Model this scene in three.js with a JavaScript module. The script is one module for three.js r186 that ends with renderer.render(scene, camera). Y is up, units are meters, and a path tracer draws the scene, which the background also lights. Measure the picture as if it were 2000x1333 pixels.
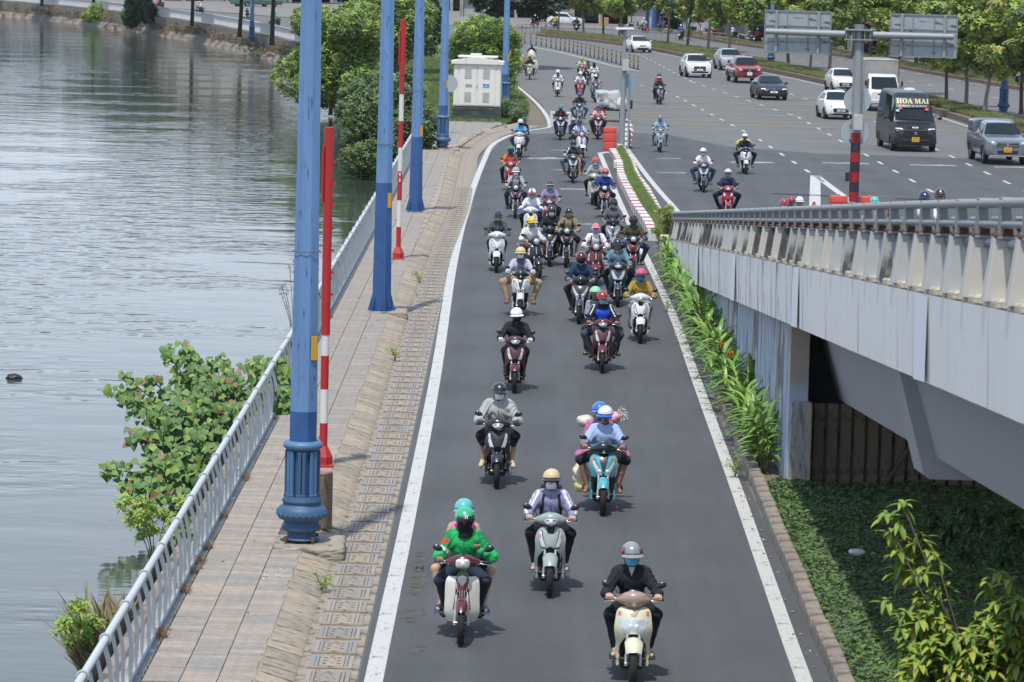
import * as THREE from 'three';
import { RoundedBoxGeometry } from 'three/addons/geometries/RoundedBoxGeometry.js';

// ---------- camera, sky, sun, exposure ----------
const scene = new THREE.Scene();
const camera = new THREE.PerspectiveCamera(10.88, 1024 / 682, 0.5, 3000);
camera.rotation.order = 'YXZ';
camera.position.set(0, 8.5, 0);
camera.rotation.set(-Math.atan(757 / 7000), 0, 0.025);
camera.focus = 80; camera.userData.fStop = 6.3;
const renderer = new THREE.WebGLRenderer({ antialias: true });
renderer.toneMapping = THREE.LinearToneMapping;
renderer.toneMappingExposure = 1.08;
renderer.shadowMap.enabled = true;

const SUN = new THREE.Vector3(-0.11, 1, 0.42).normalize();
const sun = new THREE.DirectionalLight(new THREE.Color(1, 0.955, 0.88), 3.7);
sun.position.copy(SUN).multiplyScalar(300).add(new THREE.Vector3(0, 0, -150));
sun.target.position.set(0, 0, -150); scene.add(sun, sun.target);
sun.castShadow = true; sun.shadow.radius = 2.5; sun.shadow.mapSize.set(4096, 4096);
Object.assign(sun.shadow.camera, { left: -90, right: 90, top: 220, bottom: -180, near: 10, far: 700 });

// ---------- small maths ----------
function rng(seed) { let a = seed >>> 0; return () => { a |= 0; a = a + 0x6D2B79F5 | 0; let t = Math.imul(a ^ a >>> 15, 1 | a); t = t + Math.imul(t ^ t >>> 7, 61 | t) ^ t; return ((t ^ t >>> 14) >>> 0) / 4294967296; }; }
const rr = (r, a, b) => a + (b - a) * r();
const clamp = (x, a = 0, b = 1) => Math.max(a, Math.min(b, x));
const lerp = (a, b, t) => a + (b - a) * t;
const sstep = (a, b, x) => { const t = clamp((x - a) / (b - a)); return t * t * (3 - 2 * t); };
const V = (x, y, z) => new THREE.Vector3(x, y, z);
const hash = (i, j, s = 0) => { let h = Math.imul(i, 374761393) + Math.imul(j, 668265263) + Math.imul(s, 2147483647 ^ 0x5bd1e995) | 0; h = Math.imul(h ^ h >>> 13, 1274126177); return ((h ^ h >>> 16) >>> 0) / 4294967296; };
// tileable value noise, period P cells
function vnoise(x, y, P, s) {
  const i = Math.floor(x), j = Math.floor(y); let u = x - i, v = y - j; u = u * u * (3 - 2 * u); v = v * v * (3 - 2 * v);
  const m = (k) => ((k % P) + P) % P;
  const a = hash(m(i), m(j), s), b = hash(m(i + 1), m(j), s), c = hash(m(i), m(j + 1), s), d = hash(m(i + 1), m(j + 1), s);
  return (a + (b - a) * u) + ((c + (d - c) * u) - (a + (b - a) * u)) * v;
}
function fbm(u, v, P, oct, s) { let t = 0, a = 0.5, n = 0; for (let o = 0; o < oct; o++) { t += a * vnoise(u * P, v * P, P, s + o); n += a; a *= 0.5; P *= 2; } return t / n; }

function vn2(x, y, Px, Py, s) { const i = Math.floor(x), j = Math.floor(y), u = sstep(0, 1, x - i), v = sstep(0, 1, y - j), h = (a, b) => hash(((a % Px) + Px) % Px, ((b % Py) + Py) % Py, s); return lerp(lerp(h(i, j), h(i + 1, j), u), lerp(h(i, j + 1), h(i + 1, j + 1), u), v); }
// ---------- sky ----------
{
  const w = 512, h = 256, d = new Float32Array(w * h * 4);
  for (let j = 0; j < h; j++) for (let i = 0; i < w; i++) {
    const el = (j + 0.5) / h * Math.PI - Math.PI / 2, e = Math.max(0, Math.sin(el)), k = Math.pow(1 - e, 2.4);
    let c = [lerp(0.32, 0.97, k), lerp(0.49, 1.06, k), lerp(0.80, 1.2, k)];
    const cl = sstep(0.46, 0.72, fbm(i / w, j / h * 0.9, 6, 5, 11)) * sstep(0.03, 0.25, e) * 0.55;
    c = [lerp(c[0], 1.1, cl), lerp(c[1], 1.12, cl), lerp(c[2], 1.15, cl)];
    if (el < 0) c = [0.30, 0.31, 0.30];
    d.set([c[0], c[1], c[2], 1], (j * w + i) * 4);
  }
  const t = new THREE.DataTexture(d, w, h, THREE.RGBAFormat, THREE.FloatType);
  t.mapping = THREE.EquirectangularReflectionMapping; t.magFilter = t.minFilter = THREE.LinearFilter; t.needsUpdate = true;
  scene.background = t; scene.environment = t; scene.backgroundIntensity = 1; scene.environmentIntensity = 1;
}

// ---------- textures and materials ----------
function dataTex(n, fn, srgb = true, m = n) {
  const d = new Uint8Array(n * m * 4);
  for (let j = 0; j < m; j++) for (let i = 0; i < n; i++) { const c = fn(i / n, j / m, i, j), o = (j * n + i) * 4; if (typeof c === 'number') { d[o] = d[o + 1] = d[o + 2] = clamp(c) * 255; } else { d[o] = clamp(c[0]) * 255; d[o + 1] = clamp(c[1]) * 255; d[o + 2] = clamp(c[2]) * 255; } d[o + 3] = 255; }
  const t = new THREE.DataTexture(d, n, m, THREE.RGBAFormat); t.wrapS = t.wrapT = THREE.RepeatWrapping; t.magFilter = THREE.LinearFilter; t.minFilter = THREE.LinearMipmapLinearFilter; t.generateMipmaps = true;
  if (srgb) t.colorSpace = THREE.SRGBColorSpace; t.needsUpdate = true; return t;
}
const rep = (t, x, y = x) => { const c = t.clone(); c.repeat.set(x, y); c.needsUpdate = true; return c; };
const toS = (x) => x <= 0.0031308 ? 12.92 * x : 1.055 * Math.pow(x, 1 / 2.4) - 0.055;   // linear albedo to sRGB texel
const mcache = new Map();
function mat(c, rough = 0.6, o = {}) {          // c: hex (sRGB) or [r,g,b] linear
  const key = JSON.stringify([c, rough, Object.keys(o).map((k) => [k, o[k]?.uuid ?? o[k]])]);
  if (mcache.has(key)) return mcache.get(key);
  const phys = ['clearcoat', 'transmission', 'sheen', 'anisotropy', 'ior'].some((k) => k in o);
  const m = phys ? new THREE.MeshPhysicalMaterial() : new THREE.MeshStandardMaterial();
  if (Array.isArray(c)) m.color.setRGB(...c); else m.color.set(c);
  m.roughness = rough; m.metalness = 0;
  for (const k in o) { if (k === 'normalScale') m.normalScale.set(o[k], o[k]); else if (m[k]?.isColor) m[k].set(o[k]); else m[k] = o[k]; }
  if (o.side === undefined && !o.transmission) m.side = THREE.DoubleSide;
  mcache.set(key, m); return m;
}
const paint = (c, r = 0.35) => mat(c, r, { clearcoat: 0.8, clearcoatRoughness: 0.08 });
const metal = (c, r = 0.35) => mat(c, r, { metalness: 0.85 });
const noiseT = dataTex(256, (u, v) => fbm(u, v, 8, 5, 3), false);
const fineT = dataTex(256, (u, v) => 0.6 * fbm(u, v, 64, 2, 5) + 0.4 * fbm(u, v, 16, 3, 9), false);

// ---------- geometry helpers ----------
const Q = new THREE.Quaternion(), EU = new THREE.Euler(), MT = new THREE.Matrix4();
const at = (g, x = 0, y = 0, z = 0, rx = 0, ry = 0, rz = 0, s = 1) => { MT.compose(V(x, y, z), Q.setFromEuler(EU.set(rx, ry, rz)), typeof s === 'number' ? V(s, s, s) : V(...s)); return g.applyMatrix4(MT); };
const box = (w, h, d, x = 0, y = 0, z = 0, rx = 0, ry = 0, rz = 0) => at(new THREE.BoxGeometry(w, h, d), x, y, z, rx, ry, rz);
const rbox = (w, h, d, r, x = 0, y = 0, z = 0, rx = 0, ry = 0, rz = 0, seg = 2) => at(new RoundedBoxGeometry(w, h, d, seg, Math.min(r, w / 2.01, h / 2.01, d / 2.01)), x, y, z, rx, ry, rz);
const ell = (a, b, c, x = 0, y = 0, z = 0, n = 12, rx = 0, ry = 0, rz = 0) => at(new THREE.SphereGeometry(1, n * 2, n), x, y, z, rx, ry, rz, [a, b, c]);
function rod(a, b, r0, r1 = r0, n = 8, caps = true) {   // a, b: [x,y,z]
  const A = V(...a), B = V(...b), d = B.clone().sub(A), L = d.length(), g = new THREE.CylinderGeometry(r1, r0, L, n, 1, !caps);
  g.applyQuaternion(Q.setFromUnitVectors(V(0, 1, 0), d.normalize())); const m = A.add(B).multiplyScalar(0.5); return g.translate(m.x, m.y, m.z);
}
const tube = (pts, r, n = 24, k = 6, closed = false) => new THREE.TubeGeometry(new THREE.CatmullRomCurve3(pts.map((p) => V(...p)), closed), n, r, k, closed);
const lathe = (pts, n = 24, x = 0, y = 0, z = 0, rx = 0, rz = 0) => at(new THREE.LatheGeometry(pts.map((p) => new THREE.Vector2(...p)), n), x, y, z, rx, 0, rz);
function merge(list) {
  let nv = 0, ni = 0; const col = list.some((g) => g.attributes.color);
  for (const g of list) { nv += g.attributes.position.count; ni += g.index ? g.index.count : g.attributes.position.count; }
  const P = new Float32Array(nv * 3), N = new Float32Array(nv * 3), U = new Float32Array(nv * 2), C = col ? new Float32Array(nv * 3).fill(1) : null, I = new Uint32Array(ni); let v = 0, k = 0;
  for (const g of list) {
    const a = g.attributes, n = a.position.count; if (!a.normal) g.computeVertexNormals();
    P.set(a.position.array, v * 3); N.set(g.attributes.normal.array, v * 3); if (a.uv) U.set(a.uv.array, v * 2); if (a.color) C.set(a.color.array, v * 3);
    if (g.index) for (let i = 0; i < g.index.count; i++) I[k++] = g.index.array[i] + v; else for (let i = 0; i < n; i++) I[k++] = i + v;
    v += n;
  }
  const o = new THREE.BufferGeometry(); o.setAttribute('position', new THREE.BufferAttribute(P, 3)); o.setAttribute('normal', new THREE.BufferAttribute(N, 3)); o.setAttribute('uv', new THREE.BufferAttribute(U, 2)); if (C) o.setAttribute('color', new THREE.BufferAttribute(C, 3));
  o.setIndex(new THREE.BufferAttribute(I, 1)); return o;
}
const gtx = (g, x, y, z, rx = 0, ry = 0, rz = 0, s = 1) => at(g.clone(), x, y, z, rx, ry, rz, s);
// grid surface from f(i/nu, j/nv) -> [x,y,z]
function grid(f, nu, nv, uvf) {
  const P = [], U = [], I = [];
  for (let j = 0; j <= nv; j++) for (let i = 0; i <= nu; i++) { P.push(...f(i / nu, j / nv)); U.push(...(uvf ? uvf(i / nu, j / nv) : [i / nu, j / nv])); }
  for (let j = 0; j < nv; j++) for (let i = 0; i < nu; i++) { const a = j * (nu + 1) + i, b = a + 1, c = a + nu + 1, d = c + 1; I.push(a, b, d, a, d, c); }
  const g = new THREE.BufferGeometry(); g.setAttribute('position', new THREE.Float32BufferAttribute(P, 3)); g.setAttribute('uv', new THREE.Float32BufferAttribute(U, 2)); g.setIndex(I); g.computeVertexNormals(); return g;
}
// piece of a surface S(u,v) with thickness
function patch(S, u0, u1, v0, v1, nu, nv, off = 0, thick = 0.008) {
  const F = (f) => typeof f === 'function' ? f : () => f, a = F(u0), b = F(u1), e = 1e-3;
  const pt = (s, t, o) => { const v = lerp(v0, v1, t), u = lerp(a(v), b(v), s); const p = V(...S(u, v)), pu = V(...S(u + e, v)).sub(p), pv = V(...S(u, v + e)).sub(p); const n = pv.cross(pu).normalize(); if (n.z < 0) n.negate(); return p.addScaledVector(n, o).toArray(); };
  const front = grid((s, t) => pt(s, t, off), nu, nv), back = grid((s, t) => pt(1 - s, t, off - thick), nu, nv);
  const e1 = grid((s, t) => pt(0, t, off - thick * s), 1, nv), e2 = grid((s, t) => pt(1, t, off - thick * (1 - s)), 1, nv), e3 = grid((s, t) => pt(s, 0, off - thick * (1 - t)), nu, 1), e4 = grid((s, t) => pt(s, 1, off - thick * t), nu, 1);
  return merge([front, back, e1, e2, e3, e4]);
}
// loft over rings (arrays of [x,y,z]); closed rings, optional end caps
function loft(rings, caps = true, uvs) {
  const n = rings[0].length, P = [], U = [], I = [];
  rings.forEach((r, j) => { for (let i = 0; i <= n; i++) { P.push(...r[i % n]); U.push(i / n, j / (rings.length - 1)); } });
  for (let j = 0; j < rings.length - 1; j++) for (let i = 0; i < n; i++) { const a = j * (n + 1) + i, b = a + 1, c = a + n + 1, d = c + 1; I.push(a, d, b, a, c, d); }
  const g = new THREE.BufferGeometry(); g.setAttribute('position', new THREE.Float32BufferAttribute(P, 3)); g.setAttribute('uv', new THREE.Float32BufferAttribute(U, 2)); g.setIndex(I); g.computeVertexNormals();
  const N = g.attributes.normal; for (let j = 0; j < rings.length; j++) { const a = j * (n + 1), b = a + n; for (const k of ['X', 'Y', 'Z']) { const m = (N['get' + k](a) + N['get' + k](b)) / 2; N['set' + k](a, m); N['set' + k](b, m); } }
  if (!caps) return g;
  const cap = (r, flip) => { const c = r.reduce((s, p) => [s[0] + p[0] / n, s[1] + p[1] / n, s[2] + p[2] / n], [0, 0, 0]); const p = [...c], ix = []; r.forEach((q) => p.push(...q)); for (let i = 0; i < n; i++) { const a = 1 + i, b = 1 + (i + 1) % n; ix.push(...(flip ? [0, a, b] : [0, b, a])); } const h = new THREE.BufferGeometry(); h.setAttribute('position', new THREE.Float32BufferAttribute(p, 3)); h.setIndex(ix); h.computeVertexNormals(); return h; };
  return merge([g, cap(rings[0], false), cap(rings[rings.length - 1], true)]);
}
// superellipse ring in the plane across z: centre (x,y), radii
const sring = (z, cx, cy, rx, ry, n = 20, p = 2.6) => Array.from({ length: n }, (_, i) => { const a = i / n * Math.PI * 2, c = Math.cos(a), s = Math.sin(a); return [cx + rx * Math.sign(c) * Math.pow(Math.abs(c), 2 / p), cy + ry * Math.sign(s) * Math.pow(Math.abs(s), 2 / p), z]; });
// extruded side profile: pts [[z,y],...] closed, across x of width w
function slab(pts, w, x = 0, bevel = 0) { const s = new THREE.Shape(pts.map((p) => new THREE.Vector2(p[0], p[1]))); const g = new THREE.ExtrudeGeometry(s, { depth: w - 2 * bevel, bevelEnabled: bevel > 0, bevelSize: bevel, bevelThickness: bevel, bevelSegments: 1, curveSegments: 6 }); g.translate(0, 0, -w / 2 + bevel); g.rotateY(-Math.PI / 2); return g.translate(x, 0, 0); }
const flatShape = (pts, y = 0) => { const s = new THREE.Shape(pts.map((p) => new THREE.Vector2(p[0], -p[1]))); const g = new THREE.ShapeGeometry(s); g.rotateX(-Math.PI / 2).translate(0, y, 0); const p = g.attributes.position, u = g.attributes.uv; for (let i = 0; i < p.count; i++) u.setXY(i, p.getX(i), p.getZ(i)); return g; };
const prismUp = (pts, y0, y1, bevel = 0) => { const s = new THREE.Shape(pts.map((p) => new THREE.Vector2(p[0], -p[1]))); const g = new THREE.ExtrudeGeometry(s, { depth: y1 - y0 - bevel, bevelEnabled: bevel > 0, bevelSize: bevel, bevelOffset: -bevel, bevelThickness: bevel, bevelSegments: 2 }); g.rotateX(-Math.PI / 2).translate(0, y0, 0); return g; };
// resample a polyline of [x,z] through a spline
const poly = (pts, n) => new THREE.CatmullRomCurve3(pts.map((p) => V(p[0], 0, p[1])), false, 'centripetal').getSpacedPoints(n).map((p) => [p.x, p.z]);
function offsetLine(pts, d) { return pts.map((p, i) => { const a = pts[Math.max(0, i - 1)], b = pts[Math.min(pts.length - 1, i + 1)], dx = b[0] - a[0], dz = b[1] - a[1], l = Math.hypot(dx, dz) || 1; return [p[0] - dz / l * d, p[1] + dx / l * d]; }); }
// flat ribbon along a polyline between offsets o0..o1 at height y, uv in metres
function ribbon(pts, o0, o1, y, y1 = y) { const A = offsetLine(pts, o0), B = offsetLine(pts, o1); let L = 0; const len = pts.map((p, i) => i ? (L += Math.hypot(p[0] - pts[i - 1][0], p[1] - pts[i - 1][1])) : 0); const n = pts.length - 1; const g = grid((s, t) => { const k = Math.round(t * n), p = s < 0.5 ? A[k] : B[k]; return [p[0], s < 0.5 ? y : y1, p[1]]; }, 1, n, (s, t) => [s * Math.abs(o1 - o0), len[Math.round(t * n)]]); if (g.attributes.normal.getY(0) < 0) { const ix = g.index.array; for (let i = 0; i < ix.length; i += 3) { const q = ix[i]; ix[i] = ix[i + 1]; ix[i + 1] = q; } g.computeVertexNormals(); } return g; }
// surface nets of a signed distance f over a box
function surfNet(f, lo, hi, cell) {
  const n = [0, 1, 2].map((k) => Math.ceil((hi[k] - lo[k]) / cell)), [nx, ny, nz] = n, sx = nx + 1, sxy = sx * (ny + 1), D = new Float32Array(sxy * (nz + 1));
  for (let k = 0; k <= nz; k++) for (let j = 0; j <= ny; j++) for (let i = 0; i <= nx; i++) D[k * sxy + j * sx + i] = f(lo[0] + i * cell, lo[1] + j * cell, lo[2] + k * cell);
  const id = new Int32Array(sxy * (nz + 1)).fill(-1), P = [], I = [];
  const E = [[0, 1], [2, 3], [4, 5], [6, 7], [0, 2], [1, 3], [4, 6], [5, 7], [0, 4], [1, 5], [2, 6], [3, 7]], off = [0, 1, sx, sx + 1, sxy, sxy + 1, sxy + sx, sxy + sx + 1];
  for (let k = 0; k < nz; k++) for (let j = 0; j < ny; j++) for (let i = 0; i < nx; i++) {
    const b = k * sxy + j * sx + i; let m = 0; for (let c = 0; c < 8; c++) if (D[b + off[c]] < 0) m |= 1 << c; if (m === 0 || m === 255) continue;
    let x = 0, y = 0, z = 0, q = 0; for (const [p, r] of E) { const A = D[b + off[p]], B = D[b + off[r]]; if ((A < 0) === (B < 0)) continue; const t = A / (A - B); x += lerp(p & 1, r & 1, t); y += lerp(p >> 1 & 1, r >> 1 & 1, t); z += lerp(p >> 2, r >> 2, t); q++; }
    id[b] = P.length / 3; P.push(lo[0] + (i + x / q) * cell, lo[1] + (j + y / q) * cell, lo[2] + (k + z / q) * cell);
  }
  const quad = (a, b, c, d, fl) => { if (a < 0 || b < 0 || c < 0 || d < 0) return; fl ? I.push(a, c, b, a, d, c) : I.push(a, b, c, a, c, d); };
  for (let k = 1; k < nz; k++) for (let j = 1; j < ny; j++) for (let i = 1; i < nx; i++) {
    const b = k * sxy + j * sx + i, s = D[b] < 0;
    if (s !== D[b + 1] < 0) quad(id[b], id[b - sx], id[b - sx - sxy], id[b - sxy], s);
    if (s !== D[b + sx] < 0) quad(id[b], id[b - sxy], id[b - 1 - sxy], id[b - 1], s);
    if (s !== D[b + sxy] < 0) quad(id[b], id[b - 1], id[b - 1 - sx], id[b - sx], s);
  }
  const g = new THREE.BufferGeometry(); g.setAttribute('position', new THREE.Float32BufferAttribute(P, 3)); g.setAttribute('uv', new THREE.Float32BufferAttribute(new Float32Array(P.length / 3 * 2), 2)); g.setIndex(I);
  for (let i = 0; i < P.length / 3; i++) g.attributes.uv.setXY(i, P[i * 3] + P[i * 3 + 2] * 0.7, P[i * 3 + 1]);
  g.computeVertexNormals(); return g;
}

// ---------- naming ----------
const taken = new Map();
const numbered = (n) => { const k = taken.get(n) ?? 0; taken.set(n, k + 1); return k ? n + '_' + String(k).padStart(3, '0') : n; };
function mesh(name, g, m, parent) { const o = new THREE.Mesh(g, m); o.name = parent ? name : numbered(name); o.castShadow = o.receiveShadow = true; (parent ?? scene).add(o); return o; }
function tag(o, label, category, group) { o.userData.label = label; o.userData.category = category; if (group) o.userData.group = group; return o; }
function thing(name, label, category, p = [0, 0, 0], ry = 0, group) { const o = new THREE.Group(); o.name = numbered(name); o.position.set(...p); o.rotation.y = ry; scene.add(o); return tag(o, label, category, group); }
const struct = (name, g, m) => { const o = mesh(name, g, m); o.userData.kind = 'structure'; return o; };
const stuff = (o, label, category) => { o.userData.kind = 'stuff'; if (label) { o.userData.label = label; o.userData.category = category; } return o; };
const sub = (name, parent, p = [0, 0, 0]) => { const o = new THREE.Group(); o.name = name; o.position.set(...p); parent.add(o); return o; };

// ======================= THE SETTING =======================
const asphaltDark = dataTex(1024, (u, v) => { const f = fbm(u, v, 256, 2, 21), g = fbm(u, v, 5, 4, 22), h = hash(u * 1024 | 0, v * 1024 | 0, 7); const a = 0.073 + 0.022 * (f - 0.5) + 0.014 * (g - 0.5) + 0.016 * (vn2(u * 12, v * 2, 12, 2, 5) - 0.5) + 0.01 * (vn2(u * 44, v * 3, 44, 3, 6) - 0.5) + (h > 0.992 ? 0.09 : 0) - (h < 0.03 ? 0.022 : 0); return [toS(a * 0.98), toS(a * 1.0), toS(a * 1.035)]; });
const asphaltOld = dataTex(1024, (u, v) => { const f = fbm(u, v, 256, 2, 31), g = fbm(u, v, 6, 5, 32), h = hash(u * 1024 | 0, v * 1024 | 0, 8); const a = 0.132 + 0.028 * (f - 0.5) + 0.03 * (g - 0.5) + (h > 0.99 ? 0.06 : 0); return [toS(a * 1.0), toS(a * 0.99), toS(a * 0.95)]; });
const asphaltB = dataTex(512, (u, v) => 0.7 * fbm(u, v, 128, 2, 41) + 0.3 * hash(u * 512 | 0, v * 512 | 0, 4), false);
const concT = dataTex(512, (u, v) => { const a = 0.30 + 0.13 * (fbm(u, v, 6, 5, 51) - 0.5) + 0.08 * (fbm(u, v, 90, 2, 52) - 0.5) - 0.09 * sstep(0.58, 0.75, fbm(u, v, 10, 4, 53)); return [toS(a * 1.06), toS(a), toS(a * 0.9)]; });
const concN = dataTex(512, (u, v) => { const a = 0.95 + 0.22 * (fbm(u, v, 6, 5, 51) - 0.5) + 0.18 * (fbm(u, v, 90, 2, 52) - 0.5) - 0.22 * sstep(0.58, 0.75, fbm(u, v, 10, 4, 53)); return [a, a * 0.985, a * 0.96]; });
const M = {
  lane: mat(0xffffff, 0.82, { map: rep(asphaltDark, 1 / 7), bumpMap: rep(asphaltB, 1 / 2.5), bumpScale: 0.006 }),
  road: mat(0xffffff, 0.85, { map: rep(asphaltOld, 1 / 9), bumpMap: rep(asphaltB, 1 / 2.5), bumpScale: 0.006 }),
  earth: mat([0.16, 0.13, 0.09], 0.95, { bumpMap: rep(noiseT, 0.4), bumpScale: 0.05 }),
  conc: mat(0xffffff, 0.9, { map: rep(concT, 0.5), bumpMap: rep(fineT, 0.8), bumpScale: 0.008 }),
  white: mat(0xffffff, 0.7, { map: rep(dataTex(512, (u, v) => { const w = fbm(u, v, 12, 5, 61), c = fbm(u, v, 120, 2, 62); const a = 0.50 + 0.1 * (w - 0.5) - 0.34 * sstep(0.64, 0.8, w * 0.6 + c * 0.5); return [toS(a), toS(a * 0.985), toS(a * 0.93)]; }), 0.35) }),
  wornWhite: mat(0xffffff, 0.75, { map: rep(dataTex(512, (u, v) => { const w = fbm(u, v, 10, 5, 71), c = fbm(u, v, 100, 2, 72); const k = sstep(0.46, 0.6, w * 0.55 + c * 0.5); return [toS(lerp(0.45, 0.10, k)), toS(lerp(0.45, 0.10, k)), toS(lerp(0.43, 0.1, k))]; }), 0.3) }),
  yellowLine: mat([0.33, 0.24, 0.09], 0.75),
};
// --- river bank line (x, z) and road edge ---
const BANK = [[-4.3, 30], [-4.3, -30], [-4.3, -100], [-4.3, -150], [-5, -180], [-7.5, -215], [-11.5, -262], [-20.3, -326], [-43.5, -427], [-73, -508], [-140, -620], [-260, -760]];
const EDGE = [[-1.76, 30], [-1.76, -40], [-1.74, -97], [-1.78, -130], [-1.4, -156], [-0.78,-169.52], [0.47,-176.18], [1.43,-180.4], [1.49,-197.72], [0.56,-222.11], [-0.79,-243.87], [-4, -275], [-12, -330], [-34, -425], [-62, -512], [-130, -630], [-240, -760]];
const bank = poly(BANK, 160), edge = poly(EDGE, 200);
struct('ground', flatShape([...offsetLine(bank, 0.12), [-300, -1500], [900, -1500], [900, 30]], -0.05), M.earth);
struct('road', flatShape([...edge, [-240, -1200], [600, -1200], [600, 30]], -0.008), M.road);
// the newer, darker surface of the slip lane and of the crossing in front of the flyover
struct('road_resurfacing', merge([flatShape([[-1.7, 30], [-1.7, -60], [-1.68, -100], [-1.64,-128.63], [-1.29,-148.11], [-0.8,-162.1], [-0,-169.91], [4.22,-174], [7.18,-173.5], [9.58,-163.5], [13.44,-159.34], [17.95,-158.91], [23.99,-156.82], [18.98,-123.56], [6, -95], [3.9, -95], [3.9, 30]], 0)]), M.lane);
const waterB = dataTex(1024, (u, v) => { const w = fbm(u, v, 7, 3, 81), a = fbm(u + 0.02 * w, v, 18, 3, 82), b = fbm(u, v, 60, 2, 83); const q = fbm(u, v, 3, 3, 84); return 0.5 + (a - 0.5) * 0.8 * (0.25 + 1.2 * sstep(0.35, 0.65, q)) + (b - 0.5) * 0.22 * (0.2 + sstep(0.3, 0.6, q)) + (w - 0.5) * 0.5; }, false);
{
  const g = new THREE.PlaneGeometry(620, 1400, 1, 1); g.rotateX(-Math.PI / 2).translate(-305, -2, -560);
  const u = g.attributes.uv; for (let i = 0; i < u.count; i++) u.setXY(i, u.getX(i) * 620 / 24, u.getY(i) * 1400 / 14);
  struct('water', g, mat([0.05, 0.066, 0.056], 0.06, { ior: 1.33, bumpMap: waterB, bumpScale: 0.033 }));
}
// embankment under the fence
const stoneT = dataTex(512, (u, v) => { const a = 0.24 + 0.2 * (fbm(u, v, 6, 5, 91) - 0.5) - 0.12 * sstep(0.5, 0.7, fbm(u, v, 14, 4, 92)); return [toS(a * 1.12), toS(a * 0.96), toS(a * 0.78)]; });
struct('embankment', merge([ribbon(bank, -0.35, -0.5, -2.1, 0.1), ribbon(bank, -0.35, 0.1, 0.1), ribbon(bank, -0.5, -1.15, -1.35, -2.1), ribbon(bank, 0.1, 0.12, 0.1, -0.05)].map((g) => g)), mat(0xffffff, 0.95, { map: rep(stoneT, 0.25), bumpMap: rep(noiseT, 0.5), bumpScale: 0.12 }));
// far pavement in front of the shops
struct('pavement', prismUp([[18.63,-415.83], [25.58,-370.24], [31.15,-349.71], [34.04,-307.9], [39.53,-255.06], [120, -260], [140, -520], [-80, -560], [-20, -420]], -0.03, 0.1), mat([0.2, 0.185, 0.165], 0.9, { map: undefined }));

// --- left sidewalk: slab, pavers, sloped kerb, gutter ---
const walk = struct('sidewalk', merge([flatShape([[-4.5, 30], [-4.5, -152], [-4.9, -165], [-5.6, -182], [-3.26,-181.76], [-0.53,-181.01], [-0.51,-174.32], [-1.24,-172.9], [-1.98,-163.32], [-2.6, -152], [-2.84, -140], [-2.84, 30]], 0.125)]), mat([0.1, 0.085, 0.07], 0.95));
{
  const tones = [[0.37, 0.312, 0.255], [0.33, 0.285, 0.238], [0.40, 0.33, 0.265], [0.31, 0.277, 0.238], [0.30, 0.277, 0.247], [0.35, 0.297, 0.24]];
  const pt = dataTex(256, (u, v) => 0.95 + 0.14 * (fbm(u, v, 32, 3, 101) - 0.5) + 0.16 * (fbm(u, v, 4, 4, 102) - 0.5) - 0.12 * sstep(0.6, 0.8, fbm(u, v, 12, 4, 103)), true);
  const ms = tones.map((t) => mat(t, 0.88, { map: pt, bumpMap: fineT, bumpScale: 0.004 }));
  const bases = [0, 1, 2].map((k) => { const g = rbox(0.418, 0.05, 0.194, 0.006, 0, 0, 0, 0, 0, 0, 1); const u = g.attributes.uv, p = g.attributes.position; for (let i = 0; i < u.count; i++) u.setXY(i, p.getX(i) * 2 + k * 0.37, p.getZ(i) * 2 + k * 0.21); return g; });
  const r = rng(5), rest = tones.map(() => []);
  const drop = (c, z) => (z > -52.5 && z < -50.4 && c === 2);
  let n = 0;
  for (let row = 0; row < 560; row++) for (let c = 0; c < 3; c++) {
    const z = -40.3 - row * 0.2, x = -3.918 + c * 0.427, y = 0.125 + rr(r, -0.004, 0.004), k = (z < -62 ? [3, 4, 1, 4, 3, 0][r() * 6 | 0] : r() * 6 | 0), t = rr(r, -0.006, 0.006), ry = rr(r, -0.006, 0.006), g = bases[r() * 3 | 0];
    if (drop(c, z)) continue;
    if (n < 300) { const o = mesh('paver', g, ms[k], walk); o.position.set(x, y, z); o.rotation.set(t, ry, rr(r, -0.006, 0.006)); n++; }
    else rest[k].push(gtx(g, x, y, z, t, ry, 0));
  }
  rest.forEach((l, k) => { if (l.length) stuff(mesh('far_pavers', merge(l), ms[k], walk)); });
  // cabinet forecourt: larger slabs
  const fc = []; for (let i = 0; i < 12; i++) for (let j = 0; j < 9; j++) { const x = -4.6 + i * 0.45, z = -153 - j * 3; if (x + 0.25 > -2.95 + 0.1 * Math.max(0, -153 - z - 1.5)) continue; fc.push(rbox(0.44, 0.03, 2.97, 0.006, x, 0.135, z, 0, 0, 0, 1)); }
  stuff(mesh('forecourt_slabs', merge(fc), ms[4], walk));
  // rough strip of mortar along the fence
  mesh('border_strip', grid((s, t) => { const x = -4.44 + s * 0.29, z = -36 - t * 116; return [x, 0.142 + 0.012 * Math.sin(z * 21 + s * 2) * (0.4 + vnoise(z * 2, s * 5, 999, 3)), z]; }, 4, 1400, (s, t) => [s * 0.3, t * 116]), M.conc, walk);
  // pads of concrete under the lamp posts
}
const gutterL = poly([[-2.44, 30], [-2.44, -60], [-2.43, -97], [-2.19,-121.04], [-2.27,-138.01], [-2.27,-152.26], [-1.74,-162.55], [-1.21,-169.31], [-0.33,-174.22], [0.5,-178.83]], 240);
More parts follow.
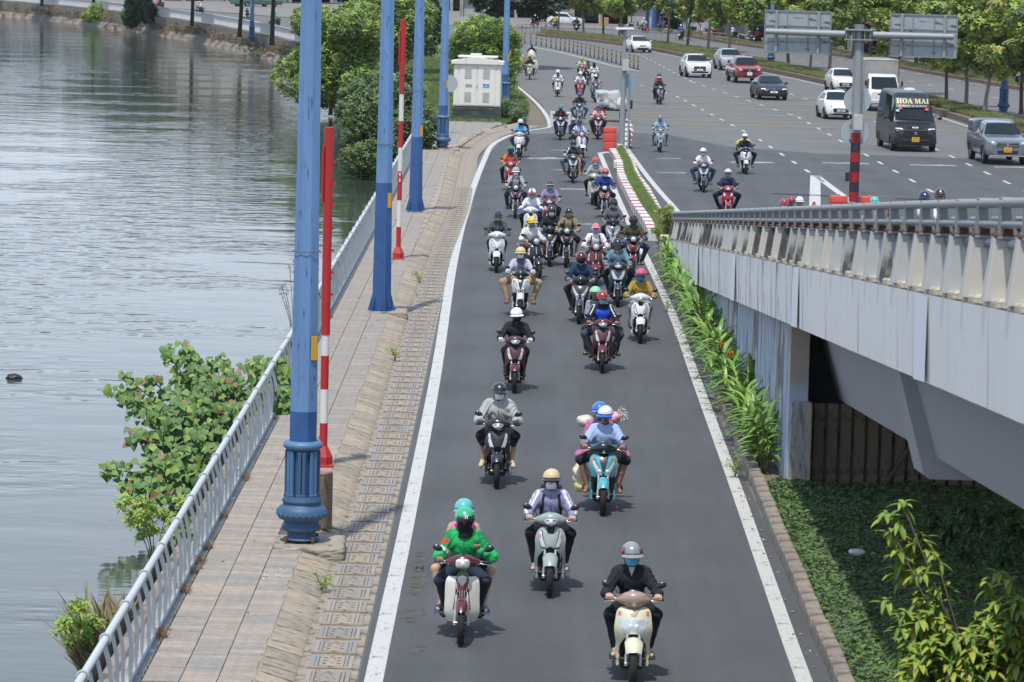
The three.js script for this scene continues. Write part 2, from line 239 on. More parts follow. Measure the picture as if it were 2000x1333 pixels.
{
  const kerb = struct('sloped_kerb', ribbon(gutterL, -0.02, -0.46, -0.03, 0.09), mat([0.12, 0.1, 0.08], 0.95));
  const r = rng(8), tn = [[0.38, 0.325, 0.26], [0.345, 0.298, 0.243], [0.41, 0.345, 0.27], [0.32, 0.285, 0.238]].map((t) => mat(t, 0.92, { map: concN, bumpMap: fineT, bumpScale: 0.01 }));
  const nv = [0, 1, 2].map((k) => { // a stone: slope with shallow ridges
    return grid((s, t) => { const z = t * 0.492, e = (s === 0 || s === 1) ? 1 : 0; const w = [0, 0.001, 0.14, 0.28, 0.4, 0.44, 0.441][Math.round(s * 6)]; const prof = [-0.05, 0.02, 0.062, 0.105, 0.142, 0.15, 0.0][Math.round(s * 6)]; return [-w, prof + 0.003 * Math.sin(z * 60 + w * 20 + k * 2) * (s > 0.1 && s < 0.7 ? 1 : 0) - (t === 0 || t === 1 ? 0.012 : 0), -z]; }, 6, 14, (s, t) => [s * 0.5 + k * 0.3, t]);
  });
  let L = 0; const seg = [];
  for (let i = 1; i < gutterL.length; i++) { const a = gutterL[i - 1], b = gutterL[i]; seg.push([a, b, Math.hypot(b[0] - a[0], b[1] - a[1])]); }
  const total = seg.reduce((s, q) => s + q[2], 0);
  const alongG = (d) => { for (const [a, b, l] of seg) { if (d <= l) { const t = d / l; return [lerp(a[0], b[0], t), lerp(a[1], b[1], t), Math.atan2(-(b[0] - a[0]), -(b[1] - a[1]))]; } d -= l; } return null; };
  for (let d = 69; d < total - 1; d += 0.5) { const p = alongG(d); if (!p) break; const o = mesh('kerb_stone', nv[r() * 3 | 0], tn[r() * 4 | 0], kerb); o.position.set(p[0], rr(r, -0.006, 0.006), p[1]); o.rotation.set(rr(r, -0.004, 0.004), p[2], rr(r, -0.012, 0.012)); }
  mesh('infill_strip', flatShape([...offsetLine(gutterL, -0.425).filter((p) => p[1] < -96 && p[1] > -172), [-0.9, -177], [-4.2, -177], [-4.2, -152], [-2.86, -151], [-2.86, -97]], 0.138), mat([0.38, 0.335, 0.275], 0.92, { map: rep(concN, 0.5) }), walk);
  // gutter slab
  struct('gutter', merge([ribbon(gutterL, -0.04, 0.72, 0.002)]), mat([0.33, 0.29, 0.24], 0.92, { map: rep(concN, 0.7), bumpMap: rep(fineT, 1), bumpScale: 0.01 }));
  // drain covers: concrete slab in a rusty steel frame
  const slabG = merge([rbox(0.30, 0.03, 0.60, 0.005), ...[-0.1, -0.04, 0.02, 0.08].flatMap((x, i) => [])]);
  const hole = merge([-0.17, 0, 0.17].flatMap((z) => [box(0.05, 0.004, 0.045, -0.085, 0.0165, z), box(0.05, 0.004, 0.045, 0.085, 0.0165, z)]));
  const frame = box(0.035, 0.034, 0.74, 0.175, 0, 0);
  const wing = box(0.05, 0.026, 0.7, 0.23, -0.002, 0);
  const barG = merge([box(0.56, 0.036, 0.075, 0, 0, 0.385)]), slit = box(0.05, 0.006, 0.03, 0, 0.018, 0.385);
  const sm = [[0.38, 0.33, 0.27], [0.34, 0.305, 0.26], [0.29, 0.27, 0.245]].map((t) => mat(t, 0.9, { map: concN, bumpMap: fineT, bumpScale: 0.006 }));
  const fm = [mat([0.26, 0.265, 0.275], 0.7, { bumpMap: fineT, bumpScale: 0.004 }), mat([0.26, 0.22, 0.195], 0.85), mat([0.3, 0.265, 0.235], 0.85)], hm = mat([0.13, 0.115, 0.1], 0.95), bm = mat([0.33, 0.285, 0.235], 0.9, { map: concN });
  for (let d = 69.5; d < 160; d += 0.92) {
    const p = alongG(d); if (!p) break; const c = Math.cos(p[2]), s = Math.sin(p[2]);
    const o = thing('drain_cover', 'concrete drain cover in a steel frame along the gutter', 'drain cover', [p[0] + 0.38 * c, 0.006, p[1] - 0.38 * s], p[2], 'drain covers in a row beside the sloped kerb');
    const k = r() * 3 | 0, f = fm[r() * 3 | 0]; mesh('slab', slabG, sm[k], o); if (k < 2 || r() < 0.3) stuff(mesh('lifting_holes', hole, hm, o)); for (const s of [0, -0.35]) mesh('steel_frame', frame, f, o).position.x = s; for (const s of [0, -0.46]) mesh('frame_edge', wing, fm[r() * 3 | 0], o).position.x = s; mesh('cross_bar', barG, bm, o); mesh('slit', slit, hm, o);
    o.rotation.x = rr(r, -0.004, 0.004);
  }
}
// --- painted lines ---
const lineL = poly([[-1.5, 30], [-1.52, -41], [-1.5, -53], [-1.52, -71], [-1.66, -97], [-1.65,-114.19], [-1.54,-130.67], [-1.34,-147.35], [-1.12,-158.91], [-0.75,-164.38], [-0.34,-168.3], [0.46,-173.11], [1.56,-177.26], [1.63,-180.51], [1.46,-193.24], [0.76,-213.51], [-0.53,-238.21], [-3.6, -274]], 200);
const lineR = poly([[3.5, 30], [3.57, -41.8], [3.62,-48.92], [3.68,-56.99], [3.76,-72.36], [3.83,-83.56], [3.77,-98.78], [3.7,-107.65], [3.65,-118.27], [3.61,-131.21], [3.61,-147.31], [3.6,-154.9]], 160);
const lineM = poly([[4.89,-161.3], [5.01,-149], [5.1,-140.7], [5.28,-129.58], [5.42,-123.26], [5.56,-114.41]], 40);
function strokes(name, list, w, y, m) { struct(name, merge(list.map(([a, b, ww]) => { const L = Math.hypot(b[0] - a[0], b[1] - a[1]), k = Math.max(1, Math.round(L / 2)), pts = Array.from({ length: k + 1 }, (_, i) => [lerp(a[0], b[0], i / k), lerp(a[1], b[1], i / k)]); return ribbon(pts, -(ww ?? w) / 2, (ww ?? w) / 2, y); })), m); }
struct('edge_line', merge([ribbon(lineL, -0.11, 0.11, 0.005), ribbon(lineR, -0.1, 0.1, 0.005), ribbon(lineM, -0.1, 0.1, 0.005)]), M.white);
strokes('edge_line_nose', [[[3.56,-154.88], [4.04,-156.31], 0.35]], 0.2, 0.009, M.white);
function dashes(a, b, len, pitch, w) { const L = Math.hypot(b[0] - a[0], b[1] - a[1]), out = []; for (let d = 0; d < L - len; d += pitch) out.push([[lerp(a[0], b[0], d / L), lerp(a[1], b[1], d / L)], [lerp(a[0], b[0], (d + len) / L), lerp(a[1], b[1], (d + len) / L)], w]); return out; }
strokes('lane_dashes', [...dashes([8.11,-239.47], [9.76,-221.51], 2, 6, 0.13), ...dashes([9.76,-221.51], [11.52,-171.75], 2, 6, 0.14), ...dashes([11.51,-170.79], [11.97,-136.8], 2, 6, 0.14), ...dashes([9.89,-346.42], [11.99,-247.97], 2, 6, 0.14), ...dashes([11.99,-247.97], [15.32,-196.02], 2, 6, 0.14), ...dashes([15.32,-196.02], [15.66,-131.5], 2, 6, 0.14), ...dashes([14.84,-284.14], [17.77,-223.36], 2, 6, 0.14), ...dashes([17.77,-223.36], [19.36,-190.45], 2, 6, 0.14), ...dashes([19.36,-190.45], [19.4,-128.79], 2, 6, 0.14), ...dashes([23.77,-317.28], [31.45,-225.47], 2, 7, 0.15), ...dashes([26.11,-335.98], [34.37,-244.12], 2, 7, 0.15)], 0.14, 0.005, M.white);
strokes('give_way_blocks', [[1223, 235], [1227, 244], [1228, 253], [1226, 262], [1224, 271], [1222, 281]].map((q, i) => { const p = [[5.67,-187.16], [5.62,-182.07], [5.51,-177.21], [5.32,-172.57], [5.14,-168.16], [4.96,-163.52]][i]; return [[p[0], p[1] + 1.6], [p[0], p[1] - 1.6], 0.42]; }), 0.3, 0.005, M.white);
strokes('gore_lines', [[[11.94,-142.82], [10.26,-122.49], 0.4], [[11.96,-142.83], [11.97,-127.17], 0.28], [[11.8,-142.44], [12.06,-142.54], 0.5]], 0.3, 0.005, M.white);
strokes('rumble_strips', [[1300, 186], [1300, 200], [1300, 210], [1300, 222], [1300, 235], [1300, 243]].map((q, i) => { const p = [[9.14,-222.73], [8.73,-212.43], [8.41,-204.43], [8.12,-197], [7.79,-188.89], [7.61,-184.22]][i]; return [[1.8 + i * 0.3, p[1]], [23.5, p[1]], 0.45]; }), 0.4, 0.004, M.yellowLine);
strokes('worn_marks', [[[0.45,-149.62], [1.85,-150.62], 1.1], [[1.35,-142.16], [2.68,-142.71], 0.5], [[1.58,-130.72], [2.67,-130.85], 0.8], [[1.94,-113.64], [2.51,-113.83], 0.5], [[5.56,-142.22], [6.75,-142.37], 0.6], [[8.94,-150.7], [10.87,-151.16], 0.9], [[12.95,-152.06], [15.03,-152.21], 0.9], [[16.66,-152.16], [18.7,-152.29], 0.9], [[20.25,-152.21], [22.46,-152.4], 0.9], [[5.9,-152.4], [6.99,-152.5], 0.6], [[1.47,-156.77], [2.48,-156.82], 0.5]], 0.5, 0.004, M.wornWhite);
{ // dusty and stained patches on the slip lane
  const blob = (c, rx, rz, seed) => { const r = rng(seed); return flatShape(Array.from({ length: 22 }, (_, i) => { const a = i / 22 * 6.283, k = rr(r, 0.55, 1.15); return [c[0] + rx * k * Math.cos(a), c[1] + rz * k * Math.sin(a)]; }), 0.003); };
  struct('road_dust', merge([blob([-1.22,-49.88], 0.14, 1.1, 1), blob([-1.22,-48.02], 0.18, 1.3, 2), blob([-1.22,-45.55], 0.2, 0.7, 3), blob([-1.06,-43.18], 0.1, 0.3, 4), blob([3.56,-81.22], 0.08, 0.9, 5)]), mat([0.092, 0.09, 0.086], 0.95, { map: rep(concN, 0.8) }));
}
// white edge lines beside the long median
const medF = poly([[1.9, -376], [4.6, -365.9], [8.3, -351], [12.3, -327], [15.2, -302], [19, -274], [21.6, -247.7], [23.7, -215], [24.5, -188], [25, -168], [26, -130], [27.4, -80]], 120);
const medB = poly([[2.6, -392], [9.3, -372], [14.6, -345], [18, -318], [21, -290], [24.3, -250], [26, -221], [26.9, -195], [27.4, -168], [28.2, -130], [29.6, -80]], 120);
struct('median_line', merge([ribbon(offsetLine(medF, 0.6), -0.09, 0.09, 0.005), ribbon(offsetLine(poly([[0.74,-333.63], [3.33,-316.78], [5.45,-298.38], [7.43,-279.49], [9.06,-268.52]], 40), 0), -0.12, 0.12, 0.005)]), M.white);
const grassM = mat([0.075, 0.115, 0.02], 0.9, { side: THREE.DoubleSide });
function kerbed(name, front, back, h) {            // kerb stones round a strip of soil
  const o = struct(name, flatShape([...offsetLine(front, -0.1), ...offsetLine(back, 0.1).reverse()], h - 0.03), M.earth);
  const km = mat([0.2, 0.15, 0.115], 0.92, { map: concN, bumpMap: fineT, bumpScale: 0.01 });
  for (const [ln, sgn] of [[front, 1], [back, -1]]) for (let i = 1; i < ln.length; i++) { const a = ln[i - 1], b = ln[i], L = Math.hypot(b[0] - a[0], b[1] - a[1]); mesh('kerb_stone', rbox(0.22, h + 0.05, L - 0.03, 0.02, 0, 0, 0, 0, 0, 0, 1), km, o); const q = o.children[o.children.length - 1]; q.position.set((a[0] + b[0]) / 2 + sgn * 0.0, h / 2 - 0.025, (a[1] + b[1]) / 2); q.rotation.y = Math.atan2(b[0] - a[0], b[1] - a[1]); }
  return o;
}
kerbed('median', medF, medB, 0.3);
const med2F = poly([[17.67,-393.97], [23.31,-347.93], [28.53,-327.93], [31.3,-288.11], [34.57,-248.88], [40, -190], [44, -120]], 60), med2B = poly([[18.38,-410.14], [24.29,-362.68], [29.82,-342.95], [32.71,-301.16], [36.37,-261.96], [42.6, -190], [46.5, -120]], 60);
kerbed('far_median', med2F, med2B, 0.25);

// --- red and white kerb median at the fork ---
{
  const A = poly([[3.99,-154.28], [4.06,-146.07], [3.87,-136.69], [3.9,-127.96], [3.92,-120.51], [4.04,-112.2], [4.03,-107.75]], 60), B = poly([[4.65,-158.23], [4.79,-147.45], [4.72,-137.03], [4.82,-128.3], [4.83,-114.39], [4.87,-111.02]], 60);
  const o = struct('fork_median', flatShape([...offsetLine(A, -0.3), ...offsetLine(B, 0.2).reverse()], 0.2), M.earth);
  const wt = mat(0xffffff, 0.75, { map: rep(dataTex(256, (u, v) => { const k = sstep(0.62, 0.75, fbm(u, v, 10, 5, 111)); return [toS(lerp(0.6, 0.3, k)), toS(lerp(0.58, 0.27, k)), toS(lerp(0.54, 0.23, k))]; }), 1) }), rd = mat([0.36, 0.075, 0.075], 0.75, { bumpMap: fineT, bumpScale: 0.004 });
  const stones = (ln, w, sgn) => { let acc = 0, red = false, left = 0.55; const r = rng(3);
    const tot = []; for (let i = 1; i < ln.length; i++) tot.push(Math.hypot(ln[i][0] - ln[i - 1][0], ln[i][1] - ln[i - 1][1]));
    const L = tot.reduce((a, b) => a + b, 0); const pa = (d) => { for (let i = 0; i < tot.length; i++) { if (d <= tot[i]) return [lerp(ln[i][0], ln[i + 1][0], d / tot[i]), lerp(ln[i][1], ln[i + 1][1], d / tot[i]), Math.atan2(ln[i + 1][0] - ln[i][0], ln[i + 1][1] - ln[i][1])]; d -= tot[i]; } return [...ln[ln.length - 1], 0]; };
    for (let d = 0; d < L - 1; red = !red) { const l = red ? 0.42 : 1.15, p = pa(d + l / 2), big = Math.floor(d / 4.7) % 2; const q = mesh(red ? 'red_kerb_stone' : 'white_kerb_stone', slab([[-l / 2 + 0.008, -0.1], [l / 2 - 0.008, -0.1], [l / 2 - 0.008, 0.26], [-l / 2 + 0.008, 0.26]], w, 0, 0.012), red ? rd : wt, o); q.position.set(p[0] - sgn * w / 2, rr(r, -0.012, 0.012), p[1]); q.rotation.y = p[2]; d += l; } };
  stones(A, 0.3, -1); stones(B, 0.24, 1);
  // cross bar between two beds
  const c1 = [4.03,-145], c2 = [4.75,-146]; mesh('cross_kerb', rbox(0.9, 0.3, 0.9, 0.03, (c1[0] + c2[0]) / 2, 0.12, c1[1]), wt, o);
}
// --- stone kerb on the right of the slip lane ---
{
  const K = poly([[3.86, 30], [3.88, -41.8], [3.9, -49], [3.97, -61.8], [4.0, -81], [4.02, -100]], 140), o = struct('kerb', flatShape([[4.1, 30], [4.1, -99], [4.5, -99], [13, -57.4], [40, -57.4], [40, 30]], 0.1), M.earth), r = rng(12);
  const tn = [[0.28, 0.245, 0.205], [0.25, 0.222, 0.19], [0.31, 0.27, 0.225]].map((t) => mat(t, 0.92, { map: concN, bumpMap: noiseT, bumpScale: 0.02 }));
  for (let z = -36; z > -99; z -= 1.6) { const x = lerp(3.87, 4.01, sstep(-40, -85, z)); const q = mesh('kerb_stone', slab([[-0.795, -0.1], [0.795, -0.1], [0.795, 0.185], [-0.795, 0.185]], 0.2, 0, 0.02), tn[r() * 3 | 0], o); q.position.set(x + 0.12 + rr(r, -0.012, 0.012), rr(r, -0.01, 0.01), z); q.rotation.y = rr(r, -0.015, 0.015); }
}

// ======================= STRUCTURES AND STREET FURNITURE =======================
const galv = mat([0.27, 0.29, 0.295], 0.55, { metalness: 0.15, bumpMap: fineT, bumpScale: 0.002 });
const galvDark = mat([0.21, 0.225, 0.225], 0.6, { metalness: 0.1 });
const darkIron = mat([0.02, 0.02, 0.022], 0.6);
// --- riverside fence ---
{
  const fm = mat([0.50, 0.53, 0.53], 0.5, { bumpMap: fineT, bumpScale: 0.002 }), fm2 = mat([0.38, 0.41, 0.43], 0.55);
  const prof = (t) => { const y = 0.99 - t * 0.86; return [0.05 * Math.sin(t * Math.PI * 1.3) - 0.01 + 0.10 * t * t, y]; };
  const slatPts = []; for (let i = 0; i <= 12; i++) { const p = prof(i / 12); slatPts.push([p[0] - 0.022, p[1]]); } for (let i = 12; i >= 0; i--) { const p = prof(i / 12); slatPts.push([p[0] + 0.022, p[1]]); }
  const s = new THREE.Shape(slatPts.map((p) => new THREE.Vector2(...p))); const slat = new THREE.ExtrudeGeometry(s, { depth: 0.014, bevelEnabled: false }); slat.translate(0, 0, -0.007);
  const ring = at(new THREE.TorusGeometry(0.058, 0.014, 6, 16), 0, 1.05, 0);
  const post = merge([slat.clone().scale(1.25, 1, 1.6), box(0.12, 0.03, 0.12, 0.07, 0.13, 0)]);
  const o = thing('riverside_fence', 'pale grey metal fence of curved slats along the river sidewalk', 'fence', [-4.3, 0, 0]);
  mesh('top_rail', rod([0, 1.05, -33], [0, 1.05, -152], 0.045, 0.045, 14), fm, o);
  mesh('bottom_rail', box(0.05, 0.04, 119, 0.05, 0.17, -92.5), fm2, o);
  let n = 0; const rest = [];
  for (let z = -34; z > -151; z -= 2) { mesh('rail_ring', ring, fm2, o).position.z = z; mesh('post', post, fm, o).position.z = z; }
  for (let z = -34 - 2 / 3; z > -151; z -= 2 / 3) { if (Math.abs((z + 34) % 2) < 0.1 || Math.abs((z + 34) % 2) > 1.9) continue; if (n++ < 290) { const q = mesh('slat', slat, fm, o); q.position.z = z; q.rotation.z = 0.012 * Math.sin(z * 7); } else rest.push(gtx(slat, 0, 0, z)); }
  if (rest.length) stuff(mesh('far_slats', merge(rest), fm, o));
  // the stretch along the bend of the river
  const f2 = thing('river_bend_fence', 'long white curved fence on the far bend of the river bank', 'fence');
  const P = bank; let acc = 0, last = null; const posts = []; const wm = mat([0.62, 0.63, 0.63], 0.55);
  for (let i = 0; i < P.length - 1; i++) { const a = P[i], b = P[i + 1]; if (a[1] > -196 || a[1] < -640) continue; const L = Math.hypot(b[0] - a[0], b[1] - a[1]), ang = Math.atan2(b[0] - a[0], b[1] - a[1]);
    for (let d = 0; d < L; d += 2) posts.push([lerp(a[0], b[0], d / L), lerp(a[1], b[1], d / L), ang]); }
  const panel = merge(Array.from({ length: 9 }, (_, k) => gtx(slat, 0, 0, -0.9 + k * 0.22, 0, 0, 0, [1, 1, 5])).concat([rod([0, 1.05, -1.05], [0, 1.05, 1.05], 0.05, 0.05, 8), box(0.08, 0.06, 2.1, 0.05, 0.12, 0)])), pst = slat.clone().scale(2.2, 1.08, 3);
  posts.forEach((p) => { const q = mesh('fence_panel', panel, wm, f2); q.position.set(p[0], 0.1, p[1]); q.rotation.y = p[2] + Math.PI; const k = mesh('post', pst, fm2, f2); k.position.set(p[0], 0.1, p[1]); k.rotation.y = p[2] + Math.PI; });
}
// --- lamp posts ---
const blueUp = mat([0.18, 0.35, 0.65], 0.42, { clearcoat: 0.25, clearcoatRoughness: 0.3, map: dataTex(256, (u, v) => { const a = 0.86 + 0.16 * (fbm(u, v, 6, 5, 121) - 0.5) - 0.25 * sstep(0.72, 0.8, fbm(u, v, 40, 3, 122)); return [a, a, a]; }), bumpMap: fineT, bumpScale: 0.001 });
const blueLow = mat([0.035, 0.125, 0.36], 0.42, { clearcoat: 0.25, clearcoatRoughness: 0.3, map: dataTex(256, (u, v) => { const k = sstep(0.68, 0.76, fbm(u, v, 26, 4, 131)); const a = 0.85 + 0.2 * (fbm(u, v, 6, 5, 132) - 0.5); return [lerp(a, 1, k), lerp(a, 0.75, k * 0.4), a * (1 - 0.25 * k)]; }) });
const blueBase = mat([0.04, 0.10, 0.19], 0.55, { bumpMap: noiseT, bumpScale: 0.004 }), blueBase2 = mat([0.075, 0.175, 0.31], 0.5, { bumpMap: noiseT, bumpScale: 0.003 });
function oct(r0, r1, y0, y1, n = 8) { const g = new THREE.CylinderGeometry(r1, r0, y1 - y0, n, 1, true).toNonIndexed(); g.computeVertexNormals(); g.rotateY(Math.PI / 8); return g.translate(0, (y0 + y1) / 2, 0); }
function lampPost(name, label, p, ornate, group, ry = 0, sc = 1, low = 3) {
  const o = thing(name, label, 'lamp post', p, ry, group); o.scale.setScalar(sc);
  const split = ornate ? 1.85 : low;
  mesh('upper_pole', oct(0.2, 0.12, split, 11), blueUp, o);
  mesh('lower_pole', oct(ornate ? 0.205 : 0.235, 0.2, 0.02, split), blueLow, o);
  if (ornate) {
    mesh('base_ring', lathe([[0.0, 0.02], [0.25, 0.02], [0.25, 0.05], [0.2, 0.06], [0.2, 0.14], [0.27, 0.16], [0.28, 0.2], [0.25, 0.24], [0.24, 0.29], [0.33, 0.33], [0.36, 0.39], [0.355, 0.45], [0.31, 0.5], [0.27, 0.52], [0.27, 0.56], [0.29, 0.58], [0.26, 0.62], [0.26, 0.66]], 24), blueBase, o);
    const waves = []; for (let k = 0; k < 24; k++) { const a = k / 24 * Math.PI * 2; waves.push(at(new THREE.TorusGeometry(0.045, 0.009, 4, 8, Math.PI), 0.352 * Math.sin(a), 0.375, 0.352 * Math.cos(a), 0, a, 0), at(new THREE.TorusGeometry(0.045, 0.009, 4, 8, Math.PI), 0.352 * Math.sin(a), 0.44, 0.352 * Math.cos(a), 0, a, Math.PI)); }
    mesh('base_ornament', merge(waves), blueBase2, o);
    mesh('collar', lathe([[0.2, 1.30], [0.24, 1.31], [0.275, 1.34], [0.28, 1.38], [0.25, 1.42], [0.2, 1.43]], 24), blueBase2, o);
    for (let k = 0; k < 8; k++) { const a = k / 8 * Math.PI * 2, q = mesh('flute', merge([rbox(0.052, 0.62, 0.045, 0.01, -0.032, 0.97, 0), rbox(0.052, 0.62, 0.045, 0.01, 0.032, 0.97, 0), rbox(0.14, 0.035, 0.04, 0.01, 0, 0.67, 0.004), rbox(0.12, 0.03, 0.04, 0.01, 0, 1.28, 0)]), k % 2 ? blueBase2 : blueBase, o); q.position.set(0.225 * Math.sin(a), 0, 0.225 * Math.cos(a)); q.rotation.set(0, a, 0); }
    for (let k = 0; k < 4; k++) { const a = k / 4 * Math.PI * 2 + 0.7; mesh('bolt', lathe([[0, 0.09], [0.026, 0.085], [0.026, 0.0]], 8, 0.27 * Math.sin(a), 0, 0.27 * Math.cos(a)), mat([0.1, 0.05, 0.035], 0.8), o); }
  } else {
    mesh('foot_plate', rbox(0.52, 0.03, 0.52, 0.01, 0, 0.015, 0), blueLow, o);
    for (let k = 0; k < 8; k++) { const a = k / 8 * Math.PI * 2; const q = mesh('stiffener', slab([[0, 0], [0.12, 0], [0, 0.45]], 0.015), blueLow, o); q.position.set(0.2 * Math.sin(a), 0.03, 0.2 * Math.cos(a)); q.rotation.y = a; }
  }
  mesh('number_plate', rbox(0.1, 0.34, 0.01, 0.004, 0.14, ornate ? 2.75 : 2.6, 0.145, 0, 0.6, 0), mat([0.65, 0.33, 0.02], 0.5), o);
  mesh('strap', at(new THREE.TorusGeometry(0.2, 0.006, 4, 16), 0, ornate ? 4.1 : 3.9, 0, Math.PI / 2), mat([0.12, 0.12, 0.12], 0.6), o);
  mesh('pole_cap', lathe([[0, 11.05], [0.1, 11.03], [0.125, 11.0], [0.1, 10.98]], 8), blueUp, o);
  return o;
}
lampPost('lamp_post', 'nearest blue lamp post with ornate fluted base on cracked concrete pad', [-2.90, 0.2, -49.88], true);
lampPost('lamp_post', 'plain blue lamp post with flared foot beside the second striped pole', [-3.05, 0.16, -82.77], false);
lampPost('lamp_post', 'slim plain blue lamp post third from the camera along river', [-3.22, 0.16, -115.29], false, undefined, 0, 1, 2.4);
lampPost('lamp_post', 'blue lamp post with ornate base in front of white cabinet', [-3.17, 0.16, -152.50], true);
lampPost('lamp_post', 'blue lamp post behind the white cabinet', [-0.72, 0.1, -196], true);
lampPost('lamp_post', 'blue lamp post beside shrubs on river bend', [-24, 0.1, -322], true);
const concPad = mat([0.34, 0.31, 0.26], 0.93, { map: concN, bumpMap: noiseT, bumpScale: 0.03 });
for (const [x, z, w, l] of [[-2.78, -49.9, 1.0, 1.2], [-2.9, -82.9, 0.9, 0.9], [-3.05, -115.5, 0.9, 0.9], [-2.95, -152.8, 1.0, 1.2]]) { const b = tag(mesh('concrete_pad', at(new RoundedBoxGeometry(w, 0.34, l, 3, 0.04), x, 0.02, z, 0, 0.03, 0.01), concPad), z > -60 ? 'chipped concrete pad under nearest ornate lamp post' : 'small concrete pad under ' + (z > -90 ? 'plain lamp post beside striped pole' : z > -130 ? 'third lamp post from the camera' : 'ornate lamp post near cabinet'), 'concrete pad'); }
// spalled concrete stub behind the first post
{ const o = thing('concrete_stub', 'square weathered concrete stub right behind the nearest lamp post', 'bollard', [-2.66, 0.1, -51.6]); mesh('shaft', rbox(0.2, 0.8, 0.2, 0.02, 0, 0.4, 0, 0, 0.1, 0), mat([0.23, 0.18, 0.13], 0.95, { map: concN, bumpMap: noiseT, bumpScale: 0.02 }), o); mesh('cap', rbox(0.205, 0.03, 0.205, 0.01, 0, 0.81, 0, 0, 0.1, 0), mat([0.3, 0.13, 0.1], 0.9), o); }
// --- red and white height gauge poles ---
const redP = mat([0.42, 0.022, 0.025], 0.45, { bumpMap: fineT, bumpScale: 0.001 }), whiteP = mat([0.66, 0.65, 0.62], 0.5);
function gauge(label, p, top, redFrom, band) {
  const o = thing('gauge_pole', label, 'striped pole', p);
  mesh('foot_plate', rbox(0.34, 0.04, 0.34, 0.008, 0, 0.02, 0), redP, o);
  mesh('foot_block', merge([oct(0.15, 0.16, 0.04, 0.16, 6), oct(0.16, 0.07, 0.16, 0.34, 6)]), redP, o);
  for (let y = 0.16, k = 0; y < redFrom; y += band, k++) mesh('band', rod([0, y, 0], [0, Math.min(y + band, redFrom), 0], 0.066, 0.066, 14), k % 2 ? whiteP : redP, o);
  mesh('gate_tube', rod([0, redFrom, 0], [0, top, 0], 0.075, 0.075, 14), redP, o);
  mesh('hinge_plate', merge([box(0.03, 0.9, 0.12, -0.09, top - 0.75, 0), ...[0, 1, 2, 3, 4, 5, 6, 7].map((k) => box(0.05, 0.04, 0.05, 0.09, redFrom + 0.3 + k * (top - redFrom - 0.5) / 8, 0))]), redP, o);
  if (top > 6) { const c = document.createElement('canvas'); c.width = c.height = 64; const x = c.getContext('2d'); x.fillStyle = '#b01518'; x.fillRect(0, 0, 64, 64); x.fillStyle = '#eee'; x.font = 'bold 26px sans-serif'; x.textAlign = 'center'; x.fillText('45', 32, 26); x.fillText('50', 32, 54); const t = new THREE.CanvasTexture(c); t.colorSpace = THREE.SRGBColorSpace; const g = grid((s, u) => { const a = (s - 0.5) * 1.6; return [0.068 * Math.sin(a), 2.05 + u * 0.35, 0.068 * Math.cos(a)]; }, 8, 1); mesh('height_lettering', g, mat(0xffffff, 0.5, { map: t }), o); }
  return o;
}
gauge('red striped pole with long red top right beside the nearest lamp post', [-3.02, 0.15, -57.6], 5.5, 2.15, 0.55);
gauge('red and white striped pole with square red foot beside plain lamp post', [-3.16, 0.15, -97.3], 6.5, 5.0, 0.72);
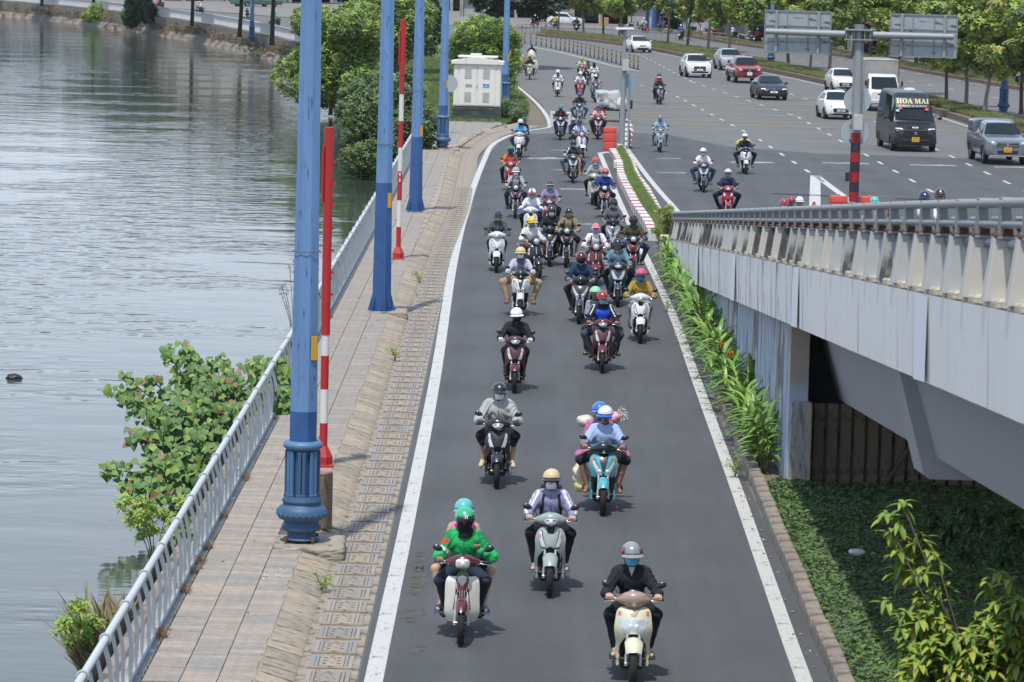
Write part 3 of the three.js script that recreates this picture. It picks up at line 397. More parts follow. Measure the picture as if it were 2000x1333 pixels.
// --- cabinet ---
{
  const wm = mat([0.78, 0.78, 0.74], 0.45, { map: rep(dataTex(256, (u, v) => { const a = 0.96 - 0.09 * sstep(0.6, 0.8, fbm(u, v * 0.3, 12, 5, 141)); return [a, a * 0.99, a * 0.965]; }), 0.6) }), o = thing('utility_cabinet', 'large white electrical cabinet with louvred double doors on green stone plinth', 'cabinet', [-2.05, 0.12, -180.5], -0.03);
  mesh('plinth', rbox(2.44, 0.66, 1.5, 0.02, 0, 0.33, 0), mat([0.10, 0.13, 0.115], 0.55, { map: rep(dataTex(256, (u, v) => { const a = 0.55 + 0.9 * (fbm(u, v, 9, 5, 151) - 0.35); return [a, a, a]; }), 0.7) }), o);
  mesh('body', rbox(2.36, 2.12, 1.4, 0.02, 0, 1.78, 0), wm, o);
  mesh('base_gap', box(2.28, 0.06, 1.36, 0, 0.69, 0), darkIron, o);
  mesh('roof', slab([[-0.01, 0], [0, 0], [0, 0.1]], 0.01).scale(0.01, 0.01, 0.01), wm, o);
  o.children[o.children.length - 1].geometry = merge([(() => { const s = new THREE.Shape([[-1.3, 0], [1.3, 0], [1.3, 0.13], [0, 0.36], [-1.3, 0.13]].map((p) => new THREE.Vector2(...p))); const g = new THREE.ExtrudeGeometry(s, { depth: 1.66, bevelEnabled: true, bevelSize: 0.01, bevelThickness: 0.01, bevelSegments: 1 }); return g.translate(0, 2.84, -0.83); })(), rbox(2.0, 0.09, 1.2, 0.02, 0, 3.2, 0), rbox(0.55, 0.1, 0.6, 0.02, -0.1, 3.3, 0.2)]);
  for (const s of [-1, 1]) {
    const d = mesh('door', rbox(0.9, 1.98, 0.03, 0.008, s * 0.456, 1.77, 0.713), wm, o);
    for (const y of [1.18, 2.35]) { const l = mesh('louvre', merge(Array.from({ length: 9 }, (_, k) => box(0.33, 0.022, 0.02, s * 0.456, y - 0.22 + k * 0.055, 0.735, 0.5, 0, 0)).concat([box(0.35, 0.54, 0.006, s * 0.456, y, 0.7285)])), mat([0.5, 0.5, 0.46], 0.55), d); }
  }
  mesh('handle', rbox(0.03, 0.16, 0.035, 0.008, -0.0, 1.72, 0.74), darkIron, o);
  const c = document.createElement('canvas'); c.width = 128; c.height = 80; const x = c.getContext('2d'); x.fillStyle = '#1f6fb5'; x.fillRect(0, 0, 128, 80); x.fillStyle = '#e8f0f5'; x.font = 'bold 26px sans-serif'; x.textAlign = 'center'; x.fillText('THU', 64, 34); x.fillText('BAO MAT', 64, 64); const t = new THREE.CanvasTexture(c); t.colorSpace = THREE.SRGBColorSpace;
  mesh('notice', new THREE.PlaneGeometry(0.32, 0.2).translate(0.45, 1.75, 0.7305), mat(0xffffff, 0.5, { map: t }), o);
  mesh('torn_sticker', new THREE.PlaneGeometry(0.34, 0.16).translate(-0.42, 1.74, 0.7305), mat([0.6, 0.6, 0.58], 0.7, { map: rep(noiseT, 1) }), o);
  for (const [px, w] of [[-1.06, 0.2], [1.06, 0.2]]) mesh('side_panel', rbox(w, 1.98, 0.02, 0.006, px, 1.77, 0.708), wm, o);
}
const signGrey = mat([0.40, 0.45, 0.47], 0.45, { metalness: 0.3, bumpMap: fineT, bumpScale: 0.001 });
{ const o = thing('round_sign', 'round sign seen from its grey back behind the fourth lamp post', 'traffic sign', [-3.2, 0.1, -166]); mesh('disc', rod([0, 2.35, -0.01], [0, 2.35, 0.01], 0.4, 0.4, 28), signGrey, o); at(o.children[0].geometry, 0, -2.35, 0); at(o.children[0].geometry, 0, 0, 0, 0, 0, 0); o.children[0].position.y = 2.35; mesh('post', rod([0, 0, -0.06], [0, 2.7, -0.06], 0.035), galv, o); }

// --- flyover ramp ---
const fTop = (D) => 5.65 - 0.0705 * (D - 29.3);
{
  const o = thing('flyover', 'white flyover ramp with ribbed steel edge, posts and pipe railings', 'bridge');
  const clean = mat(0xffffff, 0.5, { map: dataTex(256, (u, v) => { const s = fbm(u, 0.3, 40, 2, 161), a = 0.84 + 0.05 * (s - 0.5) + 0.05 * (fbm(u, v * 0.4, 8, 4, 162) - 0.5); return [toS(a * 1.03), toS(a * 1.0), toS(a * 0.955)]; }) });
  const dirty = mat(0xffffff, 0.6, { map: dataTex(512, (u, v) => { const s = fbm(u, 0.3 + v * 0.02, 60, 2, 171), b = fbm(u, v * 0.12, 12, 4, 172), k = sstep(0.56, 0.76, s * 0.5 + b * 0.55); return [toS(lerp(0.83, 0.2, k)), toS(lerp(0.81, 0.195, k)), toS(lerp(0.78, 0.19, k))]; }) });
  const bright = mat([0.76, 0.79, 0.82], 0.5);
  const ledge = mat([0.55, 0.51, 0.44], 0.85, { map: concN, bumpMap: noiseT, bumpScale: 0.01 });
  const postM = [mat([0.46, 0.47, 0.46], 0.6, { map: rep(dataTex(256, (u, v) => { const a = 0.9 - 0.45 * sstep(0.56, 0.8, fbm(u * 0.8, v * 0.3, 8, 5, 181)); return [a, a, a * 0.98]; }), 1) }), mat([0.43, 0.44, 0.43], 0.55), mat([0.50, 0.48, 0.43], 0.6)], postD = mat([0.17, 0.165, 0.15], 0.75, { map: noiseT });
  const rust = mat([0.10, 0.035, 0.018], 0.9, { bumpMap: noiseT, bumpScale: 0.01 }), r = rng(31);
  const K = (D) => clamp(0.915 - 0.0032 * (D - 37), 0.72, 0.93) / 1.02, FX = 4.2, tilt = Math.atan(0.0705);
  // fascia sheets, one per bay
  for (let D = 24; D < 99; D += 1.5) {
    const D1 = D + 1.5, y0 = fTop(D), y1 = fTop(D1), k = 7, off = Array.from({ length: k + 1 }, (_, i) => i === 0 || i === k ? 0 : rr(r, -0.004, 0.004)), lean = rr(r, -0.004, 0.004), bot = 0.9;
    const S = grid((s, t) => { const i = Math.round(s * k), d = lerp(D + 0.006, D1 - 0.006, s); return [FX + off[i] + lerp(0, lean + 0.03, t), lerp(y0, y1, s) - t * bot, -d]; }, k, 4, (s, t) => [(D * 0.31 + s * 0.5) % 7, t]).toNonIndexed(); S.computeVertexNormals();
    mesh('fascia_sheet', merge([S, gtx(S, 0.02, 0, 0)]), (D > 50.5 && D < 68) || (D > 69 && D < 76) ? dirty : D > 76 ? dirty : clean, o);
  }
  // splayed joint covers that face the sun
  for (const D of [36.8, 53.2, 68.3, 82]) { const y = fTop(D); mesh('joint_cover', merge([grid((s, t) => [FX - 0.012 - 0.03 * (1 - s), y - 0.012 - t * 0.875 + 0.0705 * s * 0.75, -(D - s * 0.75)], 1, 3), grid((s, t) => [FX - 0.042 + 0.03 * s, y - 0.012 - t * 0.875 - 0.0705 * s * 0.2, -(D + s * 0.2)], 1, 3)]), bright, o); }
  // ledge blocks, tapered posts, upper brackets
  const taps = (() => { const s = new THREE.Shape([[-0.155, 0], [0.05, 0], [0.04, 0.6], [-0.08, 0.6]].map((p) => new THREE.Vector2(...p))); const g = new THREE.ExtrudeGeometry(s, { depth: 0.2, bevelEnabled: true, bevelSize: 0.01, bevelThickness: 0.01, bevelSegments: 1 }); return g.translate(0.02, 0, -0.1); })();
  const web = slab([[-0.02, 0], [0.02, 0], [0.02, 0.56], [-0.02, 0.56]], 0.06, 0.09);
  const up = merge([(() => { const s = new THREE.Shape([[-0.06, 0], [0.1, 0], [0.06, 0.2], [0.07, 0.4], [-0.05, 0.4]].map((p) => new THREE.Vector2(...p))); return new THREE.ExtrudeGeometry(s, { depth: 0.16, bevelEnabled: true, bevelSize: 0.006, bevelThickness: 0.006, bevelSegments: 1 }).translate(0.04, 0, -0.08); })(), rbox(0.2, 0.03, 0.3, 0.006, 0.05, 0.015, 0)]);
  const rustG = merge([rbox(0.09, 0.09, 0.19, 0.012, 0.06, 0.045, 0), rbox(0.22, 0.022, 0.28, 0.008, 0.05, 0.025, 0)]);
  for (let D = 24; D < 97.5; D += 1.55) {
    const y = fTop(D) + 0.06, z = -D, dark = D > 52 && r() < 0.25;
    for (const side of [0, 1]) {
      if (side && D > 95) continue; const x = side ? 10.3 : FX + 0.12;
      const a = mesh('tapered_post', taps, dark ? postD : postM[r() * 3 | 0], o); a.position.set(x, y, z); a.scale.y = K(D); a.rotation.set(-tilt * 0 + rr(r, -0.01, 0.01), 0, rr(r, -0.006, 0.006));
      const wb = mesh('post_web', web, postM[1], o); wb.position.set(x, y, z); wb.scale.y = K(D);
      const b = mesh('rail_bracket', up, galvDark, o); b.position.set(x, y + 0.61 * K(D), z); b.scale.y = K(D) * 0.98;
      mesh('rusty_foot', rustG, rust, o).position.set(x - 0.004, y + 0.612 * K(D), z);
      if (!side) { const q = mesh('ledge_block', rbox(0.3, 0.1, rr(r, 0.7, 0.95), 0.03, 0.06, -0.03, 0), ledge, o); q.position.set(x, y, z); q.rotation.x = -tilt; }
    }
  }
  const rail = (x, dy, rad, m, n) => mesh(n, tube([24, 38, 50, 60, 75, 90, 96, ...(x < 6 ? [98.5] : [])].map((d) => [x, fTop(d) + dy * K(d), -d]), rad, 60, 10), m, o);
  for (const x of [FX + 0.14, 10.34]) { rail(x, 1.03, 0.046, galv, 'top_pipe'); rail(x, 0.82, 0.036, galv, 'middle_pipe'); rail(x + 0.06, 0.62, 0.045, postM[0], 'beam_pipe'); rail(x + 0.1, 0.3, 0.04, postM[2], 'lower_pipe'); }
  // deck, soffit, girders
  const deckP = (x0, x1, a, b, m, n, z0 = 20, z1 = 97) => mesh(n, merge([(() => { const y = (d) => fTop(d); const g = slab([[-z0, y(z0) + a], [-z1, y(z1) + a], [-z1, y(z1) + b], [-z0, y(z0) + b]], x1 - x0); return g.translate((x0 + x1) / 2, 0, 0); })()]), m, o);
  deckP(FX + 0.06, 10.4, -0.55, -0.3, M.lane, 'deck');
  mesh('ramp_apron', (() => { const g = slab([[-97.02, 0.56], [-106, 0.0], [-106, -0.1], [-97.02, -0.1]], 6.1); return g.translate(7.3, 0.0, 0); })(), M.lane, o);
  const gm = mat([0.42, 0.435, 0.455], 0.7, { map: rep(dataTex(256, (u, v) => { const a = 0.92 + 0.1 * (fbm(u, v, 5, 4, 191) - 0.5) - 0.12 * sstep(0.6, 0.8, fbm(u, v * 0.2, 14, 4, 192)); return [a, a, a]; }), 0.5) });
  const girder = (x0, x1, x2, x3) => { const ring = (D) => { const t = fTop(D) - 0.56, b = fTop(D) - 2.22; return [[x0, t, -D], [x1, b, -D], [x2, b, -D], [x3, t, -D]]; }; const g = loft([ring(20), ring(30), ring(40), ring(49), ring(58.2)]).toNonIndexed(); g.computeVertexNormals(); return g; };
  mesh('box_girder', girder(4.85, 5.35, 9.1, 9.6), gm, o);
  mesh('diaphragm', (() => { const D = 45; const ring = (x, d) => { const t = fTop(d) - 0.6, b = fTop(d) - 2.5; return [[x - 0.28, t, -d], [x + 0.22, b + 0.06, -d], [x + 0.3, b, -d], [9.1, b, -d], [9.7, t, -d]]; }; const g = loft([ring(4.98, D - 0.55), ring(4.98, D + 0.55)]).toNonIndexed(); g.computeVertexNormals(); return g; })(), mat([0.36, 0.375, 0.39], 0.7), o);
  // abutment side wall with peeling paint
  const peel = mat(0xffffff, 0.75, { map: dataTex(512, (u, v) => { const s = fbm(u, v * 0.06, 28, 3, 201), b = fbm(u, v * 0.25, 9, 4, 202), f = fbm(u, v, 60, 2, 203); const k = sstep(0.5, 0.56, s * 0.55 + b * 0.5), d = sstep(0.56, 0.66, fbm(u, v * 0.1, 40, 3, 204)); let c = [lerp(0.40, 0.40, k), lerp(0.47, 0.35, k), lerp(0.58, 0.29, k)]; c = c.map((q) => q * (1 - 0.6 * d) + 0.03 * (f - 0.5)); return c.map((q) => toS(Math.max(0, q))); }), bumpMap: noiseT, bumpScale: 0.01 });
  for (let D = 57; D < 99; D += 1.4) { const y = (d) => Math.max(0.0, fTop(d) - 0.9) + 0.03; const g = slab([[-D - 0.008, 0.05], [-D - 1.392, 0.05], [-D - 1.392, y(D + 1.4)], [-D - 0.008, y(D)]], 0.3); const p = g.attributes.position, u = g.attributes.uv; for (let i = 0; i < p.count; i++) u.setXY(i, -p.getZ(i) * 0.16, p.getY(i) * 0.3); const q = mesh('wall_panel', g, peel, o); q.position.x = 4.62 + rr(r, -0.006, 0.006); }
  mesh('end_block', prismUp([[4.05, -96.5], [4.05, -99.5], [4.12, -101], [4.35, -101], [4.5, -96.5]], 0.0, 0.72, 0.02), ledge, o);
  mesh('wall_end_pier', rbox(0.34, 1.45, 0.5, 0.02, 4.66, 0.75, -57.05), mat([0.36, 0.365, 0.365], 0.85, { map: concN }), o);
  // ribbed abutment front
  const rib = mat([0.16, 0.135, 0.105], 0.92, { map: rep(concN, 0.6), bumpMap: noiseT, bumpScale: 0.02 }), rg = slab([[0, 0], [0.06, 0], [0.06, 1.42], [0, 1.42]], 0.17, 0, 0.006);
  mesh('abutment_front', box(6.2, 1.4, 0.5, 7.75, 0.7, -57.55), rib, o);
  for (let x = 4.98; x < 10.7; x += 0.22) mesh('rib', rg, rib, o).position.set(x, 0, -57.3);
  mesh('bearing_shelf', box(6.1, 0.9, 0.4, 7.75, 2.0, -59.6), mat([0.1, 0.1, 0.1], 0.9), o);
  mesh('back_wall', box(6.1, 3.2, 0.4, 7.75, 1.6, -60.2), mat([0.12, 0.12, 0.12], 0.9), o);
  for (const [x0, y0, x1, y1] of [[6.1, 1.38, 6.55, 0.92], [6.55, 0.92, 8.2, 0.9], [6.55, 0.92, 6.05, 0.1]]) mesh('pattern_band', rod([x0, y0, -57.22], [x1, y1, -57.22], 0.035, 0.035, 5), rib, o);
}
// --- sign gantry ---
{
  const o = thing('sign_gantry', 'grey T shaped sign gantry with two panels seen from behind', 'sign gantry', [12.05,-0.28,-127.5].map((v, i) => i === 1 ? 0 : v), 0);
  const by = 5.95, sheet = mat([0.36, 0.40, 0.415], 0.5, { metalness: 0.25, map: rep(dataTex(512, (u, v) => { const a = 0.97 - 0.4 * sstep(0.68, 0.76, fbm(u + v * 0.7, v * 2, 9, 5, 211)) + 0.1 * (fbm(u, v, 20, 3, 212) - 0.5); return [a, a, a]; }), 0.6) });
  mesh('mast', rod([0, 1.95, 0], [0, 6.15, 0], 0.165, 0.15, 16), galv, o);
  const redB = mat([0.30, 0.035, 0.02], 0.6, { map: dataTex(256, (u, v) => { const k = sstep(0.66, 0.72, fbm(u, v, 14, 4, 221)); return [1, lerp(1, 2, k) * 0.5 + 0.5 * k, 0.9 + 0.1 * k].map((q) => Math.min(1, q)); }) }), blk = mat([0.02, 0.022, 0.025], 0.7);
  for (let k = 0; k < 4; k++) { mesh('red_band', rod([0, 0.02 + k * 0.72 * 0.98, 0], [0, 0.37 + k * 0.7, 0], 0.175, 0.175, 16), redB, o); if (k < 3) mesh('black_band', rod([0, 0.37 + k * 0.7, 0], [0, 0.02 + (k + 1) * 0.7056, 0], 0.173, 0.173, 16), blk, o); }
  const w = 0.085;  // cross arm turned a little
  const arm = sub('cross_arm', o); mesh('left_tube', rod([-3.35, by + 0.02, 0], [-0.42, by, 0], 0.1, 0.13, 14), galv, arm); mesh('right_tube', rod([0.42, by, 0], [3.35, by + 0.02, 0], 0.13, 0.1, 14), galv, arm);
  mesh('hub', merge([rbox(1.0, 0.05, 0.6, 0.01, 0, by + 0.16, 0), rbox(1.0, 0.05, 0.6, 0.01, 0, by - 0.18, 0), ...[-0.42, -0.22, 0.22, 0.42].map((x) => rbox(0.03, 0.36, 0.5, 0.005, x, by, 0)), rod([-0.46, by, 0], [-0.4, by, 0], 0.24, 0.24, 14), rod([0.4, by, 0], [0.46, by, 0], 0.24, 0.24, 14), rod([0, by + 0.18, 0], [0, by + 0.36, 0], 0.17, 0.17, 14), ...Array.from({ length: 8 }, (_, k) => rod([(k < 4 ? -0.43 : 0.43) + 0.06 * 0, by + 0.2 * Math.cos(k * 1.57), 0.2 * Math.sin(k * 1.57)], [(k < 4 ? -0.52 : 0.52), by + 0.2 * Math.cos(k * 1.57), 0.2 * Math.sin(k * 1.57)], 0.02, 0.02, 6))]), galvDark, arm);
  arm.rotation.y = -0.24;
  for (const s of [-1, 1]) {
    const p = sub('sign_panel', arm, [s * 2.25, by + (s < 0 ? 0.02 : 0.02), -0.22]); p.userData.label = s < 0 ? 'left sign panel seen from its ribbed back' : 'right sign panel seen from its ribbed back';
    mesh('panel_sheet', rbox(2.36, 1.5, 0.03, 0.005, 0, 0, 0), sheet, p);
    mesh('edge_frame', merge([box(2.4, 0.05, 0.06, 0, 0.74, 0.02), box(2.4, 0.05, 0.06, 0, -0.74, 0.02), box(0.05, 1.5, 0.058, 1.18, 0, 0.02), box(0.05, 1.5, 0.058, -1.18, 0, 0.02)]), galvDark, p);
    for (const x of [-0.76, -0.38, 0.38]) mesh('rib', box(0.03, 1.44, 0.04, x, 0, 0.033), galvDark, p);
    for (const y of [-0.36, 0.22]) mesh('cross_rib', box(2.32, 0.025, 0.036, 0, y, 0.034), galvDark, p);
    for (const x of [-0.76, 0.76]) mesh('hanger', rbox(0.1, 1.5, 0.07, 0.01, x, 0, 0.075), galv, p);
  }
  const disc = at(new THREE.CylinderGeometry(0.49, 0.49, 0.02, 32), 0, 0, 0, Math.PI / 2, 0, 0);
  for (const [x, y] of [[0.03, 3.62], [-0.02, 2.48]]) { mesh('round_sign_back', disc, signGrey, o).position.set(x, y, -0.2); mesh('clamp', merge([box(0.4, 0.03, 0.06, x, y + 0.25, -0.17), box(0.4, 0.03, 0.06, x, y - 0.25, -0.17)]), galvDark, o); }
  mesh('control_box', rbox(0.31, 0.55, 0.2, 0.02, 0.03, 2.85, 0.25), mat([0.42, 0.44, 0.40], 0.5), o);
  mesh('conduit', tube([[0.18, 2.6, 0.12], [0.2, 3.3, 0.12], [0.2, 4.0, 0.14], [0.15, 4.9, 0.14], [0.13, 5.7, 0.14]], 0.016, 20, 5), galv, o);
  mesh('meter_box', rbox(0.14, 0.32, 0.14, 0.01, -0.26, 0.9, 0.05), blk, o);
}
// --- fork pole, solar panel, barrier ---
{
  const o = thing('camera_pole', 'grey pole with solar panel, control box and rectangular sign back at fork', 'pole', [4.62, 0.2, -158]);
  mesh('shaft', rod([0, 0, 0], [0, 5.1, 0], 0.14, 0.07, 14), galv, o); mesh('solar_panel', rbox(0.8, 0.03, 0.5, 0.005, 0, 5.15, 0, 0.15, 0, 0.02), mat([0.42, 0.44, 0.45], 0.3), o);
  mesh('control_box', rbox(0.3, 0.5, 0.18, 0.015, 0.08, 3.55, 0.14), mat([0.42, 0.44, 0.41], 0.5), o); mesh('sign_back', rbox(0.68, 0.84, 0.02, 0.006, 0.16, 2.75, -0.1), mat([0.25, 0.35, 0.42], 0.45, { metalness: 0.2 }), o); mesh('box_bracket', rbox(0.1, 0.1, 0.1, 0.01, 0.06, 3.25, 0.02), blk2(), o);
  const p = thing('thin_post', 'thin grey post standing right beside the camera pole', 'pole', [4.83, 0.2, -155.6]); mesh('shaft', rod([0, 0, 0], [0, 3.2, 0], 0.045, 0.045, 10), galv, p); mesh('cap', ell(0.047, 0.02, 0.047, 0, 3.2, 0, 6), galvDark, p); mesh('slots', merge(Array.from({ length: 10 }, (_, k) => box(0.02, 0.05, 0.01, 0, 2.0 + k * 0.1, 0.043))), darkIron, p);
  const b = thing('plastic_barrier', 'red plastic water barrier beside the fork pole', 'barrier', [4.07,-0.06,-157.5].map((v, i) => i === 1 ? 0.01 : v)), rm = mat([0.55, 0.06, 0.05], 0.45);
  const ring = (y, w, d) => Array.from({ length: 24 }, (_, i) => { const a = i / 24 * 6.2832, c = Math.cos(a), s = Math.sin(a); return [w * Math.sign(c) * Math.pow(Math.abs(c), 0.35), y, d * Math.sign(s) * Math.pow(Math.abs(s), 0.35)]; });
  mesh('shell', loft([ring(0, 0.26, 0.22), ring(0.06, 0.27, 0.22), ring(0.34, 0.275, 0.2), ring(0.36, 0.26, 0.17), ring(0.4, 0.26, 0.17), ring(0.42, 0.28, 0.19), ring(0.72, 0.285, 0.16), ring(0.74, 0.27, 0.13), ring(0.78, 0.27, 0.13), ring(0.8, 0.29, 0.15), ring(0.98, 0.295, 0.12), ring(1.0, 0.28, 0.1)].map((r) => r.slice().reverse())), rm, b); mesh('filler_cap', lathe([[0, 1.05], [0.05, 1.05], [0.05, 1.0]], 12), rm, b);
  flexPost([5.0, 0.05, -159.5], 'red flexible traffic post with dark bands behind the fork pole');
  const g2 = [['red plastic barrier at the foot of the sign gantry', -0.45], ['second red plastic barrier right of the gantry mast', 0.55]];
  for (const [l, dx] of g2) { const q = b.clone(); q.name = numbered('plastic_barrier'); scene.add(q); q.position.set(10.85 + dx, 0.01, -115.2); q.userData = { label: l, category: 'barrier' }; }
  flexPost([9.6, 0.01, -115], 'red flexible post left of the gantry barriers'); flexPost([12.1, 0.01, -116], 'red flexible post right of the gantry barriers');
}
function blk2() { return mat([0.03, 0.03, 0.032], 0.6); }
function flexPost(p, label) { const o = thing('flexible_post', label, 'traffic post', p), m = mat([0.5, 0.05, 0.03], 0.5); mesh('base', lathe([[0, 0], [0.16, 0], [0.15, 0.04], [0.05, 0.07]], 16), blk2(), o); mesh('shaft', rod([0, 0.05, 0], [0, 0.8, 0], 0.05, 0.045, 12), m, o); for (const y of [0.35, 0.5, 0.65]) mesh('collar', lathe([[0.05, y], [0.075, y + 0.02], [0.075, y + 0.06], [0.05, y + 0.08]], 12), m, o); return o; }
// --- row of black posts with yellow bands on the arterial ---
{
  const L = poly([[-0.23,-346.17], [0.75,-342.21], [3.42,-325.38], [5.59,-306.79], [7.19,-291.3], [8.49,-277.81], [9,-271.44]], 26), bm = mat([0.045, 0.045, 0.045], 0.55), ym = mat([0.5, 0.27, 0.02], 0.5);
  const shaft = merge([rod([0, 0, 0], [0, 1.0, 0], 0.055, 0.05, 10), lathe([[0, 0], [0.15, 0], [0.13, 0.04], [0.05, 0.06]], 12), ell(0.05, 0.03, 0.05, 0, 1.0, 0, 6)]), band = (y) => rod([0, y, 0], [0, y + 0.13, 0], 0.058, 0.057, 10), b1 = band(0.42), b2 = band(0.76);
  L.forEach((p) => { const o = thing('delineator_post', 'black delineator post with two yellow bands in the curved row', 'traffic post', [p[0], 0, p[1]], 0, 'delineator posts dividing the arterial road'); mesh('shaft', shaft, bm, o); mesh('yellow_band', b1, ym, o); mesh('yellow_band', b2, ym, o); });
  const rl = thing('low_rail', 'low white rail linking the delineator posts', 'rail'); mesh('lower_strip', ribbon(L, -0.02, 0.02, 0.3), mat([0.4, 0.4, 0.38], 0.6), rl); mesh('upper_strip', ribbon(L, -0.02, 0.02, 0.62), mat([0.3, 0.3, 0.29], 0.6), rl);
}

// ======================= VEGETATION =======================
const leafMat = (o = {}) => mat(0xffffff, 0.8, { transmission: 0.45, thickness: 0, side: THREE.DoubleSide, ...o });
const barkM = mat([0.12, 0.095, 0.07], 0.95, { bumpMap: noiseT, bumpScale: 0.02 }), barkPale = mat([0.26, 0.22, 0.17], 0.95, { bumpMap: noiseT, bumpScale: 0.02 });
// a sprig of n folded leaves round a twig
function sprig(n, len, wid, seed, droop = 0.2) {
  const r = rng(seed), out = [];
  for (let k = 0; k < n; k++) {
    const L = len * rr(r, 0.7, 1.1), W = wid * rr(r, 0.8, 1.15), g = new THREE.BufferGeometry();
    g.setAttribute('position', new THREE.Float32BufferAttribute([0, 0, 0, W / 2, W * 0.16, L * 0.45, 0, -0.02 * L, L * 0.5, -W / 2, W * 0.16, L * 0.45, 0, -droop * L * 0.5, L], 3)); g.setIndex([0, 1, 2, 0, 2, 3, 1, 4, 2, 2, 4, 3]); g.computeVertexNormals();
    out.push(at(g, rr(r, -0.3, 0.3) * len, rr(r, -0.25, 0.25) * len, rr(r, -0.3, 0.3) * len, rr(r, -0.7, 0.5), k / n * 6.283 + rr(r, -0.5, 0.5), 0));
  }
  return merge(out);
}
const SPRIG = { broad: sprig(6, 0.2, 0.15, 1, 0.6), fine: sprig(9, 0.2, 0.08, 2, 0.4), clump: sprig(8, 0.34, 0.2, 3, 0.4), tiny: sprig(6, 0.05, 0.035, 4, 0.1) };
// foliage on ellipsoid lobes [[x,y,z,rx,ry,rz],...]; tones: linear colours chosen at random for each sprig
function foliage(name, parent, lobes, n, spr, tones, seed, m = leafMat(), hollow = 0.55, size = [0.7, 1.25]) {
  const r = rng(seed), o = new THREE.InstancedMesh(spr, m, n), q = new THREE.Quaternion(), c = new THREE.Color(), mt = new THREE.Matrix4(); o.name = name; o.castShadow = o.receiveShadow = true;
  const vol = lobes.map((l) => Math.pow(l[3] * l[4] * l[5], 2 / 3)), tot = vol.reduce((a, b) => a + b, 0);
  for (let i = 0; i < n; i++) {
    let t = r() * tot, k = 0; while (k < lobes.length - 1 && t > vol[k]) t -= vol[k++]; const l = lobes[k];
    const u = r() * 2 - 1, a = r() * 6.283, s = Math.sqrt(1 - u * u), rad = lerp(hollow, 1.04, Math.pow(r(), 0.6)) * (0.86 + 0.28 * vnoise(u * 3 + 5 + k, a * 1.3 + seed, 64, 6));
    const p = V(l[0] + l[3] * rad * s * Math.cos(a), l[1] + l[4] * rad * u, l[2] + l[5] * rad * s * Math.sin(a));
    q.setFromEuler(EU.set(rr(r, -0.6, 0.6), r() * 6.283, rr(r, -0.6, 0.6))); const z = rr(r, ...size); mt.compose(p, q, V(z, z, z)); o.setMatrixAt(i, mt);
    const T = tones[r() * tones.length | 0], v = rr(r, 0.8, 1.2); o.setColorAt(i, c.setRGB(T[0] * v, T[1] * v, T[2] * v));
  }
  o.userData.kind = 'stuff'; parent.add(o); return o;
}
function limbs(name, parent, m, base, tips, r0, seed) {           // trunk with limbs that run into the lobes
  const r = rng(seed), top = [base[0] + rr(r, -0.2, 0.2), lerp(base[1], tips[0][1], 0.62), base[2] + rr(r, -0.2, 0.2)], mid = [lerp(base[0], top[0], 0.5) + rr(r, -0.1, 0.1), lerp(base[1], top[1], 0.5), lerp(base[2], top[2], 0.5)];
  mesh('trunk', merge([rod(base, mid, r0, r0 * 0.85, 9), rod(mid, top, r0 * 0.86, r0 * 0.7, 9), lathe([[r0 * 1.35, -0.1], [r0 * 1.08, 0.12], [r0 * 0.95, 0.3]], 9, ...base)]), m, parent);
  tips.forEach((t) => mesh('limb', merge([rod(top, [lerp(top[0], t[0], 0.5) + rr(r, -0.2, 0.2), lerp(top[1], t[1], 0.55), lerp(top[2], t[2], 0.5)], r0 * 0.55, r0 * 0.35, 6), rod([lerp(top[0], t[0], 0.5), lerp(top[1], t[1], 0.55), lerp(top[2], t[2], 0.5)], t, r0 * 0.36, r0 * 0.12, 6)]), m, parent));
}
const GREEN = [[0.091, 0.182, 0.036], [0.123, 0.231, 0.046], [0.066, 0.141, 0.033], [0.165, 0.255, 0.05]], LIME = [[0.31, 0.476, 0.071], [0.405, 0.547, 0.084], [0.227, 0.392, 0.06], [0.5, 0.55, 0.12]], DARK = [[0.025, 0.062, 0.02], [0.035, 0.077, 0.022], [0.02, 0.05, 0.018]], REDDISH = [...GREEN, ...GREEN, [0.075, 0.14, 0.028], [0.16, 0.085, 0.035]], OLIVE = [[0.264, 0.33, 0.066], [0.369, 0.407, 0.079], [0.196, 0.277, 0.058], [0.474, 0.447, 0.105]];
function tree(name, label, cat, p, lobes, n, spr, tones, seed, r0 = 0.15, bark = barkM, group, hollow) {
  const o = thing(name, label, cat, p, 0, group); limbs('limb', o, bark, [0, 0, 0], lobes.slice(0, 5).map((l) => [l[0], l[1] - l[4] * 0.2, l[2]]), r0, seed); foliage('crown', o, lobes, n, spr, tones, seed + 1, leafMat(), hollow); return o;
}
const around = (seed, cx, cy, cz, R, Ry, n, s0, s1) => { const r = rng(seed); return Array.from({ length: n }, (_, i) => { const a = i / n * 6.283 + rr(r, -0.4, 0.4), k = rr(r, 0.35, 0.95), s = rr(r, s0, s1); return [cx + R * k * Math.cos(a), cy + Ry * rr(r, -0.8, 0.9), cz + R * k * Math.sin(a), s, s * rr(r, 0.7, 0.95), s]; }); };
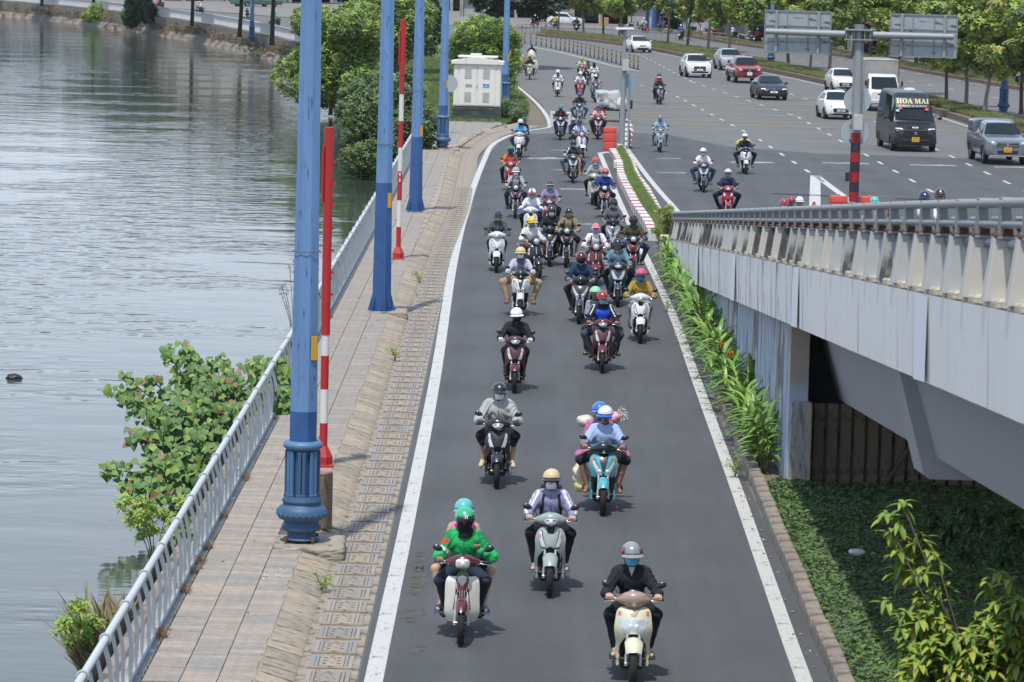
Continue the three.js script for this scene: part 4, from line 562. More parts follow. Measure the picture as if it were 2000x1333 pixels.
// --- bank shrubs and trees on the left ---
tree('bank_shrub', 'big leafy shrub overhanging the water behind the second striped pole', 'shrub', [-5.9, -1.6, -168], [...around(1, -0.2, 2.1, 0, 2.3, 1.6, 10, 0.8, 1.35), [-0.4, 2.0, 0.5, 1.9, 1.7, 1.9], [0.6, 0.6, 4, 1.2, 1.0, 1.5], [1.1, 1.4, 3, 1.0, 1.1, 1.2], [-0.9, 0.5, 3, 1.3, 0.9, 1.2]], 5200, SPRIG.broad, REDDISH, 41, 0.14, barkM, undefined, 0.5);
tree('bank_shrub', 'light green spreading shrub on the river bend behind nearest lamp post', 'shrub', [-10.6, -1.2, -216], [...around(2, 0, 3.6, 0, 3.0, 2.0, 12, 1.0, 1.7), [0, 3, 0, 2.4, 2.1, 2.4], [-1.6, 1.5, 1, 1.2, 1.1, 1.2], [1.4, 1.8, 2, 1.4, 1.3, 1.4]], 7000, SPRIG.broad, [...LIME, ...LIME, ...GREEN], 43, 0.16);
tree('bank_shrub', 'darker shrub between the two bank shrubs above the water', 'shrub', [-7.4, -1.4, -192], [...around(3, 0, 2.4, 0, 1.8, 1.4, 7, 0.8, 1.3), [0.5, 1.4, 2, 1.4, 1.2, 1.4]], 3000, SPRIG.broad, GREEN, 45, 0.14);
tree('bank_shrub', 'small rusty leafed shrub pressing against the far fence end', 'shrub', [-4.6, -0.3, -152.5], [...around(4, 0.3, 0.9, 0, 0.7, 0.7, 6, 0.35, 0.6)], 900, SPRIG.broad, REDDISH, 46, 0.07);
tree('round_tree', 'rounded light green tree with thick trunk behind the white cabinet', 'tree', [-2.3, 0, -208], [...around(5, 0.1, 3.3, 0, 1.7, 0.9, 9, 0.9, 1.25), [0.2, 3.3, 0, 1.9, 1.4, 1.9], [1.6, 2.2, 1, 0.9, 1.0, 0.9], [1.75, 1.2, 1.4, 0.5, 0.7, 0.5]], 4600, SPRIG.fine, [...LIME, ...GREEN], 47, 0.28, mat([0.2, 0.14, 0.1], 0.95, { bumpMap: noiseT, bumpScale: 0.03 }));
tree('shade_tree', 'tall dark shade tree above the round tree at top', 'tree', [-1.6, 0, -268], [...around(6, 0.6, 8, 0, 4.2, 2.6, 12, 1.8, 2.8), [0.5, 5.6, 2, 3.2, 1.6, 2.5], [3.2, 5.0, 1, 1.8, 1.2, 1.8]], 7000, SPRIG.clump, DARK, 49, 0.35);
tree('shade_tree', 'tall dark tree left of the second striped pole top', 'tree', [-8.3, 0, -248], [...around(7, 0, 7.4, 0, 3.2, 2.8, 10, 1.6, 2.4), [1.0, 4.4, 1, 2, 1.7, 2], [1.8, 2.8, 2, 1.5, 1.3, 1.5]], 6000, SPRIG.clump, [...DARK, ...GREEN], 51, 0.3);
tree('bank_shrub', 'loose lime green tree filling the gap between bank shrubs and shade tree', 'tree', [-8.0, -0.2, -232], [...around(8, 0, 4.0, 0, 2.2, 2.0, 10, 0.9, 1.5), [0.4, 3.6, 0, 2.0, 2.0, 2.0]], 4200, SPRIG.broad, [...LIME, ...GREEN], 57, 0.16);
tree('bank_shrub', 'low spreading shrub at the water edge left of the lamp post', 'shrub', [-11.8, -1.8, -226], [[0, 1.6, 0, 1.7, 1.4, 1.7], [-1.3, 2.6, 0.6, 1.4, 1.2, 1.4], [1.0, 3.2, 1, 1.5, 1.4, 1.5], [-0.6, 3.9, -1, 1.4, 1.3, 1.4]], 3200, SPRIG.broad, [...LIME, ...REDDISH], 58, 0.12);
// row of street trees on the far bend, mostly above the frame, mirrored in the water
[[-23.5, -318, 0], [-28.5, -345, 1], [-37, -388, 0], [-45, -418, 2], [-48, -432, 0], [-56, -458, 1], [-66, -484, 2], [-77, -508, 0], [-92, -538, 1], [-112, -570, 2]].forEach(([x, z, k], i) => {
  const L = around(60 + i, 0, 7.8, 0, 3.8, 2.6, 10, 1.7, 2.6); if (k === 2) L.push([0.6, 3.4, 1.5, 1.6, 1.1, 1.6]);
  tree('bank_tree', ['street tree with dark trunk on the far river bend, number ' + 'first second third fourth fifth sixth seventh eighth ninth tenth'.split(' ')[i] + ' from the shrubs'][0].replace('number ', ''), 'tree', [x + 1.6, 0, z], L, 3600, SPRIG.clump, k ? [...GREEN, ...DARK] : GREEN, 70 + i * 3, 0.22, mat([0.035, 0.03, 0.025], 0.95), 'street trees along the river bend');
});
tree('overhang_bush', 'dark bush hanging over the white fence of the river bend', 'shrub', [-45.2, -0.6, -426], [[0, 2.0, 0.5, 1.7, 1.5, 1.6], [0.9, 1.2, 1.5, 1.4, 1.2, 1.2], [-0.7, 0.6, 1.8, 1.1, 1.2, 1.1]], 1500, SPRIG.clump, [...DARK, ...GREEN], 111, 0.15);
tree('fence_creeper', 'light green creeper climbing over the white fence', 'climbing plant', [-53.4, -0.9, -452], [[0.2, 0.9, 0.6, 1.2, 1.1, 0.6], [-0.8, 0.2, 0.7, 1.0, 0.7, 0.6]], 700, SPRIG.broad, LIME, 113, 0.05);
// weeds on the embankment
{
  const dry = [[0.26, 0.17, 0.07], [0.32, 0.21, 0.09], [0.2, 0.14, 0.06], [0.12, 0.14, 0.04]], r = rng(4);
  const spots = []; for (let i = 0; i < bank.length; i++) { const p = bank[i]; if (p[1] < -240 && p[1] > -520) spots.push([p[0] - 0.9 + rr(r, -0.4, 0.3), -1.2 + rr(r, -0.4, 0.8), p[1], rr(r, 0.5, 1.3), rr(r, 0.25, 0.5), rr(r, 0.8, 1.8)]); }
  const h = new THREE.Group(); h.name = 'embankment_weeds'; scene.add(h); stuff(h, 'dry brown weeds growing on the far embankment', 'weeds'); foliage('weed_tufts', h, spots, 2600, SPRIG.fine, dry, 6);
}
// --- near heart-leaved shrub growing through the fence ---
function heartLeaf(L) { const o = [[0, 0], [0.16, -0.1], [0.36, -0.06], [0.46, 0.14], [0.42, 0.38], [0.26, 0.68], [0, 1.0]]; const P = [], I = []; for (const s of [1, -1]) for (const [x, y] of o) P.push(s * x * L, (0.16 * x - 0.22 * y * y) * L, y * L); P.push(0, 0.0 * L, 0.3 * L, 0, -0.08 * L, 0.6 * L); const a = 14, b = 15; const fan = (o0, f) => { const t = (x, y, z) => f ? I.push(x, z, y) : I.push(x, y, z); t(o0, o0 + 1, a); t(o0 + 1, o0 + 2, a); t(o0 + 2, o0 + 3, a); t(o0 + 3, o0 + 4, a); t(a, o0 + 4, b); t(o0 + 4, o0 + 5, b); t(o0 + 5, o0 + 6, b); }; fan(0, false); fan(7, true); const g = new THREE.BufferGeometry(); g.setAttribute('position', new THREE.Float32BufferAttribute(P, 3)); g.setAttribute('uv', new THREE.Float32BufferAttribute(new Float32Array(P.length / 3 * 2), 2)); g.setIndex(I); g.computeVertexNormals(); return g; }
{
  const o = thing('heart_leaf_shrub', 'green heart leaved shrub growing through the fence beside the lamp post', 'shrub', [-5.0, -1.6, -65.5]), r = rng(77);
  const lv = [heartLeaf(0.135), heartLeaf(0.16), heartLeaf(0.11)], lm = [[0.085, 0.175, 0.03], [0.065, 0.14, 0.026], [0.11, 0.21, 0.03], [0.08, 0.165, 0.03], [0.18, 0.27, 0.04], [0.2, 0.12, 0.04]].map((c) => mat(c, 0.58, { side: THREE.DoubleSide }));
  const bm = mat([0.16, 0.13, 0.09], 0.9);
  // branch paths from the foot to tips (local metres)
  const tips = [[-7.28,0.35,-65.5], [-7.29,-0.99,-64.5], [-6.86,-1.28,-64], [-6.35,-1.05,-63.5], [-6.16,1.07,-66.5], [-6.58,0.51,-65.5], [-5.58,0.79,-67], [-4.7,0.93,-65.5], [-4.2,0.78,-64.5], [-4.16,0.24,-64], [-3.98,-0.3,-63.5], [-4.22,-0.08,-63.6], [-4.41,0.48,-64.2], [-4.6,-0.11,-64.4], [-4.43,-0.39,-63.4], [-4.13,0.49,-64.2], [-4.43,0.86,-65], [-5.01,0.34,-66], [-5.27,0.58,-65.6], [-5.78,0.71,-66], [-6.03,0.18,-64.8], [-5.01,0.11,-64.8], [-5.69,-0.29,-64.2], [-6.39,-0.72,-63.8], [-5.95,-0.87,-63.6], [-5.29,-0.51,-63.8], [-6.8,-0.32,-64.2], [-5.61,0.43,-65.2], [-7.05,0.54,-65.5], [-5.59,0.17,-65], [-6.19,-0.16,-64.5], [-5.25,-0.42,-64.5], [-4.83,-0.19,-65], [-6.65,-0.36,-64.5], [-5.95,-0.55,-64], [-5.55,-0.98,-63.8], [-6.15,-1.25,-63.3], [-5.31,0.02,-66.2], [-6.01,0.45,-66.5], [-6.9,0.23,-65], [-4.59,-0.55,-66.3], [-6.43,0.89,-66.8], [-5.16,0.72,-66], [-5.41,-0.15,-64.6], [-6.48,0.1,-64.6]].map((p) => [p[0] + 5.0, p[1] + 1.6, p[2] + 65.5]);
  let n = 0; const rest = [];
  tips.forEach((t, i) => {
    const mid = [t[0] * 0.45, t[1] * 0.55, t[2] * 0.5], br = tube([[0, 0, 0], mid, t], 0.012, 10, 5); mesh('branch', br, bm, o);
    const spill = t[0] > 0.55; for (let k = 0; k < (spill ? 110 : 78); k++) {
      const s = spill ? rr(r, 0.82, 1.04) : rr(r, 0.5, 1.03), sp = spill ? 0.26 : 0.13 + 0.27 * Math.min(1, (1.05 - s) * 2.2); const q = s < 0.5 ? mid : [lerp(mid[0], t[0], (s - 0.5) * 2), lerp(mid[1], t[1], (s - 0.5) * 2), lerp(mid[2], t[2], (s - 0.5) * 2)];
      const p = [q[0] + rr(r, -sp, sp), q[1] + rr(r, -sp, sp) * 0.8, q[2] + rr(r, -sp, sp)], rot = [rr(r, 0.45, 1.25), rr(r, -1.1, 1.1), rr(r, -0.3, 0.3)], g = lv[r() * 3 | 0], c = r() < 0.05 ? 5 : r() < 0.1 ? 4 : r() * 4 | 0;
      if (k < 6 && n < 300) { n++; const l = mesh('leaf', g, lm[c], o); l.position.set(...p); l.rotation.set(...rot); } else rest.push([c, gtx(g, ...p, ...rot)]);
    }
  });
  for (let c = 0; c < 6; c++) { const l = rest.filter((q) => q[0] === c).map((q) => q[1]); if (l.length) stuff(mesh('inner_leaves', merge(l), lm[c], o)); }
}
// small weeds by the fence foot
function twiggy(name, label, p, h, seed, n, tones, spr = SPRIG.fine, spread = 0.5) {
  const o = thing(name, label, 'plant', p), r = rng(seed), lobes = []; for (let k = 0; k < n; k++) { const t = [rr(r, -spread, spread), h * rr(r, 0.45, 1), rr(r, -spread, spread)]; mesh('stem', tube([[0, 0, 0], [t[0] * 0.3, t[1] * 0.5, t[2] * 0.3], t], 0.006, 8, 4), barkM, o); lobes.push([t[0], t[1], t[2], 0.13, 0.1, 0.13], [t[0] * 0.6, t[1] * 0.75, t[2] * 0.6, 0.08, 0.07, 0.08]); }
  foliage('leaves', o, lobes, n * 26, spr, tones, seed + 1, leafMat(), 0.1, [0.35, 0.6]); return o;
}
twiggy('river_weed', 'spindly green weed outside the fence near the bottom left', [...[-5.03,-50.52]].flatMap((v, i) => i ? [-0.6, v] : [v]), 1.5, 21, 12, LIME);
twiggy('river_weed', 'small weed sprouting outside the fence at the bottom left corner', [...[-5.32,-44.51]].flatMap((v, i) => i ? [-0.7, v] : [v]), 1.1, 22, 4, LIME, SPRIG.fine, 0.3);
twiggy('river_weed', 'grey leaved weed behind the fence left of lamp post', [-4.75, -0.4, -84], 1.6, 23, 6, OLIVE, SPRIG.fine, 0.35);
twiggy('bare_twig', 'leafless grey twigs standing behind the fence by the heart leaved shrub', [-4.85, -0.4, -79], 1.9, 24, 5, [[0.2, 0.16, 0.12]], SPRIG.tiny, 0.35);
const blade = (() => { const g = new THREE.BufferGeometry(); const P = [], I = [], r = rng(9); for (let k = 0; k < 7; k++) { const a = k * 0.9, l = rr(r, 0.6, 1), dx = Math.cos(a), dz = Math.sin(a), b = P.length / 3, w = 0.035; P.push(-dz * w, 0, dx * w, dz * w, 0, -dx * w, dx * 0.18 * l - dz * w * 0.7, 0.6 * l, dz * 0.18 * l + dx * w * 0.7, dx * 0.18 * l + dz * w * 0.7, 0.6 * l, dz * 0.18 * l - dx * w * 0.7, dx * 0.5 * l, l, dz * 0.5 * l); I.push(b, b + 1, b + 2, b + 1, b + 3, b + 2, b + 2, b + 3, b + 4); } g.setAttribute('position', new THREE.Float32BufferAttribute(P, 3)); g.setIndex(I); g.computeVertexNormals(); return g; })();
function grassOn(name, label, pick, n, h, tones, seed, cat = 'grass') { const r = rng(seed), o = new THREE.InstancedMesh(blade, leafMat(), n), c = new THREE.Color(), q = new THREE.Quaternion(), mt = new THREE.Matrix4(); for (let i = 0; i < n; i++) { const p = pick(r), s = h * rr(r, 0.6, 1.3); mt.compose(V(...p), q.setFromEuler(EU.set(rr(r, -0.25, 0.25), r() * 6.28, rr(r, -0.25, 0.25))), V(s * 1.3, s, s * 1.3)); o.setMatrixAt(i, mt); const T = tones[r() * tones.length | 0], v = rr(r, 0.8, 1.2); o.setColorAt(i, c.setRGB(T[0] * v, T[1] * v, T[2] * v)); } o.name = numbered(name); o.castShadow = o.receiveShadow = true; scene.add(o); return stuff(o, label, cat); }
const between = (A, B) => (r) => { const i = Math.floor(r() * (A.length - 1)), t = r(), k = Math.min(B.length - 2, Math.floor(i / (A.length - 1) * (B.length - 1))), s = r(); const a = [lerp(A[i][0], A[i + 1][0], t), lerp(A[i][1], A[i + 1][1], t)], b = [lerp(B[k][0], B[k + 1][0], t), lerp(B[k][1], B[k + 1][1], t)]; return [lerp(a[0], b[0], s), 0, lerp(a[1], b[1], s)]; };
const up = (f, y) => (r) => { const p = f(r); p[1] = y; return p; };
const LAWN = [[0.15, 0.25, 0.037], [0.188, 0.288, 0.044], [0.125, 0.213, 0.037], [0.237, 0.3, 0.075]], DRYLAWN = [[0.156, 0.208, 0.046], [0.221, 0.247, 0.058], [0.26, 0.247, 0.078], [0.13, 0.182, 0.039]];
grassOn('median_grass', 'short bright grass in the red and white kerbed fork median', up(between(poly([[4.3,-153.63], [4.31,-144.08], [4.19,-136.81], [4.19,-128.07], [4.24,-120.62], [4.37,-111.47], [4.22,-105.91]], 40), poly([[4.58,-156.55], [4.6,-145.94], [4.54,-136.96], [4.6,-128.22], [4.66,-113.68], [4.51,-107.91]], 40)), 0.2), 9000, 0.16, LAWN, 31);
grassOn('long_median_grass', 'rough grass on the long median under the street trees', up(between(offsetLine(medF, -0.3), offsetLine(medB, 0.3)), 0.27), 26000, 0.26, DRYLAWN, 32);
grassOn('far_median_grass', 'rough grass on the far median', up(between(offsetLine(med2F, -0.2), offsetLine(med2B, 0.2)), 0.22), 7000, 0.26, DRYLAWN, 33);
grassOn('bank_grass', 'dark grass under the trees behind the white cabinet', up(between(poly([[-4.2, -178], [-6, -205], [-9, -240], [-17, -300]], 30), poly([[-0.65,-177.7], [0.6, -192], [-1.2, -238], [-10, -315]], 30)), 0.02), 14000, 0.3, [...GREEN, ...LAWN], 34);
grassOn('dry_tufts', 'straw coloured grass tufts along the foot of the near fence', (r) => { const z = -[46, 47.5, 48.2, 49.4, 52, 56, 43][r() * 7 | 0] + rr(r, -0.25, 0.25); return [-4.2 + rr(r, -0.12, 0.1), 0.13, z]; }, 160, 0.12, [[0.36, 0.24, 0.11], [0.3, 0.2, 0.1]], 35);
grassOn('reed_tuft', 'pale dry grass tuft outside the fence at the bottom left', (r) => [-5.1 + rr(r, -0.3, 0.3), -0.9, -45.5 + rr(r, -0.9, 0.9)], 120, 0.9, [[0.34, 0.26, 0.13], [0.24, 0.22, 0.08]], 36);
// ruellia bed by the cabinet
{ const o = thing('flower_bed', 'bed of purple flowering plants right of the white cabinet', 'flowers', [[-0.54,-183.23][0], 0, -184]); const L = [[-0.2, 0.5, 0, 0.6, 0.55, 2.5], [0.3, 0.4, -1, 0.6, 0.5, 3], [0.5, 0.3, 2, 0.4, 0.35, 1.5]]; foliage('leaves', o, L, 1400, SPRIG.fine, GREEN, 91); foliage('blossoms', o, L.map((l) => [l[0], l[1] + 0.1, l[2], l[3], l[4], l[5]]), 130, SPRIG.tiny, [[0.3, 0.16, 0.5], [0.38, 0.22, 0.56]], 92, leafMat(), 0.9, [0.9, 1.6]); }
twiggy('kerb_weed', 'scrubby weed with tiny pale flowers by the flyover end block', [4.28, 0.15, -101.5], 1.3, 61, 12, OLIVE, SPRIG.fine, 0.3);
twiggy('kerb_weed', 'lower scrubby weed beside the flyover kerb stones', [4.22, 0.15, -96.5], 0.8, 62, 10, OLIVE, SPRIG.fine, 0.25);
for (const [x, z, l] of [[3.72, -86, 'small weed in the gutter beside the ginger plants'], [3.74, -58.5, 'small weed in the gutter near the last ginger plant'], [-2.42, -74, 'tiny weed at the foot of the sloped kerb near the lamp post'], [-2.42, -92, 'tiny weed at the foot of the sloped kerb past the lamp posts'], [-2.45, -47, 'tiny weed at the kerb foot nearest the camera']]) twiggy('gutter_weed', l, [x, 0.0, z], 0.3, 63 + Math.round(-z), 4, LIME, SPRIG.tiny, 0.13);
// --- ginger plants along the flyover wall ---
function longLeaf(L, W, bend, twist) { return grid((s, t) => { const w = W * Math.pow(Math.sin(Math.PI * Math.min(1, 0.06 + t * 0.94)), 0.75) * (1 - 0.25 * t), x = (s - 0.5) * w, a = twist * t; return [x * Math.cos(a), Math.abs(s - 0.5) * w * 0.35 - bend * t * t * L + 0.25 * L * t, t * L]; }, 2, 7); }
{
  const lf = [longLeaf(0.46, 0.1, 0.5, 0.3), longLeaf(0.38, 0.085, 0.3, -0.4), longLeaf(0.54, 0.105, 0.75, 0.2)], lm = [[0.11, 0.225, 0.03], [0.145, 0.27, 0.035], [0.085, 0.18, 0.028], [0.24, 0.33, 0.06], [0.17, 0.31, 0.045]].map((c) => mat(c, 0.4, { side: THREE.DoubleSide })), stm = mat([0.08, 0.13, 0.03], 0.6), fl = mat([0.6, 0.22, 0.02], 0.6);
  let i = 0; for (let z = -58.4; z > -96; z -= 0.85, i++) {
    const r = rng(300 + i), hgt = rr(r, 0.55, 0.95) * (i < 3 ? 1.15 : 1), o = thing('ginger_plant', i === 0 ? 'tall ginger plant at the near end of the row by the ribbed wall' : 'ginger plant with long pointed leaves along the flyover wall', 'plant', [4.27 + rr(r, -0.06, 0.05), 0.1, z], 0, i === 0 ? undefined : 'ginger plants in a row along the flyover wall'), far = z < -78, bag = lm.map(() => []);
    for (let s = 0; s < 7; s++) {
      const a = rr(r, 0, 6.28), lean = rr(r, 0.1, 0.34), top = [Math.cos(a) * lean - 0.06, hgt * rr(r, 0.7, 1.05), Math.sin(a) * lean * 1.4]; mesh('stem', rod([Math.cos(a) * 0.05, 0, Math.sin(a) * 0.1], top, 0.012, 0.006, 5), stm, o);
      for (let k = 0; k < 7; k++) { const t = 0.3 + k * 0.115, side = k % 2 ? Math.PI : 0, ry = a + 0.6 + side + rr(r, -0.5, 0.5), c = r() * 5 | 0, g = lf[r() * 3 | 0], p = [top[0] * t, top[1] * t, top[2] * t], rot = [-rr(r, 0.0, 0.75) - (k === 6 ? 0.5 : 0), ry, 0]; EU.order = 'YXZ'; if (far) { bag[c].push(gtx(g, ...p, ...rot)); } else { const l = mesh('leaf', g, lm[c], o); l.rotation.order = 'YXZ'; l.position.set(...p); l.rotation.set(...rot); } EU.order = 'XYZ'; }
    }
    bag.forEach((b, c) => b.length && stuff(mesh('leaves', merge(b), lm[c], o)));
    if (i === 10 || i === 14 || i === 12) mesh('flower', merge([0, 1, 2, 3].map((k) => ell(0.02, 0.09, 0.02, -0.1 + 0.05 * Math.cos(k * 1.6), hgt + 0.1, 0.05 * Math.sin(k * 1.6), 6, 0.3, k, 0.3))), fl, o);
  }
}
// --- ground cover and shrubs under the flyover ---
grassOn('soil_litter', 'sparse dry litter under the flyover', (r) => [rr(r, 6, 11), 0.1, rr(r, -57, -36)], 200, 0.1, [[0.12, 0.09, 0.05]], 37, 'litter');
{
  const r = rng(55), n = 26000, o = new THREE.InstancedMesh(SPRIG.tiny, leafMat(), n), c = new THREE.Color(), mt = new THREE.Matrix4(), q = new THREE.Quaternion(), T = [[0.10, 0.2, 0.045], [0.13, 0.24, 0.05], [0.075, 0.16, 0.04], [0.16, 0.26, 0.06]];
  for (let i = 0; i < n; i++) { const x = 4.1 + Math.pow(r(), 1.3) * 5.4, z = rr(r, -57.1, -35), h = 0.13 + 0.13 * vnoise(x * 1.5, z * 1.5, 999, 5) * sstep(4.08, 4.35, x), s = rr(r, 0.8, 1.5); mt.compose(V(x - (r() < 0.03 ? 0.12 : 0), h * rr(r, 0.75, 1.05), z), q.setFromEuler(EU.set(rr(r, -0.5, 0.5), r() * 6.28, rr(r, -0.5, 0.5))), V(s, s, s)); o.setMatrixAt(i, mt); const t = T[r() * 4 | 0], v = rr(r, 0.8, 1.2); o.setColorAt(i, c.setRGB(t[0] * v, t[1] * v, t[2] * v)); }
  o.name = 'ground_cover'; o.castShadow = o.receiveShadow = true; scene.add(o); stuff(o, 'dense low green ground cover beside the kerb under the flyover', 'ground cover');
}
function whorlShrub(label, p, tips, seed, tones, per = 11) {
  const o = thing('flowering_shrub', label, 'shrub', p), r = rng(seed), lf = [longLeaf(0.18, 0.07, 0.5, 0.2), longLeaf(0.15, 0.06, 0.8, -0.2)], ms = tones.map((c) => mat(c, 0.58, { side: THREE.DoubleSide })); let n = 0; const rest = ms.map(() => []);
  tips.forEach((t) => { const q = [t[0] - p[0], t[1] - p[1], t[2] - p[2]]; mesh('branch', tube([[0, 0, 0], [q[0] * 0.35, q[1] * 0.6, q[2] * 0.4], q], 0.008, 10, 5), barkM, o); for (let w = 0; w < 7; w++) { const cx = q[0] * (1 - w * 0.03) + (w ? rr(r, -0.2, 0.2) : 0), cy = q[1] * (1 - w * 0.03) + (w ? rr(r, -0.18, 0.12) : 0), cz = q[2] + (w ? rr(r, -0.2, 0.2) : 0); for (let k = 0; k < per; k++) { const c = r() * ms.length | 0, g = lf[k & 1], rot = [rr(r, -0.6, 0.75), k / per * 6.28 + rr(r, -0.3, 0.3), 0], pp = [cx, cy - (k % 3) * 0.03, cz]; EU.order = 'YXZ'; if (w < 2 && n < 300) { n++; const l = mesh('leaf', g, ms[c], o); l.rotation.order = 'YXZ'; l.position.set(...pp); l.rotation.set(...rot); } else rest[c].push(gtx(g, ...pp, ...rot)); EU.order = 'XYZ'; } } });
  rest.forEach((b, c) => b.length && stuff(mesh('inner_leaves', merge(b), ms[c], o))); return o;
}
whorlShrub('yellow green leafed shrub at the bottom right corner in front of flyover', [4.45, 0.1, -31.8], [[3.68,3.5,-33], [3.86,3.21,-33], [3.59,3.25,-33], [3.96,3.07,-32.6], [3.65,2.63,-32.2], [3.8,2.42,-32.2], [3.77,2.5,-32.4], ...Array.from({ length: 62 }, (_, i) => { const a = [3.7,2.04,-31.6], b = [4.69,2.98,-32.4], u = hash(i, 3, 1), v = hash(i, 7, 2); return [lerp(a[0], b[0], u), lerp(a[1], b[1], v * (0.45 + 0.55 * u)), lerp(a[2], b[2], hash(i, 9, 4))]; })], 81, [[0.2, 0.29, 0.035], [0.14, 0.23, 0.03], [0.28, 0.31, 0.04], [0.11, 0.19, 0.028]], 10);
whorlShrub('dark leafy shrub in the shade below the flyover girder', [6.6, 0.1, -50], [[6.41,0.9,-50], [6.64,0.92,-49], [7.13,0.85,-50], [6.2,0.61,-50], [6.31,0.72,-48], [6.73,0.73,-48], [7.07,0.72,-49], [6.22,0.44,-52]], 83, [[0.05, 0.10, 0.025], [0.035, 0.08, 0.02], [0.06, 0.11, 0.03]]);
// --- street trees on the medians (golden shower trees) ---
{
  const lobesV = [0, 1, 2, 3].map((k) => [...around(200 + k, 0, 4.4, 0, 2.7, 1.9, 18, 0.4, 0.95), [0, 4.7, 0, 1.0, 0.9, 1.0], [0.5, 2.8, 0.6, 0.7, 0.6, 0.7], [-0.9, 2.5, -0.3, 0.6, 0.5, 0.6]]);
  const spots = [[8.76,-377.11], [10.27,-369.67], [14.3,-346.87], [15.95,-340.9], [17.31,-329.64], [18.25,-312.48], [21.42,-285.5], [22.19,-273.8], [23.04,-266.42], [25.8,-216.06], [25.95,-207.76], [26.11,-200.7], [28.63,-203.99], [6.8,-382.04], [4.15,-388.85], [24.74,-235.23], [27.02,-180.32]];
  const places = ['beside the white sedan', 'above the white sedan', 'right of the white sedan, nearer one', 'just left of the blue awning view', 'with many yellow blossoms near the umbrellas', 'behind the white crossover', 'behind the left gantry panel', 'under the left gantry panel right edge', 'left of the white hatchback', 'between the gantry right panel and the van', 'leaning right of the van', 'nearest right of the van beside lamp post', 'at the right frame edge', 'left of the delineator posts, second', 'left of the delineator posts, first', 'behind the gantry mast', 'outside the right edge'];
  spots.forEach((p, i) => { const r = rng(500 + i), o = thing('median_tree', 'slim street tree on the long median ' + places[i], 'tree', [p[0], 0.25, p[1]], r() * 6.28), s = rr(r, 0.9, 1.2), L = lobesV[i % 4].map((l) => l.map((v) => v * s)); const bm = i % 3 ? barkPale : barkM; limbs('limb', o, bm, [0, 0, 0], L.slice(0, 5).map((l) => [l[0], l[1], l[2]]), rr(r, 0.1, 0.15), 520 + i); foliage('crown', o, L, 2600, SPRIG.clump, i % 2 ? [...LIME, ...OLIVE] : [...OLIVE, ...GREEN, ...LIME], 540 + i, leafMat(), 0.1, [0.55, 1.15]); if ([4, 3, 2, 5, 6, 12, 9].includes(i)) foliage('blossoms', o, L.slice(0, 6), i === 4 ? 130 : 45, SPRIG.broad, [[0.75, 0.5, 0.03], [0.8, 0.58, 0.06]], 560 + i, leafMat(), 0.9, [0.7, 1.2]); });
  const far = [[23.05,-390.12], [24.37,-377.71], [26.43,-358.71], [30.72,-336.69], [31.67,-324.16], [32.32,-316.87], [32.87,-297.2], [33.76,-288.74], [34.71,-278.46], [35.3,-273.12], [35.72,-264.66], [15.05,-428.62], [8.11,-457.91], [3.18,-451.44], [15.14,-474.2], [22.22,-440.26]];
  far.forEach((p, i) => { const r = rng(700 + i), o = thing('far_street_tree', 'leafy street tree along the far side of the avenue', 'tree', [p[0], 0.2, p[1]], r() * 6.28, 'street trees along the far side of the avenue'), s = rr(r, 1.0, 1.35), L = lobesV[(i + 1) % 4].map((l) => l.map((v) => v * s)); limbs('limb', o, barkM, [0, 0, 0], L.slice(0, 5).map((l) => [l[0], l[1], l[2]]), rr(r, 0.14, 0.22), 720 + i); foliage('crown', o, L, 1900, SPRIG.clump, i % 3 ? [...GREEN, ...LIME] : [...OLIVE, ...GREEN], 740 + i, leafMat(), 0.1, [0.7, 1.4]); });
}

// ======================= MOTOR SCOOTERS =======================
const lensM = mat([0.72, 0.75, 0.78], 0.12, { metalness: 0.55, clearcoat: 1, clearcoatRoughness: 0.03, bumpMap: fineT, bumpScale: 0.002 }), amberM = mat([0.55, 0.20, 0.09], 0.25, { clearcoat: 1 }), chromeM = metal([0.75, 0.76, 0.78], 0.14), silverM = metal([0.5, 0.5, 0.5], 0.4), blackPl = mat([0.018, 0.018, 0.02], 0.55), blackGl = mat([0.012, 0.013, 0.016], 0.25, { clearcoat: 0.7, clearcoatRoughness: 0.1 }), tyreM = mat([0.022, 0.021, 0.02], 0.85, { bumpMap: fineT, bumpScale: 0.004 }), seatM = mat([0.02, 0.02, 0.02], 0.7), rimM = metal([0.16, 0.16, 0.17], 0.45), redLamp = mat([0.4, 0.02, 0.02], 0.3), reflM = mat([0.85, 0.86, 0.84], 0.18, { metalness: 0.3, clearcoat: 1 });
const spl = (rows) => { const n = rows.length - 1, k = rows[0].length; return (v) => { v = clamp(v, 0, 1) * n; const i = Math.min(n - 1, Math.floor(v)), t = v - i, g = (q) => rows[clamp(q, 0, n)], o = []; for (let c = 0; c < k; c++) { const a = g(i - 1)[c], b = g(i)[c], d = g(i + 1)[c], e = g(i + 2)[c]; o.push(0.5 * (2 * b + (d - a) * t + (2 * a - 5 * b + 4 * d - e) * t * t + (3 * b - a - 3 * d + e) * t * t * t)); } return o; }; };
